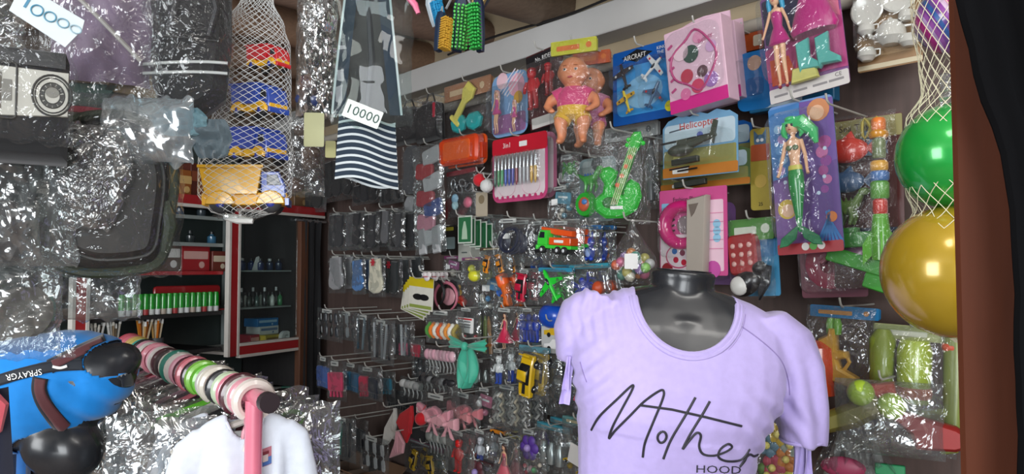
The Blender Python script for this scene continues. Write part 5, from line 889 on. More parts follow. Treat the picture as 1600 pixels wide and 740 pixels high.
# --- generic toy packs : (kind, box, off, header, label, options)
def cable(t, w, h, c):
    for k in range(3): mb = MB(TT(0, -h * .5, -.02 - .004 * k, .3 * k)); mb.tube([(w * .3 * math.cos(a) * (1 - .1 * k), 0, h * .28 * math.sin(a) * (1 - .12 * k)) for a in [i * PI / 8 for i in range(16)]], .0042, mat(c, .5), 6, True); mb.build('cable_coil', t)
    for x, z in ((-.22, .5), (.2, .56)): mb = MB(); mb.ell((w * x, -.014, -h * z), (w * .17, .01, h * .22), mat(c, .4)); mb.build('ear_cup', t)
    mb = MB(); mb.box((-w * .1, -.025, -h * .4), (.022, .01, .016), WHITE); mb.build('plug', t)
ROWS = [
 ('cable', (776, 340, 838, 412), .15, '#a9adad', 'large clear bag of dark headphones with white plug', dict(c='#23283c', s='headphones bag')),
 ('cable', (826, 344, 870, 412), .10, '#8c908e', 'clear bag of black coiled cable right of the headphones bag', dict(c='#1b1c1e', s='black cable bag')),
 ('fish', (756, 336, 790, 384), .06, '#6a8a80', 'green and pale blue animal card pack right of green cards', dict(c='#7aa0a0')),
 ('cars2', (756, 386, 804, 432), .13, '#4a3a30', 'pair of small orange toy cars hanging in clear bag', dict(c='#d8861e')),
 ('duck', (728, 402, 770, 444), .12, '#7a3a6a', 'yellow toy duck under a purple header', dict(c='#d2d034')),
 ('fig', (710, 436, 752, 476), .09, None, 'yellow toy figure beside red shape in small bag', dict(c='#d8a42a', c2='#a83228')),
 ('label', (752, 424, 812, 486), .07, '#9aa09c', 'clear blister with blue label and white tag left of red racing car', dict(c='#4a8ab8')),
 ('cartop', (812, 420, 846, 474), .15, '#b8b8b4', 'glossy crimson racing car seen from above in clear bag', dict(c='#b8183a')),
 ('strip', (842, 424, 862, 470), .08, None, 'blue ribbed toy strip right of the crimson racing car', dict(c='#2a4a7a')),
 ('truck', (856, 344, 918, 412), .17, '#c4c8c4', 'orange crane truck with green cab in clear bag', dict(c='#3cc83a', c2='#e2541e')),
 ('bunny', (914, 352, 946, 412), .13, '#2f6ea8', 'blue toy rabbit pack with long ears', dict(c='#2a4cc0')),
 ('bunny', (938, 362, 968, 420), .07, None, 'orange brown toy animal behind the blue rabbit', dict(c='#b8603a')),
 ('truckflat', (866, 400, 920, 424), .07, None, 'black flat toy packet below the orange crane truck', dict(c='#1e1a1c')),
 ('plane', (848, 418, 900, 476), .16, '#2f88a8', 'bright green toy jet plane in clear square bag', dict(c='#28c838')),
 ('spider', (896, 412, 958, 478), .14, '#3a9ab0', 'dark blue toy creature with orange ball in clear bag', dict(c='#2038b0', c2='#c8502a')),
 ('cables', (830, 398, 868, 424), .05, '#2a6ac0', 'small blue headed packet below the cable bag', dict(c='#2858b0')),
 ('cap', (848, 466, 896, 520), .12, None, 'round royal blue plastic toy cap above car cards', dict(c='#1450c0')),
 ('carcard', (846, 500, 890, 552), .15, None, 'white card with one yellow and one white car picture', {}),
 ('doll', (776, 480, 822, 546), .14, '#d4d6d4', 'doll in crimson dress with pink belt in clear bag', dict(c='#c01c48')),
 ('figs', (816, 480, 852, 536), .13, '#c0c4c4', 'three dark blue toy figures in clear bag', dict(c='#223a98')),
 ('gun', (778, 440, 816, 480), .11, None, 'small orange and blue toy gun left of crimson car', dict(c='#d8641e', c2='#2a60b0')),
 ('sword', (746, 470, 782, 556), .06, '#9aa39a', 'tall clear bag of olive green toy swords', dict(c='#6a7a3a')),
 ('wlabel', (720, 480, 756, 536), .11, '#c4c6c0', 'small pack with white red printed label left of toy swords', {}),
 ('soldier', (772, 544, 802, 600), .16, '#b4b8b8', 'white and blue space figure in clear bag', dict(c='#d8dcdc', c2='#2448a8')),
 ('soldier', (796, 548, 822, 600), .10, '#a8acac', 'tan and blue figure pack right of white space figure', dict(c='#b09a84', c2='#2a50a8')),
 ('cartop', (818, 540, 862, 622), .17, '#5a8a98', 'long yellow toy sports car with black windows, roof outwards', dict(c='#e0b81c')),
 ('cartop', (850, 548, 876, 616), .09, None, 'olive and black toy car behind the yellow sports car', dict(c='#6a6c30')),
 ('chains', (776, 600, 832, 672), .14, '#b8bcba', 'clear bag full of grey hanging chain toys', dict(c='#8a8c88')),
 ('label', (748, 604, 784, 664), .09, '#c8caca', 'white card bag with dusty pink elastic below teal bow', dict(c='#a86a80')),
 ('soldier', (742, 670, 776, 728), .14, '#b0b8c0', 'blue robot figure with white chest near the bottom', dict(c='#c8ccd4', c2='#2446a0')),
 ('soldier', (704, 672, 746, 738), .17, '#c8c8c0', 'shiny red toy figure in clear bag near the bottom', dict(c='#d01c1c', c2='#c01818')),
 ('cartop', (778, 664, 826, 690), .10, None, 'orange and yellow toy cars lying flat above doll packs', dict(c='#e08a24', flat=1)),
 ('swords', (800, 652, 846, 684), .06, None, 'yellow toy ring shapes above the purple flower pack', dict(c='#c8b420')),
 ('doll', (778, 682, 816, 760), .16, '#c8b0b8', 'small doll in coral dress in the bottom row', dict(c='#c85a6a')),
 ('flower', (816, 668, 856, 752), .15, '#b8c4c0', 'clear pack with large purple flower above coloured beads', dict(c='#5a3a9a')),
 ('jars', (846, 662, 896, 742), .13, '#3a8ca0', 'teal headed pack of silver bottles in the bottom row', dict(c='#9aa4a4')),
 ('wyellow', (886, 652, 936, 760), .16, '#5a8a8a', 'pack with white square tag over yellow toys by the t-shirt', dict(c='#c8a82a')),
 ('cables', (862, 560, 912, 650), .08, '#a0a8ac', 'grey tools bag with white tag behind the lilac sleeve tie', dict(c='#3a4654')),
 ('fig', (904, 600, 924, 640), .12, None, 'small pink pompom figure beside the t-shirt waist', dict(c='#d8305a', c2='#5a5a68')),
 ('strip', (676, 650, 706, 740), .08, '#a8b0ac', 'dark green and grey toy strip left of the shiny red figure', dict(c='#4a5c58')),
 ('cars2', (640, 690, 700, 745), .10, '#6a4a5a', 'mustard toy pair under pink and grey packet at the bottom', dict(c='#a88a2a')),
 ('label', (876, 240, 914, 330), .07, '#aab0b0', 'grey and white construction card pack below the baby dolls', dict(c='#6a8a90')),
 ('label', (862, 290, 910, 350), .10, '#9ab0b4', 'blue grey card pack with small squares above crane truck', dict(c='#5a8a9c')),
 ('label', (900, 330, 950, 360), .07, '#b8c0bc', 'pale yellow printed packet above the blue rabbit', dict(c='#b0b098')),
 ('jars', (736, 560, 776, 606), .05, '#8a9290', 'grey packet hanging behind the teal ribbon bow', dict(c='#6a7270')),
 ('figs', (656, 552, 690, 600), .05, '#707878', 'dark small figures bag left of pink clip card', dict(c='#33363c')),
 ('flower', (820, 600, 858, 668), .06, '#4a5a68', 'navy and grey packet under the yellow sports car', dict(c='#2a3a58')),
 ('soldier', (790, 420, 818, 446), .05, '#8a8c8c', 'tiny brown figure packet above the orange toy gun', dict(c='#5a4a44', c2='#3a3436')),
 ('label', (700, 400, 732, 440), .06, '#8a3a70', 'purple printed packet left of the yellow duck', dict(c='#8a4a78')),
 ('wyellow', (830, 690, 856, 750), .07, '#a03a4a', 'maroon topped packet between purple flower and silver bottles', dict(c='#8a4a50')),
 ('flower', (728, 716, 782, 770), .15, '#4a2c30', 'dark red brown packet at the bottom under the blue robot', dict(c='#5a2c34')),
]
def beads(t, w, h, cs, n, z0, z1, r=.007, name='bead'):
    for i in range(n): mb = MB(); mb.ell((w * rnd.uniform(-.38, .38), -.02 + rnd.uniform(-.006, .006), -h * rnd.uniform(z0, z1)), r * rnd.uniform(.8, 1.3), mat(cs[i % len(cs)], .3, kind='gloss'), 8, 6); mb.build(name, t)
for kind, bx, off, hd, lb, o in ROWS:
    nm = {'cable': 'headphones_pack', 'cables': 'cable_pack', 'cars2': 'toy_car_pack', 'cartop': 'toy_car_pack', 'duck': 'toy_duck_pack', 'truck': 'toy_truck_pack', 'bunny': 'toy_rabbit_pack', 'plane': 'toy_plane_pack', 'spider': 'toy_creature_pack', 'doll': 'doll_pack', 'carcard': 'car_card', 'cap': 'toy_cap', 'gun': 'toy_gun_pack', 'chains': 'chain_pack', 'flower': 'flower_pack', 'soldier': 'toy_figure_pack', 'figs': 'toy_figure_pack', 'fig': 'toy_figure_pack', 'fish': 'animal_card_pack', 'sword': 'toy_sword_pack', 'swords': 'ring_pack'}.get(kind, 'small_toy_pack')
    p = pack('baseball_cap' if kind == 'cap' else nm, lb, 'toy pack', bx, off, hd, short=o.get('s') or lb, hlen=None); t, w, h = p[:3]; c = o.get('c', '#888888'); S = min(w, h); zc = -h * .57
    if kind in ('cable', 'cables'): cable(t, w, h, c)
    elif kind == 'cars2':
        for s in (-1, 1): toy_car(t, TT(s * w * .22, zc, -.02, PI / 2 + .25 * s, rx=PI / 2), c, h * .6)
    elif kind == 'cartop':
        if o.get('flat'): [toy_car(t, TT(s * w * .25, zc, -.02), c if s < 0 else '#d8c02a', w * .5) for s in (-1, 1)]
        else: toy_car(t, TT(0, zc + .004, -.03, PI / 2 - .12, rx=PI / 2), c, h * .80)
    elif kind == 'duck': critter(t, TT(0, -h * .62, -.02), S, c, 'duck')
    elif kind == 'fig': figure(t, TT(-w * .15, -h * .95, -.02), h * .75, c, c, c); beads(t, w * .5, h, [o['c2']], 3, .5, .9, .012)
    elif kind == 'label':
        mb = MB(); mb.slab(rr(w * .5, h * .3, .004, ang=-.15, cx=w * .05, cz=-h * .34), -.025, -.022, mat(c, .35, kind='print')); mb.flat(rr(w * .2, h * .16, .002, cx=-w * .22, cz=-h * .42), -.026, WHITE); mb.flat(rr(w * .3, h * .05, .001, ang=-.15, cx=w * .06, cz=-h * .32), -.026, mat('#c8d4d4', .4)); mb.build('printed_label', t); beads(t, w, h, [c, '#8a8c86', '#b0aca0', '#5c5a58'], 7, .55, .88, .009)
    elif kind == 'strip':
        for k in range(5): mb = MB(TT(0, -h * (.2 + .15 * k), -.02)); mb.box((0, 0, 0), (w * .7, .014, h * .12), mat(c, .35)); mb.build('toy_block', t)
    elif kind == 'truck': toy_truck(t, TT(0, -h * .78, -.03, -.03), c, o['c2'], w * .86, crane=True)
    elif kind == 'bunny': critter(t, TT(0, zc, -.02), h * .72, c, 'bunny')
    elif kind == 'truckflat': toy_truck(t, TT(0, -h * .9, -.02), c, c, w * .8)
    elif kind == 'plane': toy_plane(t, TT(-w * .04, zc + .01, -.03, .55), c, c, S * .95, jet=True, prop=False, cn='#1a8a28'); critter(t, TT(w * .12, zc - h * .12, -.02), S * .5, '#1fae30', 'spider', name='launcher')
    elif kind == 'spider': critter(t, TT(-w * .1, zc, -.02, .4), S * .8, c, 'spider'); mb = MB(); mb.ell((w * .25, -.02, zc), S * .17, mat(o['c2'], .4), 14, 9); mb.build('toy_ball', t)
    elif kind == 'cap': mb = MB(TT(0, -h * .5, -.02)); mb.ell((0, 0, .0), (w * .42, .03, h * .38), mat(c, .3, kind='gloss'), 18, 12); mb.slab([(w * .1, -h * .1), (w * .6, -h * .22), (w * .55, -h * .3), (0, -h * .25)], -.02, .01, mat(c, .3, kind='gloss'), .004); mb.build('cap', t); hook(t, off, lb); continue
    elif kind == 'carcard': card(t, w, h, '#c2c4c4', lambda mb, w, h, Y: (smallcar_card(mb, 0, -h * .45, w * .8, '#d8b02a', Y), smallcar_card(mb, 0, -h * .86, w * .8, '#f0f0f0', Y), mb.flat(rr(w * .96, h * .2, .002, cz=-h * .1), Y, mat('#4a88b8', .4))), .003); hook(t, off, lb); continue
    elif kind == 'doll': doll(t, TT(0, -h * .98, -.025), h * .88, c, '#3a2420', wide=1.15, dress_h=.6, arms=.2)
    elif kind == 'figs': [figure(t, TT(w * x, -h * .95, -.02), h * .8, c, c, c) for x in (-.28, 0, .28)]
    elif kind == 'gun': gun(t, TT(0, zc, -.02, -1.1), S * .9, c, o['c2'], 'toy_gun')
    elif kind in ('sword',):
        for k, x in enumerate((-.2, .05, .25)): mb = MB(TT(w * x, -h * .58, -.02, .12 * (k - 1))); mb.slab([(-.006, -h * .36), (.006, -h * .36), (.008, h * .2), (0, h * .32), (-.008, h * .2)], -.004, .004, mat([c, '#8a9a4a', '#b8885a'][k], .35), .002); mb.box((0, 0, -h * .2), (.04, .012, .008), mat('#a86a3a', .4)); mb.build('toy_sword', t)
    elif kind == 'swords':
        for k, x in enumerate((-.25, .05, .3)): mb = MB(TT(w * x, zc, -.02, .5 * k)); mb.tube([(.016 * math.cos(a), 0, .012 * math.sin(a)) for a in [i * PI / 6 for i in range(12)]], .005, mat(c, .35), 6, True); mb.build('toy_ring', t)
    elif kind == 'wlabel': mb = MB(); mb.slab(rr(w * .7, h * .42, .003, cx=0, cz=-h * .48), -.03, -.027, WHITE); [mb.flat(rr(w * .5, h * .03, .001, cz=-h * z), -.031, mat('#6a6a6c', .5)) for z in (.38, .46, .53)]; mb.flat(rr(w * .6, h * .04, .001, cz=-h * .31), -.031, RED); mb.build('paper_label', t); beads(t, w, h, ['#c03038', '#8a8c86'], 5, .75, .9)
    elif kind == 'soldier': figure(t, TT(0, -h * .97, -.02), h * .78, c, o['c2'], c, hatc=o['c2'] if kind == 'x' else c)
    elif kind == 'chains':
        for k in range(9): mb = MB(); x = w * (-.4 + .1 * k); mb.tube([(x + .006 * math.sin(i * 2 + k), -.02 + .006 * math.cos(i * 2 + k), -h * (.2 + .07 * i)) for i in range(10)], [.004 + .002 * (i % 2) for i in range(10)], mat([c, '#a8aaa4', '#b8b09c', '#6a6c6a'][k % 4], .35), 6); mb.build('toy_chain', t)
    elif kind == 'flower': mb = MB(TT(0, -h * .34, -.025)); [mb.ell((S * .2 * math.cos(a), 0, S * .2 * math.sin(a)), (S * .15, .008, S * .15), mat(c, .5), 10, 6) for a in [i * PI / 3 for i in range(6)]]; mb.ell((0, -.008, 0), S * .1, mat('#a08ac8', .5)); mb.build('flower', t); beads(t, w, h, ['#c8a0a8', '#5a9a6a', '#c8c0b0', '#b84a58', '#d8d4c8'], 9, .55, .92)
    elif kind == 'jars':
        for x in (-.25, .0, .25): mb = MB(); mb.lathe([(S * .11, 0), (S * .13, h * .25), (S * .08, h * .36), (S * .08, h * .42)], (w * x, -.02, -h * .75), mat(c, .2, .5), 12); mb.build('small_bottle', t)
        beads(t, w, h, ['#4a5250', '#7a8280'], 4, .8, .92, .01)
    elif kind == 'wyellow': mb = MB(); mb.slab(rr(w * .45, h * .28, .003, ang=-.25, cx=w * .1, cz=-h * .5), -.04, -.037, WHITE); mb.build('paper_label', t); [toy_car(t, TT(w * x, -h * z, -.02, .2), c, w * .4) for x, z in ((-.2, .62), (.2, .76))]; beads(t, w, h, ['#a89a70', '#c8a82a', '#8a8a70'], 6, .25, .9, .008)
    elif kind == 'fish':
        for k in range(2): critter(t, TT(w * (-.1 + .2 * k), -h * (.35 + .35 * k), -.02), w * .7, [c, '#4a7a60'][k], 'fish')
    fin(p)
    if off > .09 and kind not in ('swords', 'wlabel', 'strip'): stack(t, .045, 'similar pack hanging right behind the ' + lb)
# --- sticker cards and headbands
for k in range(4):
    t, w, h = slot('sticker_card', ('front yellow topped card with black moustache picture', 'second white and yellow card fanned behind the moustache card', 'third white and yellow card fanned to the lower left', 'rearmost cream card at the lower edge of the fanned cards')[k], 'card', (640 - 3 * k, 434 + 6 * k, 678 - 3 * k, 484 + 3 * k), .20 - .018 * k, roll=-.06 - .06 * k, group='yellow topped cards on one hook')
    card(t, w, h, '#d4d2c6', lambda mb, w, h, Y: (mb.flat(rr(w, h * .28, .002, cz=-h * .14), Y, mat('#c8b41c', .4)), mb.flat(circ(-w * .12, -h * .6, w * .2, 12, h * .1), Y, BLACK), mb.flat(circ(w * .14, -h * .6, w * .2, 12, h * .1), Y, BLACK), mb.flat(rr(w * .9, h * .1, .001, cz=-h * .9), Y, mat('#8a9a4a', .4))), .002)
    if k == 0: hook(t, .2, 'yellow topped cards')
for k, (bx, c, lb) in enumerate((((672, 436, 702, 478), '#17181a', 'black headband hanging in front of yellow topped card'), ((686, 440, 722, 486), '#b86a7c', 'dusty pink headband right of the yellow topped cards'), ((700, 438, 724, 480), '#2a2a2c', 'black headband right of the dusty pink headband'))):
    t, w, h = slot('headband', lb, 'headband', bx, .14 - .02 * k); mb = MB(); mb.tube([(w * .48 * math.cos(a), -.02, -h * .5 + h * .48 * math.sin(a)) for a in [math.radians(-60 + i * 15) for i in range(21)]], [.003 + .003 * math.sin(PI * i / 20) for i in range(21)], mat(c, .4), 8); mb.build('band', t)
    if k == 1: mb = MB(); mb.ell((0, -.01, -h * .5), (w * .3, .006, h * .3), mat('#b8848c', .3)); mb.build('padding', t)
    hook(t, .12, lb)
for k in range(3):
    t, w, h = slot('face_clip', ('white heart shaped hair clip at the tip of the hook', 'white heart shaped hair clip in the middle of the hook', 'white bow clip nearest the wall above headbands')[k], 'hair clip', (663 + 13 * k, 424, 676 + 13 * k, 440), .22 - .06 * k, group='white hair clips on one hook'); mb = MB(); [mb.ell((s * w * .25, -.006, -h * .3), (w * .28, .005, h * .3), mat('#d8d0d0', .4)) for s in (-1, 1)]; mb.ell((0, -.006, -h * .6), (w * .34, .005, h * .34), mat('#d8d0d0', .4)); mb.build('heart', t); mb = MB(); mb.box((0, -.012, -h * .5), (w * .5, .002, .003), mat('#b84a60', .4)); mb.build('stripe', t)
    if k == 0: hook(t, .22, 'white hair clips')
# --- hair goods rows
def multi(name, label, cat, bx, off, n, cols, kind, hd=None, short=None):
    p = pack(name, label, cat, bx, off, hd, short=short, hdf=.15); t, w, h = p[:3]
    for i in range(n):
        x = w * (-.42 + .84 * (i + .5) / n); c = cols[i % len(cols)]; r = min(w / n * .75, h * .3)
        if kind == 'scrunchie': mb = MB(TT(x, -h * .62, -.02, rz=.5)); mb.tube([(.004 * math.cos(3 * a), r * math.cos(a), r * 1.2 * math.sin(a)) for a in [k * PI / 8 for k in range(16)]], [r * .38 * (1 + .2 * (k % 2)) for k in range(16)], mat(c, .8, kind='fabric'), 7, True); mb.build('scrunchie', t)
        elif kind == 'bow': bow(t, TT(x, -h * .5 - h * .14 * (i % 2), -.02 - .01 * (i % 2)), h * .7, c)
        elif kind == 'clip': mb = MB(TT(x, -h * .5, -.02, .25)); mb.ell((0, 0, h * .18), (w / n * .8, .01, h * .2), mat(c, .4)); mb.tube([(0, 0, 0), (.004, 0, -h * .25), (-.003, 0, -h * .42)], .0026, mat('#a8aaa8' if c != '#202024' else c, .3, .3), 5); mb.build('hair_clip', t)
        elif kind == 'glasses': mb = MB(TT(x, -h * .5, -.02, .15)); [mb.slab(rr(.018, .04, .008, cz=s * .026), -.003, .003, mat(c, .15, kind='gloss'), .001) for s in (-1, 1)]; mb.tube([(0, 0, -.008), (.006, 0, 0), (0, 0, .008)], .0022, mat(c, .3)); mb.build('sunglasses', t)
        elif kind == 'comb': mb = MB(TT(x, -h * .5, -.02, .08 * (-1) ** i)); mb.box((0, 0, 0), (.008, .006, h * .8), mat(c, .35)); [mb.box((.008, 0, h * (.05 + .05 * q)), (.012, .003, h * .015), mat(c, .35)) for q in range(6)]; mb.build('comb', t)
        elif kind == 'glove': mb = MB(TT(x, -h * .5, -.02, .06 * (-1) ** i)); mb.slab(rr(w / n * .8, h * .5, .008, cz=-h * .05), -.008, .006, mat(c, .8, kind='fabric'), .005); [mb.tube([((q - 1.5) * w / n * .18, 0, -h * .28), ((q - 1.5) * w / n * .2, 0, -h * .44)], .006, mat(c, .8, kind='fabric'), 6) for q in range(4)]; mb.build('glove', t)
        elif kind == 'sock': sock(t, TT(x, -h * .5, -.02 - .004 * (i % 2), .05 * (-1) ** i), h * .86, c, W=w / n * .9)
    return fin(p)
multi('scrunchie_pack', 'orange white and green scrunchies threaded in a clear bag', 'scrunchies', (672, 484, 728, 536), .15, 8, ['#4a8a3a', '#d8782a', '#d8d4c8', '#d05a28', '#c8c0b0', '#d88a3a', '#e0dcd0', '#9a8a4a'], 'scrunchie', '#a8aaa4')
multi('clip_pack', 'pale pink hair clips in a row with silver stems', 'hair clips', (670, 540, 722, 584), .17, 8, ['#d8a4b4', '#dcb0bc'], 'clip')
multi('clip_pack', 'black hair clips in a row left of the teal bow', 'hair clips', (660, 584, 720, 614), .15, 8, ['#202024', '#2a2a2e', '#8a8c8e'], 'clip')
multi('clip_pack', 'white and silver snap clips above red scarf', 'hair clips', (632, 590, 672, 622), .13, 5, ['#c8cac8', '#a0a2a2'], 'clip')
multi('bow_pack', 'pale pink satin bows left of the chain bag', 'hair bows', (664, 614, 722, 678), .18, 4, ['#d892a0', '#e0a4ae'], 'bow', '#b8b4b0')
multi('bow_pack', 'salmon pink satin bows right of the pale pink bows', 'hair bows', (712, 612, 756, 670), .11, 3, ['#d07a82', '#d88c90'], 'bow', '#a8a4a0')
multi('clip_pack', 'silver wire clips bag under the pale pink bows', 'hair clips', (672, 668, 716, 712), .10, 7, ['#9aa09c', '#c0c4c0'], 'clip')
multi('purse_pack', 'pink and dark red purse packet above the scarves', 'purse', (626, 526, 668, 556), .14, 2, ['#b84a68', '#8a2838'], 'glove')
# --- teal ribbon
t, w, h = slot('ribbon_bow', 'large teal gauze ribbon bow with two hanging tails', 'ribbon', (712, 528, 764, 606), .22); m = mat('#3aa88c', .55, kind='satin')
def tail(s, ln):
    def f(u, v): return ((u - .5) * w * (.1 + .5 * math.sin(PI * min(1, v * .9 + .05)) ** .8) + s * w * .12 * v, -.02 - .012 * math.sin(u * 12 + s) * v, -h * .16 - v * h * ln)
    return f
for s, ln in ((-1, .84), (1, .7)): mb = MB(); mb.grid(tail(s, ln), 22, 16, m); mb.grid(lambda u, v: (lambda q: (q[0], q[1] + .003, q[2]))(tail(s, ln)(1 - u, v)), 22, 16, m); mb.build('ribbon_tail', t)
for s in (-1, 1): mb = MB(); mb.grid(lambda u, v: (s * w * .55 * u, -.02 - .02 * math.sin(PI * u) * math.cos((v - .5) * PI) - .004 * math.sin(v * 16), -h * .15 + (v - .5) * h * .26 * (.15 + .85 * u ** .7) + h * .05 * u), 12, 14, m); mb.build('ribbon_loop', t)
mb = MB(); mb.ell((0, -.03, -h * .15), (.012, .012, .014), m); mb.build('knot', t); hook(t, .22, 'teal ribbon bow')
# --- scarves
def scarf(bx, off, c, lb, pts):
    t, w, h = slot('scarf', lb, 'scarf', bx, off); x0, y0, x1, y1 = bx
    o = [((x - (x0 + x1) / 2) / (x1 - x0) * w, -(y - y0) / (y1 - y0) * h) for x, y in pts]; m = mat(c, .75, kind='fabric'); mb = MB(); mb.slab(o, -.016, -.004, m, .004)
    mb.build('cloth', t); mb = MB(); [mb.tube([(o[0][0] + k * .004, -.018, o[0][1]), (o[0][0] + k * .01 - .01, -.02, -h * .7)], .002, m, 5) for k in range(3)]; mb.build('fold', t); hook(t, off, lb)
scarf((602, 634, 624, 702), .19, '#c4c2bc', 'white pointed cloth hanging left of the red cloth', [(622, 634), (606, 668), (602, 700), (612, 692), (622, 672), (624, 650)])
scarf((624, 630, 650, 690), .20, '#c01420', 'red pointed cloth between white and pink cloths', [(648, 630), (630, 646), (624, 662), (632, 676), (640, 690), (646, 672), (650, 650)])
scarf((614, 672, 636, 718), .23, '#d09aa4', 'pale pink pointed cloth below the red cloth', [(626, 672), (620, 695), (614, 718), (634, 704), (636, 688)])
scarf((640, 602, 672, 700), .10, '#16161a', 'long black cloth hanging behind the red cloth', [(646, 602), (642, 640), (648, 700), (668, 694), (670, 640), (668, 606)])
t, w, h = slot('pompom', 'red pompom left of the pale pink bows', 'pompom', (656, 642, 676, 668), .2); mb = MB(); mb.ell((0, -.02, -.022), .022, mat('#c81c28', .8, kind='fabric'), 16, 10); mb.build('ball', t); mb = MB(); mb.tube([(0, -.02, 0), (0, 0, .02)], .0012, RED); mb.build('loop', t); hook(t, .2, 'red pompom beside the pink bows')
# --- socks and accessories, left part of the wall
SOCKS = [
 ((520, 332, 548, 390), .16, ['#2a2b2e', '#303134'], 'black socks bag nearest the corner, upper row', 2), ((546, 330, 574, 388), .18, ['#4a4b4e', '#26272a'], 'charcoal socks bag, second of upper row', 2),
 ((570, 332, 598, 392), .17, ['#1c1d20', '#2a2b2e'], 'black socks bag with white glint, third of upper row', 2), ((594, 326, 618, 384), .16, ['#242528', '#5a5b5e'], 'black and grey socks bag, fourth of upper row', 2), ((614, 330, 638, 390), .15, ['#1a1b1d', '#38393c'], 'black socks bag right beside the pale insole', 2),
 ((520, 398, 545, 456), .20, ['#8c8d90'], 'single pale grey sock pair nearest the black curtain', 1), ((542, 400, 560, 450), .13, ['#3a3b3e'], 'dark grey sock between pale grey and blue socks', 1), ((556, 402, 576, 458), .18, ['#4a78b0'], 'blue socks with white trim in clear bag', 1), ((572, 400, 584, 452), .12, ['#7a8ab0'], 'slim periwinkle sock right of the blue socks', 1),
 ((582, 400, 607, 462), .21, ['#c8c4b0'], 'cream ankle sock with red flower cuff', 1), ((604, 404, 634, 462), .15, ['#1e2a2a', '#262a2c'], 'dark green black socks right of the cream sock', 2), ((630, 402, 648, 450), .09, ['#3a3e40'], 'grey sock bag left of yellow topped cards', 1)]
for bx, off, cs, lb, n in SOCKS:
    t = multi('sock_pack', lb, 'socks', bx, off, n, cs, 'sock', '#8a8c8c' if off > .15 else None)
    stack(t, .05, 'similar pack hanging right behind the ' + lb) if 'cream' not in lb else None
    if 'cream' in lb: k = [c for c in kids(t) if c.name.startswith('sock')][0]; mb = MB(); w_h = slot; mb.flat(circ(0, -.022, .008), -.032, mat('#b82c3c', .5)); [mb.flat(circ(.011 * math.cos(a), -.022 + .011 * math.sin(a), .004, 8), -.033, mat('#b82c3c', .5)) for a in [i * PI / 3 for i in range(6)]]; mb.build('flower_print', k)
for bx, off, n, cs, kd, hd, lb in (
 ((502, 482, 540, 530), .20, 4, ['#16181a', '#3a3e44'], 'glasses', '#7a7e80', 'sunglasses bag nearest curtain on the third row'), ((534, 486, 566, 530), .18, 3, ['#1c1e22', '#9aa0a4'], 'glasses', '#6a6e70', 'dark sunglasses bag second from the curtain'),
 ((560, 490, 592, 552), .17, 3, ['#2a4a5a', '#6a7c84', '#1c2226'], 'comb', '#8a9498', 'blue grey combs bag below the cream sock'), ((588, 498, 622, 566), .19, 5, ['#a8acb0', '#202226', '#8a8e92'], 'comb', '#8a8e90', 'long silver and black combs bag in middle of third row'), ((618, 500, 652, 560), .15, 5, ['#8a8e92', '#303236', '#c0c4c8'], 'comb', None, 'pale and black hair pins bag left of scrunchies'),
 ((502, 556, 524, 606), .20, 2, ['#2a4a8a', '#3a5a9a'], 'glove', '#8a9090', 'blue gloves packet nearest curtain on fourth row'), ((518, 562, 546, 622), .23, 1, ['#b8385a'], 'glove', '#a09c9c', 'pink red and grey glove packet on fourth row'), ((542, 566, 572, 612), .18, 2, ['#2a6a8a', '#24506e'], 'glove', '#6a7a80', 'teal blue gloves packet on fourth row'),
 ((566, 572, 602, 622), .20, 2, ['#a82040', '#1e2430'], 'glove', '#8a8c8e', 'crimson and navy gloves packet on fourth row'), ((596, 578, 622, 616), .14, 1, ['#2a6478'], 'glove', None, 'small teal glove packet left of white snap clips'), ((610, 596, 650, 640), .10, 2, ['#16171a'], 'glove', None, 'black gloves packet behind the white snap clips'),
 ((498, 640, 526, 700), .22, 3, ['#4a4c50', '#5a5c60'], 'comb', '#76787a', 'grey combs bag nearest curtain on lowest row'), ((526, 650, 560, 716), .22, 4, ['#26282c', '#2a8a78', '#3a3c40'], 'comb', '#6a6e70', 'black combs bag with one teal comb on lowest row'), ((570, 680, 612, 738), .21, 6, ['#1c1e22', '#b0b4b6'], 'glasses', '#7a7c7e', 'black and silver sunglasses bag at foot of lowest row'), ((556, 652, 580, 706), .12, 2, ['#34363a'], 'glove', None, 'dark grey gloves packet behind the teal comb bag'), ((500, 700, 530, 745), .10, 2, ['#6a5a58', '#4a4440'], 'glove', None, 'brown gloves packet at foot of wall nearest curtain'),
 ((510, 246, 560, 312), .10, 3, ['#1a1a1c', '#242426'], 'sock', None, 'black socks bag hanging behind lower edge of striped bag'), ((556, 286, 600, 318), .10, 3, ['#17171a', '#222226'], 'sock', None, 'black socks bag under the middle of the striped bag'), ((598, 284, 634, 318), .08, 3, ['#1c1c1e'], 'sock', None, 'black socks bag under right corner of striped bag'),
 ((480, 270, 515, 330), .06, 2, ['#1e1e20', '#282828'], 'sock', None, 'black socks bag hanging above the black curtain'), ((650, 556, 664, 600), .05, 1, ['#3a3c40'], 'comb', None, 'single dark comb left of pink hair clips')):
    multi({'glasses': 'sunglasses_pack', 'comb': 'comb_pack', 'glove': 'glove_pack', 'sock': 'sock_pack'}[kd], lb, {'glasses': 'sunglasses', 'comb': 'combs', 'glove': 'gloves', 'sock': 'socks'}[kd], bx, off, n, cs, kd, hd)
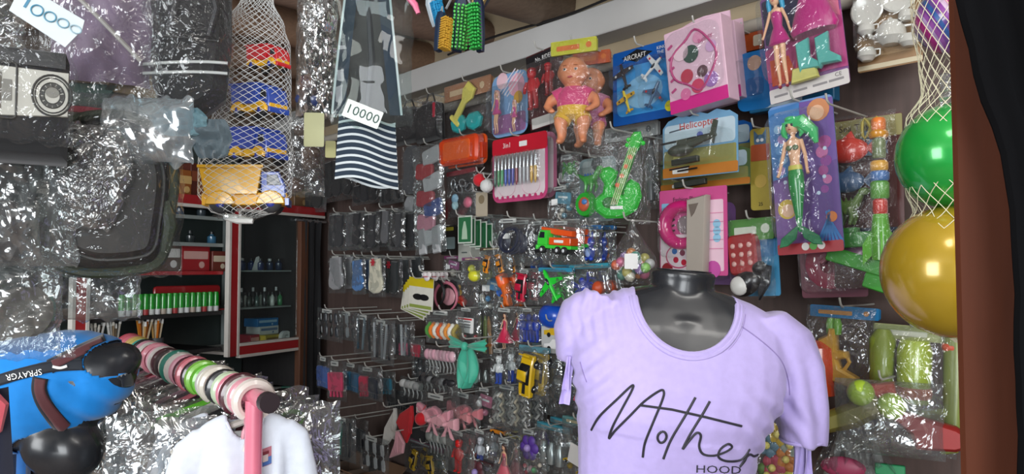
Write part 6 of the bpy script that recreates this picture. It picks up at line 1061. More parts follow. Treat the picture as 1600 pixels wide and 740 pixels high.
# ================================================================== helpers for the foreground
def world_bvh(objs):
    vs, fs = [], []
    for o in objs:
        n = len(vs); M = o.matrix_world if not o.parent else o.parent.matrix_world @ o.matrix_basis
        vs += [M @ v.co for v in o.data.vertices]; fs += [tuple(i + n for i in p.vertices) for p in o.data.polygons]
    return BVHTree.FromPolygons(vs, fs)
def onto(bvh, px, py, off=.001):
    r = ray(px, py).normalized(); l, n, _, _ = bvh.ray_cast(CAM, r)
    if l is None: return None
    if n.dot(r) > 0: n = -n
    return l + n * off
def to_local(t, vs): I = t.matrix_world.inverted(); return [I @ v for v in vs]
def draw(bvh, t, lines, r, m, name, off=.0006, step=4):
    """ink or seam lines that follow a cloth surface"""
    mb = MB()
    for l in lines:
        pts = []
        for (a, b), (c, d) in zip(l, l[1:]):
            k = max(1, int(math.hypot(c - a, d - b) / step)); pts += [(a + (c - a) * i / k, b + (d - b) * i / k) for i in range(k)]
        pts.append(l[-1]); q = [onto(bvh, x, y, off) for x, y in pts]; q = [p for p in q if p]
        if len(q) > 1: mb.tube(to_local(t, q), r, m, 6)
    return mb.build(name, t)
def spline(pts, k=6):
    o = []; n = len(pts)
    for i in range(n - 1):
        p0, p1, p2, p3 = pts[max(0, i - 1)], pts[i], pts[i + 1], pts[min(n - 1, i + 2)]
        for j in range(k):
            u = j / k; o.append(tuple(.5 * (2 * b + (c - a) * u + (2 * a - 5 * b + 4 * c - d) * u * u + (3 * b - a - 3 * c + d) * u ** 3) for a, b, c, d in zip(p0, p1, p2, p3)))
    return o + [pts[-1]]
def wrap_text(bvh, t, s, cx, cy, size, m, ang=0, sx=1, name='lettering', off=.0015):
    V, Fc = text_geo(s); c, q = math.cos(ang), math.sin(ang); vs = []
    for a, b, _ in V:
        x, y = a * sx * size, b * size; p = onto(bvh, cx + x * c - y * q, cy - (x * q + y * c), off); vs.append(p or P(cx, cy, 1))
    mb = MB(); mb.add(to_local(t, vs), Fc, m); return mb.build(name, t)
def loft(mb, rings, m, n=28, T=None, e=2.3):
    """rings: (centre, half width vector, half depth vector)"""
    vs = []
    for c, a, b in rings:
        for j in range(n):
            th = 2 * PI * j / n; x, y = math.cos(th), math.sin(th); x = abs(x) ** (2 / e) * (1 if x > 0 else -1); y = abs(y) ** (2 / e) * (1 if y > 0 else -1); vs.append(Vector(c) + Vector(a) * x + Vector(b) * y)
    k = len(rings); fs = [(i * n + j, i * n + (j + 1) % n, (i + 1) * n + (j + 1) % n, (i + 1) * n + j) for i in range(k - 1) for j in range(n)] + [tuple(range(n - 1, -1, -1)), tuple(range((k - 1) * n, k * n))]
    return mb.add(vs, fs, m)
def crumple(t, w, h, d, seed, m, amp=.012, sc_=16, name='plastic_bag', res=46, x0=0, bulge=.6, outline=None):
    """wrinkled loose sheet of clear plastic, front and back"""
    mb = MB()
    for side in (0, 1):
        def f(u, v):
            uu = u if side else 1 - u; wv = outline(v) if outline else 1
            x = x0 + (uu - .5) * w * wv + .006 * nz(v * 7, seed, uu > .5); z = -v * h + (.01 * nz(uu * 8, seed + 3) if v in (0, 1) else 0)
            k = max(0, math.sin(PI * uu)) ** bulge * max(0, math.sin(PI * v)) ** .4
            return (x, -d * .5 - (d * .5 * k) * (1 if side else -1) - k * amp * (ridg(x * sc_ + seed, z * sc_ * .8, side) - .4), z)
        mb.grid(f, res if side else res // 2, min(80, int(res * h / w) + 4) if side else res // 2, m)
    return mb.build(name, t, ang=25)
FILMS = film('silvery_film', '#dadddd', .05, .24, 24, 1.0, .12)
# ================================================================== lilac t-shirt on the black bust
LIL = mat('#b9aae0', .8, kind='fabric'); NB = mat('#26282c', .27, kind='mannequin'); NB.node_tree.nodes['Principled BSDF'].inputs['Coat Weight'].default_value = .1
BC = P(1068, 440, 1.22); bust = thing('mannequin_bust', 'glossy black headless bust form with flat topped neck', 'mannequin', BC, -.06, roll=-.085)
X, Y_ = Vector((1, 0, 0)), Vector((0, 1, 0))
def ring(z, cx, hw, hd, cy=0): return (Vector((cx, cy, z)), X * hw, Y_ * hd)
prof = [(-.012, .0, .070, .050, .01), (-.026, 0, .115, .058, .01), (-.045, 0, .152, .068, .008), (-.075, 0, .174, .082, .004), (-.12, 0, .180, .097, -.002), (-.17, 0, .172, .110, -.008), (-.215, -.004, .158, .114, -.010), (-.27, -.008, .145, .105, -.006), (-.33, -.008, .140, .095, 0), (-.42, -.004, .15, .098, 0), (-.52, 0, .172, .105, .004)]
mb = MB(); loft(mb, [ring(z, c, a * .955, b * .95, y) for z, c, a, b, y in prof], NB)
mb.lathe([(.09, -.09), (.078, -.06), (.060, -.04), (.0525, -.02), (.0515, .0), (.0535, .012), (.0505, .018)], (0, .01, 0), NB, 32)
bb = mesh_obj('body', organic(mb, .004, 5), bust, NB)
mb = MB(); mb.lathe([(.0, .0186), (.046, .0186), (.046, .0196), (0, .0196)], (0, .01, 0), mat('#34363a', .35), 28); mb.build('neck_cap', bust)
mb = MB(); mb.tube([(0, 0, -.5), (0, 0, -1.14)], .014, CHROME, 12); mb.lathe([(.15, -1.16), (.15, -1.145), (.03, -1.135), (.016, -1.12)], (0, 0, 0), mat('#2a2c30', .4), 24); mb.build('stand', bust)
shirt = thing('tshirt', 'lilac short sleeved t-shirt with black handwritten lettering on the bust', 't-shirt', BC, -.06, roll=-.085)
mb = MB(); loft(mb, [ring(z, c, a, b, y) for z, c, a, b, y in prof], LIL)
def limb(pts, m): loft(mb, [(Vector(c), Vector((a, 0, a * .35 * s)), Vector((0, b, 0))) for c, a, b, s in pts], m, 20)
limb([((.13, .0, -.045), .035, .045, 1), ((.165, .005, -.075), .045, .052, .8), ((.190, .008, -.125), .048, .056, .5), ((.204, .008, -.185), .042, .055, .3), ((.213, .008, -.245), .036, .05, .15)], LIL)
limb([((-.125, .0, -.035), .035, .045, -1), ((-.155, .01, -.06), .042, .05, -.8), ((-.172, .018, -.10), .038, .05, -.5), ((-.172, .022, -.15), .028, .044, -.2)], LIL)
me = organic(mb, .0036, 7)
bm = bmesh.new(); bm.from_mesh(me); bm.normal_update()
for v in bm.verts:
    x, y, z = v.co; d = 0
    k = max(0, 1 - ((x + .13) / .075) ** 2) * max(0, 1 - ((z + .05) / .075) ** 2); d += .0018 * k * math.sin((x + .1) * 330 + z * 60 + 4 * nz(x * 12, z * 20, 1))             # gathers on the left shoulder
    k = max(0, 1 - ((x - .2) / .06) ** 2) * max(0, 1 - ((z + .19) / .11) ** 2); d += .0045 * k * math.sin(x * 150 + z * 40 + y * 30)
    k = max(0, 1 - ((x - .15) / .08) ** 2) * max(0, 1 - ((z + .22) / .08) ** 2); d += .0035 * k * math.sin((x + z) * 150)
    k = max(0, 1 - ((x + .15) / .06) ** 2) * max(0, 1 - ((z + .17) / .09) ** 2); d += .003 * k * math.sin((x - z) * 170)
    d += .0018 * nz(x * 16, z * 9, y * 14) + .004 * nz(x * 9, z * 3, y * 5) * (z < -.24)
    v.co += v.normal * d
def inneck(x, y, z):
    zz = z + .022; return (x / .084) ** 2 + (zz / (.088 if y < .01 else .03)) ** 2 < 1 if zz < 0 or True else False
kill = [f for f in bm.faces if all(inneck(*v.co) and abs(v.co.x) < .09 for v in f.verts)] + [f for f in bm.faces if f.calc_center_median().z < -.505]
c1 = [f for f in bm.faces if f.calc_center_median().x > .165 and f.normal.z < -.75 and f.calc_center_median().z < -.235]
bmesh.ops.delete(bm, geom=list(set(kill + c1)), context='FACES'); bm.to_mesh(me); bm.free()
sb = mesh_obj('cloth', me, shirt, LIL)
so = sb.modifiers.new('thickness', 'SOLIDIFY'); so.thickness = .0016; so.offset = -1
full = MB(); loft(full, [ring(z, c, a, b, y) for z, c, a, b, y in prof], LIL); tmp = full.build('t', shirt); lb = BVHTree.FromPolygons([v.co for v in tmp.data.vertices], [tuple(p.vertices) for p in tmp.data.polygons]); bpy.data.objects.remove(tmp)
mb = MB()
for rad, r_ in ((.0845, .0052), (.0905, .0048), (.097, .0011)):
    pts = []
    for i in range(56):
        a = 2 * PI * i / 56; fr = math.sin(a) < 0; x = rad * .98 * math.cos(a); z = -.022 + (rad + .003 if fr else rad * -.34) * math.sin(a) * (1 if fr else 1)
        if not fr: z = -.022 - .032 * math.sin(a)
        l, n, _, _ = lb.ray_cast(Vector((x, -.4 if fr else .4, z)), Vector((0, 1 if fr else -1, 0)))
        if l is None: l, n, _, _ = lb.ray_cast(Vector((x, .01, .3)), Vector((0, 0, -1)))
        if l is not None: pts.append(l + n * .0012)
    mb.tube(pts, r_, LIL if r_ > .002 else mat('#9a88bf', .8, kind='fabric'), 8, True)
mb.build('collar', shirt)
BV = world_bvh([sb]); SEAM = mat('#8d7cb2', .8); INK = mat('#2b2a33', .6)
f6 = lambda L: [(860 + x / 2.314, 420 + y / 2.314) for x, y in L]
draw(BV, shirt, [spline(f6([(662, 188), (760, 258), (830, 325), (858, 395), (866, 455)])), spline(f6([(108, 335), (118, 370), (131, 408)]))], .0009, SEAM, 'seam', .0003)
WORD = [spline(f6([(148, 582), (178, 532), (240, 472), (294, 422), (296, 436), (262, 500), (226, 568), (212, 612), (234, 584), (290, 528), (340, 478), (395, 440), (410, 444), (404, 475), (368, 562), (342, 628), (334, 680)])), f6([(322, 492), (440, 508), (560, 535), (692, 568)]),
        spline(f6([(402, 587), (390, 598), (388, 615), (398, 627), (412, 622), (420, 605), (414, 590), (402, 587)])), spline(f6([(524, 464), (486, 532), (436, 616), (408, 686)])), spline(f6([(576, 478), (550, 524), (508, 592), (478, 650), (500, 622), (528, 592), (544, 602), (538, 640), (552, 668), (590, 674), (630, 662), (656, 644), (642, 632), (614, 652), (608, 680), (640, 694), (690, 688), (720, 652)])), spline(f6([(716, 655), (704, 690), (684, 714), (716, 672), (736, 676), (750, 670)]))]
draw(BV, shirt, WORD, .0021, INK, 'handwritten_lettering', -.0002, 3)
wrap_text(BV, shirt, 'HOOD', 1122, 733, 17, INK, -.03, 1.35, 'small_lettering')
# ties that hang from the sleeve hems
def tie(px, py, ln, wd, d, sway=0, nm='sleeve_tie'):
    o = shirt.matrix_world.inverted() @ P(px, py, d); mb = MB()
    for s in (0, 1): mb.grid(lambda u, v: (o.x + ((u if s else 1 - u) - .5) * wd * (1 - .25 * math.sin(v * 5)) + sway * v, o.y - .004 * math.sin(u * 5 + v * 3) + (.0015 if s == 0 else 0), o.z - v * ln), 8, 20, LIL)
    return mb.build(nm, shirt)
tie(1252, 685, .12, .022, 1.215, .0); tie(1263, 684, .075, .012, 1.205, .004); tie(1258, 690, .10, .012, 1.24, -.006)
tie(893, 560, .075, .014, 1.21, -.006); tie(889, 556, .055, .009, 1.2, -.002)
for c, a in ((Vector((.213, .008, -.240)), .0325),): mb = MB(); mb.tube([c + Vector((a * math.cos(q), .046 * math.sin(q), .0055 * math.cos(q))) for q in [i * PI / 16 for i in range(32)]], .003, LIL, 7, True); mb.build('sleeve_hem', shirt)
mb = MB(); c = Vector((-.172, .022, -.146)); mb.tube([c + Vector((.0245 * math.cos(q), .038 * math.sin(q), 0)) for q in [i * PI / 16 for i in range(32)]], .003, LIL, 7, True); mb.build('sleeve_hem', shirt)
# ================================================================== net of toy trucks
NET = mat('#d2d4d2', .5)
def net(t, prof, N, turns, r, m=NET, name='net_bag', n=90, sy=.8):
    """prof: list of (v height, centre x, radius)"""
    mb = MB()
    def at(z):
        for (z0, x0, r0), (z1, x1, r1) in zip(prof, prof[1:]):
            if z0 >= z >= z1: k = (z0 - z) / (z0 - z1); k2 = k * k * (3 - 2 * k); return x0 + (x1 - x0) * k, r0 + (r1 - r0) * k2
        return prof[-1][1:]
    zt_, zb_ = prof[0][0], prof[-1][0]
    for s in (-1, 1):
        for k in range(N):
            pts = []
            for i in range(n + 1):
                v = i / n; z = zt_ + (zb_ - zt_) * v; cx, R = at(z); a = 2 * PI * k / N + s * turns * v + .03 * math.sin(v * 40 + k); pts.append((cx + R * math.cos(a), R * sy * math.sin(a), z))
            mb.tube(pts, r, m, 4)
    return mb.build(name, t)
D = 1.1; t0 = P(392, 0, D); q = D / F
tn = thing('net_bag', 'white mesh net hanging full of small toy trucks', 'net bag', t0, 0)
net(tn, [(.04, .012, .012), (0, .01, .024), (-45 * q, .006, .045), (-75 * q, .008, .052), (-140 * q, .008, .054), (-200 * q, .004, .058), (-255 * q, -.003, .069), (-310 * q, -.004, .068), (-335 * q, -.006, .05), (-346 * q, -.008, .022)], 22, 11, .0004)
mb = MB(); mb.grid(lambda u, v: (-.012 + .04 * math.cos(2 * PI * u) * (1 - v * .5), .03 * math.sin(2 * PI * u), -343 * q - .006 * v + .004 * nz(u * 9, v * 3)), 24, 4, FILMX); mb.build('net_end', tn)
mb = MB(); mb.tube([(-.03, -.01, -345 * q), (-.01, -.012, -349 * q), (.012, -.01, -352 * q)], [.005, .007, .004], mat('#d8d8d4', .6), 8); mb.build('knot', tn)
for (px, py, L, rz_, cc, cb, lb) in ((418, 112, .066, PI - .5, '#c01c28', '#c01c28', 'red and yellow toy truck at top of the net'), (404, 186, .088, PI - .55, '#2848a0', '#2848a0', 'blue and yellow toy truck second from top in the net'), (402, 256, .092, PI - .6, '#243f98', '#243f98', 'blue and yellow toy truck third from top in the net')):
    tt = thing('toy_truck', lb, 'toy truck', P(px, py, D), rz_, 'toy trucks in the net bag', roll=.12); toy_truck(tt, TT(0, 0, 0, -.03), cc, cb, L, chas='#d8a420')
tt = thing('toy_truck', 'yellow dump truck with blue cab at bottom of the net', 'toy truck', P(386, 334, D - .0), PI + .22, 'toy trucks in the net bag', roll=-.05); toy_truck(tt, TT(0, 0, 0, .02), '#2a4aa8', '#e0a81c', .122, chas='#e0a81c')
# ================================================================== ball net at right
D = 1.0; q = D / F; cx0 = 1489
bl = thing('net_bag', 'cream mesh net holding three large balls by the brown post', 'net bag', P(cx0, 0, D), 0)
NC = mat('#cfc9ac', .6); net(bl, [(.10, 0, .03), (.0, 0, .052), (-40 * q, 0, .051), (-95 * q, 0, .044), (-145 * q, 0, .041), (-190 * q, 0, .062), (-245 * q, -.0, .0745), (-300 * q, 0, .064), (-335 * q, 0, .055), (-370 * q, -.0, .078), (-425 * q, 0, .0925), (-480 * q, 0, .078), (-522 * q, 0, .03), (-540 * q, 0, .008)], 20, 7.5, .00055, NC, sy=1)
def ballo(px, py, r, c, lb, stripes=None):
    t = thing('play_ball', lb, 'ball', P(px, py, D), 0, 'large balls in the net')
    mb = MB(); R = Matrix.Rotation(1.0, 3, 'Y') @ Matrix.Rotation(.5, 3, 'X')
    if stripes:
        n = 28
        for i in range(n): a0, a1 = PI * i / n, PI * (i + 1) / n; mb.lathe([(r * math.sin(a0 + 1e-3), r * math.cos(a0)), (r * math.sin(a1 - 1e-4), r * math.cos(a1))], (0, 0, 0), mat(stripes[i % len(stripes)], .25, kind='gloss'), 36, R=R)
    else: mb.ell((0, 0, 0), r, mat(c, .22, .25, kind='gloss'), 40, 24)
    mb.build('ball', t); mb = MB(); mb.ell((0, 0, 0), (.004, .004, .002), WHITE, 8, 5); o = mb.build('valve', t); o.location = (0, r * .99, 0)
ballo(cx0, 30, .048, '', 'purple pink and blue striped ball at top of net', ['#6a3a88', '#8a4a98', '#a890b8', '#a02878', '#a83080', '#b8a0b8', '#7a3a88', '#5a3a80', '#2a508a'])
ballo(cx0, 244, .0725, '#1a9a3c', 'shiny green ball in the middle of net'); ballo(cx0, 424, .0905, '#a88a22', 'gold ball at bottom of net')
t = thing('net_filler', 'crumpled clear film between striped and green ball', 'plastic film', P(cx0, 120, D), 0); crumple(t, .06, .045, .04, 3, FILMS, .01, 40, 'film', 20)
# ================================================================== brushes under the ceiling
def brush(x, y, w, h, c, bc, lb, yaw, roll, d=1.6):
    t = thing('scrubbing_brush', lb, 'brush', P(x, y, d), yaw, 'brushes hanging under the roof poles', roll=roll); q = d / F; w *= q; h *= q; mb = MB()
    mb.slab([(-w * .5, 0), (-w * .42, -h * .7), (-w * .3, -h), (w * .3, -h), (w * .42, -h * .7), (w * .5, 0), (w * .3, h * .25), (-w * .3, h * .25)], 0, .02, mat(c, .35), .005); mb.build('brush_back', t)
    mb = MB(); bm_ = mat(bc, .5); k = 13
    for i in range(k):
        for j in range(5): x0 = w * .78 * (j / 4 - .5); z0 = -h * (.03 + .93 * i / (k - 1)); f = 1 - .25 * abs(j - 2) / 2; mb.tube([(x0, 0, z0), (x0 * 1.25 + rnd.uniform(-.001, .001), -.016 * f - .004, z0 + rnd.uniform(-.001, .001))], [.0022, .0028], bm_, 5)
    mb.build('bristles', t); mb = MB(); mb.tube([(-.004, .01, h * .2), (0, .01, h * .45), (.004, .01, h * .2)], .0015, WIRE); mb.build('hang_loop', t); return t
brush(721, 10, 24, 72, '#1c2c48', '#52c050', 'navy brush with pale green bristles, middle of the bunch', .25, -.08); brush(744, 8, 17, 74, '#182844', '#2eb048', 'navy brush with deep green bristles at right of the bunch', -.5, .05, 1.57)
brush(694, 30, 17, 52, '#24344c', '#d8a63a', 'slate brush with yellow bristles at lower left of bunch', .9, -.12, 1.58); brush(677, 4, 16, 36, '#b8c4cc', '#2a9ad0', 'pale brush with sky blue bristles, leftmost of the bunch', .7, .3, 1.62); brush(760, -14, 16, 26, '#1a2a40', '#c8b070', 'dark brush with cream bristles cut by top frame edge', -.3, -.5, 1.62)
t = thing('hanging_cord', 'grey cord tying the brushes to the roof poles', 'cord', P(718, 0, 1.6), 0); mb = MB(); mb.tube([(-.03, 0, -.02), (-.01, 0, .02), (0, 0, .26)], .003, GREY); mb.tube([(.03, 0, -.02), (.01, 0, .02), (0, 0, .12)], .003, GREY); mb.build('cord', t)
# ================================================================== striped bag
D = 1.35; q = D / F; t = thing('striped_bag', 'navy and white striped shoulder bag with clear cover', 'bag', P(574, 180, D), .12); W, H = 94 * q, 102 * q; mb = MB(); NV = mat('#22303f', .8, kind='fabric'); WS = mat('#c2c9cb', .8, kind='fabric'); n = 28
for side in (-1, 1):
    for i in range(n):
        f = lambda u, v: (((u if side < 0 else 1 - u) - .5) * W * (.93 + .12 * (i + v) / n), side * (.016 * math.sin(PI * u) + .002), -(H * (i + v) / n) - .012 * (u if side < 0 else 1 - u) + .006 * math.sin(u * 5) * (1 if side < 0 else -1))
        mb.grid(f, 16, 2, WS if i % 3 == 0 else NV)
mb.build('striped_cloth', t); mb = MB()
for s, x0, x1 in ((-1, -.47, -.28), (1, .47, .26)):
    mb.grid(lambda u, v: (W * (x0 + (x1 - x0) * v) + (u - .5) * .022, -.004 - .006 * math.sin(v * 4), v * .225), 4, 24, NV); mb.grid(lambda u, v: (W * (x0 + (x1 - x0) * v) + s * .011 + (u - .5) * .004, -.008 - .006 * math.sin(v * 4), v * .225), 2, 24, WS)
mb.tube([(.0, -.002, .01), (.008, -.004, .10), (.0, -.002, .22)], .006, mat('#26282c', .6), 6); mb.build('strap', t)
mb = MB(); mb.slab([(-W * .47, .0), (W * .47, -.012), (W * .26, .225), (-W * .28, .225)], .012, .018, mat('#2b2726', .7, kind='fabric'), .002); mb.build('lining', t)
o = crumple(t, W * 1.3, .26, .05, 11, GLASS, .004, 7, 'clear_cover', 36, .01); o.location.z = .235
pt = thing('price_tag', 'white card reading 10000 on the striped bag', 'price tag', P(572, 165, D - .075), .1, roll=-.36); mb = MB(); mb.slab(rr(56 * q, 27 * q, .002, cz=-13.5 * q), -.0012, 0, mat('#dfe6e0', .6)); mb.build('card', pt); mb = MB(); mb.text('10000', 0, -14 * q, 20 * q, -.002, mat('#1a4038', .5), 0, 1.05); mb.build('handwriting', pt)
t = thing('pink_hanger', 'pink plastic hanger end beside striped bag strap', 'hanger', P(640, -6, 1.3), 0); mb = MB(); mb.tube([(-.06, 0, .05), (-.03, 0, .03), (-.01, 0, .008), (.01, 0, -.016), (.016, 0, -.032)], [.004, .005, .006, .006, .004], mat('#d8688c', .35), 8); mb.build('arm', t)
# ================================================================== silvery crumpled bag beside the net
t = thing('plastic_bag', 'crumpled silvery clear bag hanging left of the striped bag', 'plastic bag', P(500, -10, 1.42), .1); q = 1.42 / F; crumple(t, 62 * q, 205 * q, .06, 21, FOIL, .035, 22, 'film', 52, 0, .6); crumple(t, 50 * q, 190 * q, .03, 25, FILMS, .03, 32, 'inner_film', 40)
mb = MB(); mb.ell((-.01, -.03, -175 * q), (.03, .02, .022), mat('#26386a', .4, kind='gloss')); mb.ell((-.02, -.03, -150 * q), (.014, .012, .016), mat('#a02c38', .4)); mb.build('blue_item', t); mb = MB(); mb.slab(rr(30 * q, 52 * q, .003, cz=-225 * q), -.05, -.048, mat('#b9b98e', .6)); mb.build('tag', t)
mb = MB(); mb.slab(rr(16 * q, 26 * q, .003, cx=.028, cz=-252 * q), -.03, -.028, mat('#b4b078', .6)); mb.build('small_tag', t)
t = thing('plastic_bag', 'dim clear bag with brown things right of toy truck net', 'plastic bag', P(480, 180, 1.7), .1); q = 1.7 / F; crumple(t, 60 * q, 130 * q, .05, 31, FILMX, .02, 20, 'film', 30); mb = MB()
for k in range(6): mb.ell((rnd.uniform(-.03, .03), -.01, -.04 - .025 * k), (.022, .015, .018), mat(['#5a4030', '#3a3230', '#6a4a38'][k % 3], .6)); 
mb.build('contents', t)
# ================================================================== bags hanging at upper left
D = .78; q = D / F
t = thing('crossbody_bag', 'black bag with white printed camera band at left edge', 'bag', P(28, 85, D), .56); W, H = 140 * q, 172 * q
mb = MB(); mb.slab([(-W * .5, -H), (W * .5, -H), (W * .5, -H * .10), (W * .46, 0), (-W * .46, 0), (-W * .5, -H * .1)], -.04, .02, mat('#0e0e10', .7, kind='fabric'), .01); b = mb.build('bag_body', t)
mb = MB(); mb.slab([(-W * .5, -H * .66), (W * .495, -H * .60), (W * .495, -H * .20), (-W * .5, -H * .2)], -.0425, -.035, mat('#b9b6ac', .5, kind='print'), .001); LK = mat('#33322f', .6); Y = -.043
for cx, cz, r0 in ((.34 * W, -H * .42, .0215),):
    for k, r in enumerate((r0, r0 * .86, r0 * .62, r0 * .42)): mb.tube([(cx + r * .82 * math.cos(a), Y, cz + r * math.sin(a)) for a in [i * PI / 14 for i in range(28)]], .0007 if k else .0011, LK, 5, True)
    mb.flat(circ(cx, cz + .004, r0 * .3), Y, mat('#77746c', .5)); [mb.flat(circ(cx + r0 * .52 * .82 * math.cos(a), cz + r0 * .52 * math.sin(a), .0022, 8), Y, LK) for a in [i * .5 for i in range(13)]]
mb.flat([(-W * .3, -H * .3), (-W * .12, -H * .24), (-W * .12, -H * .58), (-W * .2, -H * .52), (-W * .3, -H * .5)], Y, mat('#5a5348', .6)); mb.tube([(a, Y, b_) for a, b_ in rr(.016, .058, .004, 3, cx=-W * .07, cz=-H * .41)], .0011, LK, 5, True); mb.flat(rr(.008, .022, .001, cx=-W * .07, cz=-H * .41), Y, mat('#77746c', .5)); mb.build('printed_band', b)
mb = MB(); mb.slab([(-W * .3, -H * .04), (W * .46, -H * .03), (W * .46, -H * .17), (-W * .3, -H * .17)], -.043, -.04, mat('#2a2a2b', .6)); mb.build('top_flap', b)
crumple(t, W * 1.1, H * 1.3, .09, 41, FILM, .012, 22, 'clear_cover', 40).location.z = .05
t = thing('price_tag', 'white tilted card with blue handwriting 10000 at top left', 'price tag', P(84, 9, .70), .5, roll=-.42); q7 = .70 / F; mb = MB(); mb.slab([(-50 * q7, 8 * q7), (46 * q7, 2 * q7), (50 * q7, -14 * q7), (42 * q7, -52 * q7), (-46 * q7, -40 * q7)], -.0012, 0, mat('#c9d3d6', .55), .0003); mb.build('card', t)
mb = MB(); BI = mat('#3a7a98', .5); mb.text('1', -31 * q7, -16 * q7, 30 * q7, -.002, BI, 0, 1.3)
for k in range(4): mb.tube([((-15 + 19 * k) * q7 + 8 * q7 * math.cos(a), -.0022, (-20 + .5 * k) * q7 + (8.5 - .8 * k) * q7 * math.sin(a)) for a in [i * PI / 10 for i in range(20)]], .0007, mat(['#4a86a0', '#5a8ea4', '#7aa0b0', '#9ab4be'][k], .5), 5, True)
mb.build('handwriting', t)
D = .95; q = D / F
t = thing('lilac_garment_bag', 'dusky lilac garment in clear film behind the price tag', 'garment bag', P(165, -30, D), .45); W, H = 150 * q, 170 * q
mb = MB(); mb.grid(lambda u, v: ((u - .5) * W * (1 - .1 * v), -.01 - .015 * nz(u * 4, v * 3) - .02 * math.sin(PI * u), -v * H), 30, 30, mat('#77657a', .8, kind='fabric')); mb.build('cloth', t); mb = MB(); mb.tube([(-.04, -.05, -.03), (.0, -.055, -.07), (.045, -.05, -.115)], .0028, mat('#a09a96', .5)); mb.build('cord', t)
crumple(t, W * 1.08, H * 1.32, .07, 51, FILMW, .022, 18, 'film', 50)
mb = MB(); mb.slab([(.01, -H * .9), (.06, -H * .85), (.065, -H * 1.1), (.0, -H * 1.05)], -.01, .0, mat('#6a5434', .6), .003); mb.slab([(-.06, -H * 1.0), (.02, -H * .98), (.0, -H * 1.2), (-.055, -H * 1.22)], -.01, .0, mat('#3f5a52', .6), .003); mb.build('contents', t)
t = thing('sling_bag', 'black backpack with two white piping lines in clear film', 'bag', P(296, -34, 1.02), .38); q = 1.02 / F; W, H = 124 * q, 228 * q
o = [(-W * .5, 0), (W * .5, 0), (W * .52, -H * .5), (W * .46, -H * .86), (W * .2, -H * .99), (-W * .2, -H * .99), (-W * .46, -H * .86), (-W * .52, -H * .5)]; mb = MB(); mb.slab(o, -.05, .02, mat('#121214', .7, kind='fabric'), .02); mb.build('bag_body', t)
for k, (z0, z1) in enumerate(((-.70, -.64), (-.76, -.71))): mb = MB(); mb.tube([(W * (-.47 + .94 * i / 12), -.052, H * (z0 + (z1 - z0) * math.sin(i / 12 * PI * .5))) for i in range(13)], .0022, mat('#b8bab8', .4), 6); mb.build('piping', t)
mb = MB(); mb.slab([(-W * .4, -H * .1), (W * .4, -H * .1), (W * .36, -H * .5), (-W * .36, -H * .5)], -.058, -.05, mat('#141416', .7, kind='fabric'), .006); mb.build('pocket', t)
for s in (-.2, .25): mb = MB(); mb.tube([(W * s, -.06, -H * .12), (W * (s + .08), -.066, -H * .3), (W * s, -.06, -H * .48)], .004, mat('#1c1c20', .6), 6); mb.build('strap', t)
crumple(t, W * 1.06, H * 1.05, .14, 61, FILM, .014, 20, 'clear_cover', 40).location.y = .03
# big dark backpack
D = .92; q = D / F; t = thing('backpack', 'large olive black backpack with crumpled clear cover', 'backpack', P(184, 184, D), .42); W, H = 172 * q, 246 * q
o = spline([(-W * .48, -H * .93), (-W * .5, -H * .5), (-W * .44, -H * .16), (-W * .2, -H * .03), (W * .15, -H * .02), (W * .40, -H * .15), (W * .5, -H * .36), (W * .46, -H * .7), (W * .40, -H * .92), (W * .2, -H * .985), (-W * .2, -H), (-W * .48, -H * .93)], 4)[:-1]
mb = MB(); mb.slab(o, -.055, .05, mat('#161613', .6, kind='leather'), .018); b = mb.build('bag_body', t); OL = mat('#2b3326', .5, kind='leather')
mb = MB(); mb.tube([(x * .97, -.045, -H * .5 + (z + H * .5) * .975) for x, z in o], .0062, OL, 8, True); mb.build('piping', b)
i_ = [(x * .72 + .006, -H * .52 + (z + H * .5) * .78) for x, z in o]; mb = MB(); mb.slab(i_, -.066, -.05, mat('#191714', .55, kind='leather'), .008); mb.tube([(x, -.06, z) for x, z in i_], .002, mat('#1c1d19', .6), 6, True); mb.build('front_pocket', b)
mb = MB(); mb.grid(lambda u, v: (W * (-.5 + u * .86), -.035 - .012 * math.sin(u * PI), H * (.01 - .035 * v + .01 * math.sin(u * 3)) - .03 * u ** 3), 20, 3, mat('#7a2230', .6, kind='fabric')); mb.grid(lambda u, v: (W * (-.5 + (1 - u) * .86), -.032 - .012 * math.sin(u * PI), H * (.01 - .035 * v + .01 * math.sin((1 - u) * 3)) - .03 * (1 - u) ** 3), 20, 3, mat('#7a2230', .6, kind='fabric')); mb.build('red_band', t)
mb = MB(); mb.tube([(W * .42, -.05, -H * .55), (W * .46, -.055, -H * .7), (W * .42, -.05, -H * .86)], [.006, .009, .006], OL, 8); mb.build('side_strap', b)
c_ = crumple(t, W * .62, H * .62, .05, 71, FILMS, .030, 24, 'crumpled_film', 64, -W * .16, outline=lambda v: .45 + .75 * math.sin(PI * (v * .8 + .15)) * (1 - .35 * v)); c_.location = (0, -.05, -H * .12); crumple(t, W * 1.12, H * 1.12, .17, 74, FILM, .006, 10, 'clear_cover', 44).location = (0, .05, .02)
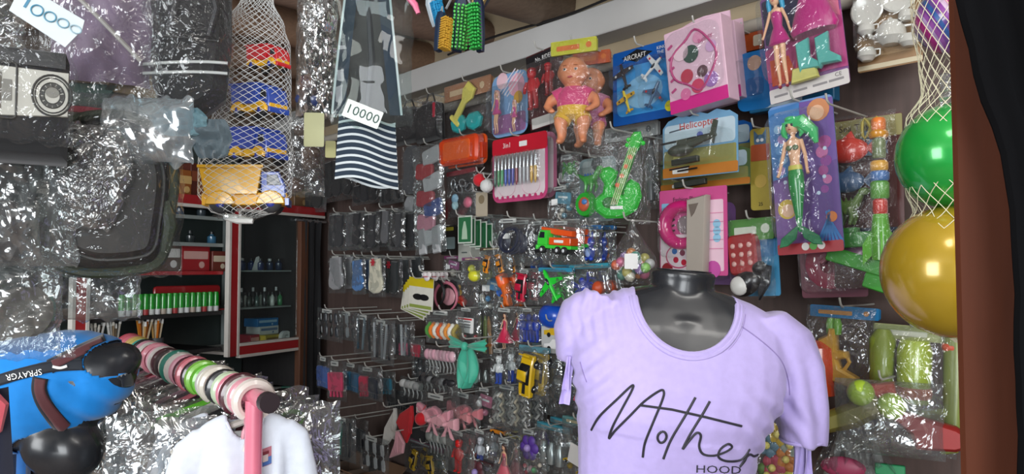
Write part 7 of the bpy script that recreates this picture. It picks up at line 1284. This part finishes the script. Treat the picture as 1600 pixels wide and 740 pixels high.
# loose film and wrapped goods at left
def wrap(lb, bx, d, m, amp, sc__, seed, inner=None, yaw=.45, th=.05, res=50, name='plastic_bag'):
    x0, y0, x1, y1 = bx; t = thing(name, lb, 'plastic bag', P((x0 + x1) / 2, y0, d), yaw); q = d / F; w, h = (x1 - x0) * q, (y1 - y0) * q
    crumple(t, w, h, th, seed, m, amp, sc__, 'film', res)
    for k, (c, cx, cz, rx, rz_) in enumerate(inner or []): mb = MB(); mb.grid(lambda u, v: (w * (cx + rx * (u - .5) * 2 * math.sin(PI * (.12 + .76 * v)) ** .5), -th * .5 - .01 * nz(u * 5, v * 5, k), -h * (cz + rz_ * (v - .5) * 2)), 18, 18, mat(c, .6, kind='fabric')); mb.build('folded_cloth', t)
    return t
wrap('pale blue shiny film bundle above the olive black backpack', (176, 160, 312, 262), .90, FILMB, .03, 9, 81, [('#5a7880', .35, .35, .3, .22), ('#4a565c', .7, .6, .22, .3)], .1)
wrap('clear crumpled bag hanging below the black camera band bag', (-30, 196, 118, 420), .84, FILMX, .03, 17, 83, [('#2a2c2a', -.1, .3, .3, .25), ('#3c403c', .22, .55, .2, .3), ('#2e2a28', -.2, .75, .25, .2)])
wrap('clear bag with grey cloth at left edge above blue form', (-40, 395, 92, 545), .86, FILMX, .028, 15, 87, [('#57524c', 0, .6, .42, .25), ('#464a48', -.2, .2, .3, .18)])
wrap('greenish crumpled film hanging under the olive black backpack', (78, 396, 214, 498), .96, FILMX, .03, 20, 89, [('#4a5448', -.1, .2, .25, .16)])
wrap('thin clear film lying over the blue form shoulder', (-30, 516, 112, 560), .98, FILMW, .010, 12, 93, None, .3, .02)
wrap('small glittering film bundle at upper left corner', (-40, -10, 40, 90), .76, FILMS, .02, 26, 95, [('#2c3634', .0, .5, .3, .3)])
t = thing('teal_bottle', 'slim teal bottle behind film left of cabinet stile', 'bottle', C3(79, .06, shz[3] + .001), CYAW); mb = MB(); mb.lathe([(.018, 0), (.02, .05), (.011, .07), (.01, .078)], (0, 0, -.0), mat('#1aa08a', .2, kind='gloss'), 12); mb.build('body', t); mb = MB(); mb.lathe([(.011, .078), (.011, .09)], (0, 0, 0), WHITE, 10); mb.build('cap', t)
# ================================================================== blue torso form lying at left
BL = mat('#0f7fd0', .75, kind='fabric'); fb = thing('mannequin_torso', 'black torso form lying on its side in blue top', 'mannequin', P(80, 605, 1.16), 0); q = 1.16 / F
def lp(px, py, y=0): return Vector(((px - 80) * q, y, (605 - py) * q))
def hr(px, py, hh, dd, y=0, k=0): return (lp(px, py, y), Vector((-k * hh * q, 0, hh * q)), Vector((0, dd * q, 0)))
TOR = [hr(-90, 640, 70, 55, 0), hr(-40, 625, 78, 62, 0), hr(20, 618, 90, 70, 0), hr(80, 609, 90, 72), hr(130, 598, 82, 68), hr(165, 588, 62, 56), hr(190, 582, 44, 40), hr(205, 576, 24, 24)]
mb = MB(); loft(mb, [(c, a * .95, b * .95) for c, a, b in TOR], NB); mb.ell(lp(188, 562), (.030, .030, .027), NB, 20, 14); mb.ell(lp(112, 690, -.02), (.062, .05, .050), NB, 24, 16, R=Matrix.Rotation(.5, 3, 'Y')); mb.ell(lp(100, 660, -.01), (.04, .04, .04), NB); mesh_obj('body', organic(mb, .005, 6), fb, NB)
mb = MB(); mb.lathe([(.016, -.02), (.02, 0), (.02, .03)], lp(-60, 700, .0), CHROME, 12); mb.build('stand_socket', fb)
bs = thing('blue_tank_top', 'bright blue sleeveless top stretched on the lying torso', 'top', fb.matrix_world.translation, 0)
mb = MB(); loft(mb, TOR, BL); me = organic(mb, .0034, 7); bm = bmesh.new(); bm.from_mesh(me); bm.normal_update()
for v in bm.verts: x, y, z = v.co; v.co += v.normal * (.003 * nz(x * 25, z * 12, y * 9) + .0025 * math.sin((x * 1.2 + z) * 110) * max(0, 1 - ((x - .09) / .08) ** 2) * (z < .02))
def cutb(c): a, b = c.x / q + 80, 605 - c.z / q; return ((a - 190) / 31) ** 2 + ((b - 556) / 27) ** 2 < 1 or ((a - 105) / 62) ** 2 + ((b - 704) / 38) ** 2 < 1 or a > 208
bmesh.ops.delete(bm, geom=[f for f in bm.faces if cutb(f.calc_center_median())], context='FACES'); bm.to_mesh(me); bm.free(); sb2 = mesh_obj('cloth', me, bs, BL); so = sb2.modifiers.new('thickness', 'SOLIDIFY'); so.thickness = .0016; so.offset = -1
BV2 = world_bvh([sb2])
def band(t, pts, wd, m, name, off=.002, n=4):
    """flat strap that follows the cloth"""
    P_ = spline(pts, 8); rows = []
    for i, (x, y) in enumerate(P_):
        a = P_[max(0, i - 1)]; b = P_[min(len(P_) - 1, i + 1)]; d = Vector((b[0] - a[0], b[1] - a[1])).normalized(); w_ = wd(i / (len(P_) - 1)) if callable(wd) else wd
        r_ = [onto(BV2, x - d.y * w_ * (k / n - .5), y + d.x * w_ * (k / n - .5), off) for k in range(n + 1)]
        if all(r_): rows.append(r_)
    mb = MB(); vs = to_local(t, [p for r_ in rows for p in r_]); mb.add(vs, [(i * (n + 1) + k, i * (n + 1) + k + 1, (i + 1) * (n + 1) + k + 1, (i + 1) * (n + 1) + k) for i in range(len(rows) - 1) for k in range(n)], m); o = mb.build(name, t)
    s_ = o.modifiers.new('thickness', 'SOLIDIFY'); s_.thickness = .0015; s_.offset = 0; return o
st = thing('crossbody_strap', 'black webbing straps with white lettering crossing the blue top', 'strap', bs.matrix_world.translation, 0); KB = mat('#161c26', .6, kind='fabric'); KR = mat('#5a2f33', .7, kind='fabric')
band(st, [(-20, 600), (5, 592), (40, 582), (80, 573), (120, 570), (150, 570), (175, 575), (195, 588), (198, 602)], 17, KB, 'long_strap', .0022)
band(st, [(78, 573), (100, 562), (130, 548), (165, 533)], 22, KB, 'upper_strap', .0012); band(st, [(84, 570), (105, 560), (132, 547), (160, 535)], 13, KR, 'upper_padding', .003)
band(st, [(64, 590), (62, 608), (70, 630), (88, 655), (104, 672)], 24, KB, 'lower_strap', .0012); band(st, [(65, 592), (64, 610), (72, 630), (90, 654), (102, 668)], 17, KR, 'lower_padding', .003)
band(st, [(84, 573), (95, 575), (106, 572)], 4, WHITE, 'white_bar', .0038)
wrap_text(BV2, st, 'SPRAYGR', 40, 585, 13.5, WHITE, PI + .17, 1.0, 'lettering', .004); wrap_text(BV2, st, 'ROUND', 158, 571, 7, WHITE, PI - .06, 1.1, 'lettering', .004); wrap_text(BV2, st, 'YG', 184, 576, 7.5, WHITE, PI - .55, 1.1, 'lettering', .004)
t = thing('garment', 'navy garment with salmon pink knot at lower left edge', 'garment', P(0, 600, .98), .3); q = .98 / F
mb = MB(); mb.grid(lambda u, v: ((u - .6) * 64 * q * (.8 + .3 * v), -.02 - .012 * math.sin(u * 9 + v) - .02 * math.sin(PI * u), -v * 150 * q - .02 * q), 26, 26, mat('#232a44', .8, kind='fabric')); mb.build('cloth', t)
mb = MB(); S = mat('#d8606c', .7, kind='fabric'); mb.tube([(-.02, -.05, -.004), (.0, -.055, .002), (.018, -.055, -.02), (.012, -.055, -.045), (-.01, -.055, -.05)], [.008, .011, .010, .012, .01], S, 8); mb.ell((.0, -.05, -.03), (.014, .01, .012), S); mb.build('knot', t)
t = thing('blue_cloth_strips', 'dark blue cloth strips under lying torso form at lower left', 'cloth', P(45, 690, 1.12), 0); mb = MB()  # strips in dark and brighter blues below the torso
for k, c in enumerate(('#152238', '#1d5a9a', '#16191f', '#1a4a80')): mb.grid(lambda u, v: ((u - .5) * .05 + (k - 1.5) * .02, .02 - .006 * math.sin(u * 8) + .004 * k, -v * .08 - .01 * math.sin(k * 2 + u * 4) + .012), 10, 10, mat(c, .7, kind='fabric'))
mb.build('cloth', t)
# ================================================================== clothes rack
A, B = P(404, 622, 1.06), P(196, 533, 1.85); B.z = A.z; bd = (B - A).normalized(); PK = mat('#cf6f84', .35, kind='gloss'); rk = thing('clothes_rack', 'pink metal clothes rack with black end cap', 'clothes rack', (A.x, A.y, 0), 0)
I = rk.matrix_world.inverted(); a_, b_ = I @ A, I @ B; mb = MB(); mb.tube([a_ - bd * .035, b_], .0125, PK, 14); mb.build('top_bar', rk); ps = a_ + bd * .01
mb = MB(); mb.tube([Vector((ps.x - .003, ps.y, .1)), Vector((ps.x - .003, ps.y, ps.z - .004))], .0125, PK, 16); mb.build('post', rk); mb = MB(); pe = b_ - bd * .02; mb.tube([Vector((pe.x, pe.y, .1)), Vector((pe.x, pe.y, pe.z))], .0125, PK, 16); mb.build('post', rk)
mb = MB(); mb.tube([a_ - bd * .047, a_ - bd * .033], .0145, mat('#2c2226', .4), 16); mb.build('end_cap', rk); sd = Vector((-bd.y, bd.x, 0))
for c in (ps, pe): mb = MB(); mb.tube([Vector((c.x, c.y, .1)) + sd * .22, Vector((c.x, c.y, .1)) - sd * .22], .0125, PK, 12); [mb.ell(Vector((c.x, c.y, .03)) + sd * .2 * s, .03, BLACK) for s in (-1, 1)]; [mb.tube([Vector((c.x, c.y, .1)) + sd * .2 * s, Vector((c.x, c.y, .03)) + sd * .2 * s], .008, CHROME) for s in (-1, 1)]; mb.build('foot', rk)
HY = math.atan2(-bd.x, bd.y); HC = ['#cfc4bc', '#cf8f9a', '#4a2028', '#cf7f90', '#b8c8a8', '#2a2a2c', '#c4bcae', '#c8c4bc', '#6fc43a', '#88c850', '#3a2a30', '#d0707c', '#5a2434', '#d898a8', '#cfc8c0', '#2a7a68', '#c8c0b4', '#3a2a2c', '#4a2830', '#c8c0bc', '#d8a0b0', '#d88a98', '#7a2a34', '#c8c4be', '#c890a0', '#2a2226', '#3a9a90', '#b8a858', '#c4a060', '#c86a7a', '#c05a68', '#b04a58', '#8a3a44']
HN = {'#6fc43a': 'lime green', '#88c850': 'light green'}
CN = lambda h: min((('pink', '#cf8090'), ('cream', '#cfc6bc'), ('dark maroon', '#4a2430'), ('black', '#26262a'), ('lime green', '#78c442'), ('teal', '#2f8a7c'), ('red pink', '#c05a68'), ('tan', '#bca45c'), ('pale green', '#b8c8a8')), key=lambda c: sum((p - q_) ** 2 for p, q_ in zip(rgb(h), rgb(c[1]))))[0]
n = len(HC); L = (B - A).length
def hanger(t, c, arms=.085):
    m = mat(c, .35, kind='gloss'); mb = MB(); R = .025 * rnd.uniform(.86, 1.08)
    mb.tube([(R * math.sin(a) , 0, R * math.cos(a) - .006) for a in [math.radians(-150 + i * 15) for i in range(22)]], [.0062 + .002 * math.sin(i / 21 * PI) for i in range(22)], m, 8); mb.tube([(0.0, 0, -.026), (0, 0, -.045)], .005, m, 7); mb.build('hook', t)
    mb = MB(); mb.tube([(-arms, 0, -.078), (-arms * .5, 0, -.056), (0, 0, -.042), (arms * .5, 0, -.056), (arms, 0, -.078)], [.004, .005, .006, .005, .004], m, 7); mb.build('arms', t)
prev = None; cnt = {}
for i, c in enumerate(HC):
    k = .02 + .95 * i / (n - 1); nmc = CN(c); cnt[nmc] = cnt.get(nmc, 0) + 1; od = ['nearest the rack end cap', 'second', 'third', 'fourth', 'fifth', 'sixth', 'seventh', 'eighth', 'ninth', 'tenth'][cnt[nmc] - 1]
    lb = f"{nmc} clothes hanger on pink rack, " + (od if cnt[nmc] == 1 else f"{od} {nmc} one from the end cap")
    t = thing('clothes_hanger', lb, 'hanger', A + bd * (L * k) , HY, 'hangers on the pink rack', roll=rnd.uniform(-.05, .05)); hanger(t, c, .008 if i < 5 else .085)
# wrapped children's clothes under the hangers
GC = ['#3c3f3c', '#4a5248', '#38404a', '#55584f', '#463c3c', '#2e3436', '#4c4a44', '#585c5c', '#3a3230', '#40484a', '#505048']
for i in range(11):
    k = .10 + .86 * i / 10; t = thing('wrapped_garment', ('grey green garment in clear film, nearest the white t-shirts', 'olive garment in clear film, second from the white t-shirts', 'slate garment in clear film, third on the rack', 'khaki garment in clear film, fourth on the rack', 'brownish garment in clear film, fifth on the rack', 'charcoal garment in clear film, sixth on the rack', 'taupe garment in clear film, seventh on the rack', 'grey garment in clear film, eighth on the rack', 'dark brown garment in clear film, ninth on the rack', 'blue grey garment in clear film, tenth on the rack', 'khaki grey garment in clear film at far end of rack')[i], 'garment', A + bd * (L * k + .01) - Vector((0, 0, .034)), HY + rnd.uniform(-.12, .12), 'wrapped garments on the rack')
    w = .30 + .03 * (i % 3); h = .42 + .03 * (i % 2); mb = MB(); mb.grid(lambda u, v: ((u - .5) * w * (.72 + .12 * math.sin(v * 2)) , -.008 * math.sin(u * 7 + i) - .006 * nz(u * 4, v * 4, i), -.012 - .028 * abs(u - .5) * 2 - v * h), 18, 18, mat(GC[i], .8, kind='fabric')); mb.build('cloth', t)
    crumple(t, w, h * 1.05, .035, 100 + i, FILMS if i % 2 == 0 else FILMX, .028, 22, 'film', 42, 0, .3)
    for s in range(2 if i < 9 else 0): mb = MB(); gx, gz = w * rnd.uniform(-.42, .1), -rnd.uniform(.02, .09); mb.tube([(gx + .014 * math.cos(a) * (1 + .3 * math.sin(3 * a)), -.034 + .004 * math.sin(2 * a), gz + .010 * math.sin(a)) for a in [j * PI / 6 for j in range(12)]], .0035, mat('#6cc83c', .4), 6, True); mb.build('green_ribbon', t)
# white t-shirts at the front
WT = mat('#dae1ec', .8, kind='fabric')
def kid_shirt(t, w, h, seed):
    mb = MB(); R_ = lambda z, hw, hd, cy=0: (Vector((0, cy, z)), X * hw, Y_ * hd); loft(mb, [R_(-.004, w * .2, .010), R_(-.014, w * .34, .014), R_(-.03, w * .42, .018), (Vector((0, 0, -.08)), X * w * .40, Y_ * .024), R_(-.2, w * .40, .026), R_(-h, w * .44, .028)], WT, 30)
    for s in (-1, 1): loft(mb, [(Vector((s * w * .30, 0, -.030)), Vector((.02, 0, s * .012)), Y_ * .014), (Vector((s * w * .42, 0, -.05)), Vector((.022, 0, s * .012)), Y_ * .017), (Vector((s * w * .50, 0, -.10)), Vector((.024, 0, s * .01)), Y_ * .018), (Vector((s * w * .54, 0, -.14)), Vector((.026, 0, s * .008)), Y_ * .018)], WT, 16)
    me = organic(mb, .004, 4); bm = bmesh.new(); bm.from_mesh(me); bm.normal_update()
    for v in bm.verts: x, y, z = v.co; v.co += v.normal * (.0045 * math.sin(x * 120 + 2.5 * nz(x * 8, z * 5, seed) * 3) * min(1, -z * 9) * .7 + .003 * nz(x * 20, z * 8, seed))
    bmesh.ops.delete(bm, geom=[f for f in bm.faces if (lambda c: (c.x / (w * .15)) ** 2 + ((c.z + .004) / (.034 if c.y < 0 else .012)) ** 2 < 1)(f.calc_center_median())], context='FACES'); bm.to_mesh(me); bm.free(); o = mesh_obj('cloth', me, t, WT); s_ = o.modifiers.new('thickness', 'SOLIDIFY'); s_.thickness = .0014; s_.offset = -1
    mb = MB(); mb.tube([(w * .155 * math.cos(a), -.014 if math.sin(a) < 0 else .012, -.004 + (.036 if math.sin(a) < 0 else .0) * math.sin(a) - (.012 if math.sin(a) >= 0 else 0)) for a in [i * PI / 12 for i in range(24)]], .0022, WT, 6, True); mb.build('neckband', t); return o
for i, (k, dx, lb, w) in enumerate(((.0, .0, 'front white t-shirt with small red and blue chest print', .172), (.055, -.012, 'plain white t-shirt hanging right behind printed white t-shirt', .185))):
    sdv = Vector((math.cos(HY), math.sin(HY), 0)); pos = A + bd * (L * k + .062) + sdv * dx - Vector((0, 0, .027 + .004 * i)); t = thing('child_tshirt', lb, 't-shirt', pos, HY - .12, roll=.0); o = kid_shirt(t, w, .34, 5 + i)
    if i == 0:
        bpy.context.view_layer.update(); bv = world_bvh([o]); cen = (418, 706)
        def patch(x0, y0, x1, y1, m, nm, off):
            vs = []; n_ = 6
            for b2 in range(n_ + 1):
                for a2 in range(n_ + 1): p_ = onto(bv, x0 + (x1 - x0) * a2 / n_, y0 + (y1 - y0) * b2 / n_ - 8 * a2 / n_ * (x1 - x0) / 22, off); vs.append(p_ or P(x0, y0, 1.04))
            mb = MB(); mb.add(to_local(t, vs), [(b2 * 7 + a2, b2 * 7 + a2 + 1, (b2 + 1) * 7 + a2 + 1, (b2 + 1) * 7 + a2) for b2 in range(6) for a2 in range(6)], m); mb.build(nm, t)
        patch(404, 703, 424, 731, mat('#b8707e', .6), 'chest_print', .0012); patch(404, 718, 424, 730, mat('#4a70b0', .6), 'chest_print', .0020); patch(409, 708, 418, 722, mat('#d8c8c4', .6), 'chest_print', .0028); patch(409, 706, 419, 711, mat('#7a2a34', .6), 'chest_print', .0036)
t = thing('clothes_hanger', 'grey plastic hanger carrying the front white t-shirt', 'hanger', A + bd * .062, HY - .12); hanger(t, '#b8b4ac', .1); mb = MB(); mb.box((0.01, -.008, -.062), (.075, .006, .016), mat('#8d918e', .5)); mb.build('grip', t)
crumple_t = thing('plastic_bag', 'clear cover of a garment right behind the white t-shirts', 'plastic bag', A + bd * .12 + Vector((.06, .05, -.035)), HY - .1); crumple(crumple_t, .19, .2, .03, 133, FILMX, .015, 16, 'film', 36); mb = MB(); mb.tube([(.01 + .018 * math.cos(a), -.03, -.02 + .012 * math.sin(a)) for a in [j * PI / 6 for j in range(12)]], .004, mat('#6cc83c', .4), 6, True); mb.build('green_ribbon', crumple_t)
make_hooks()
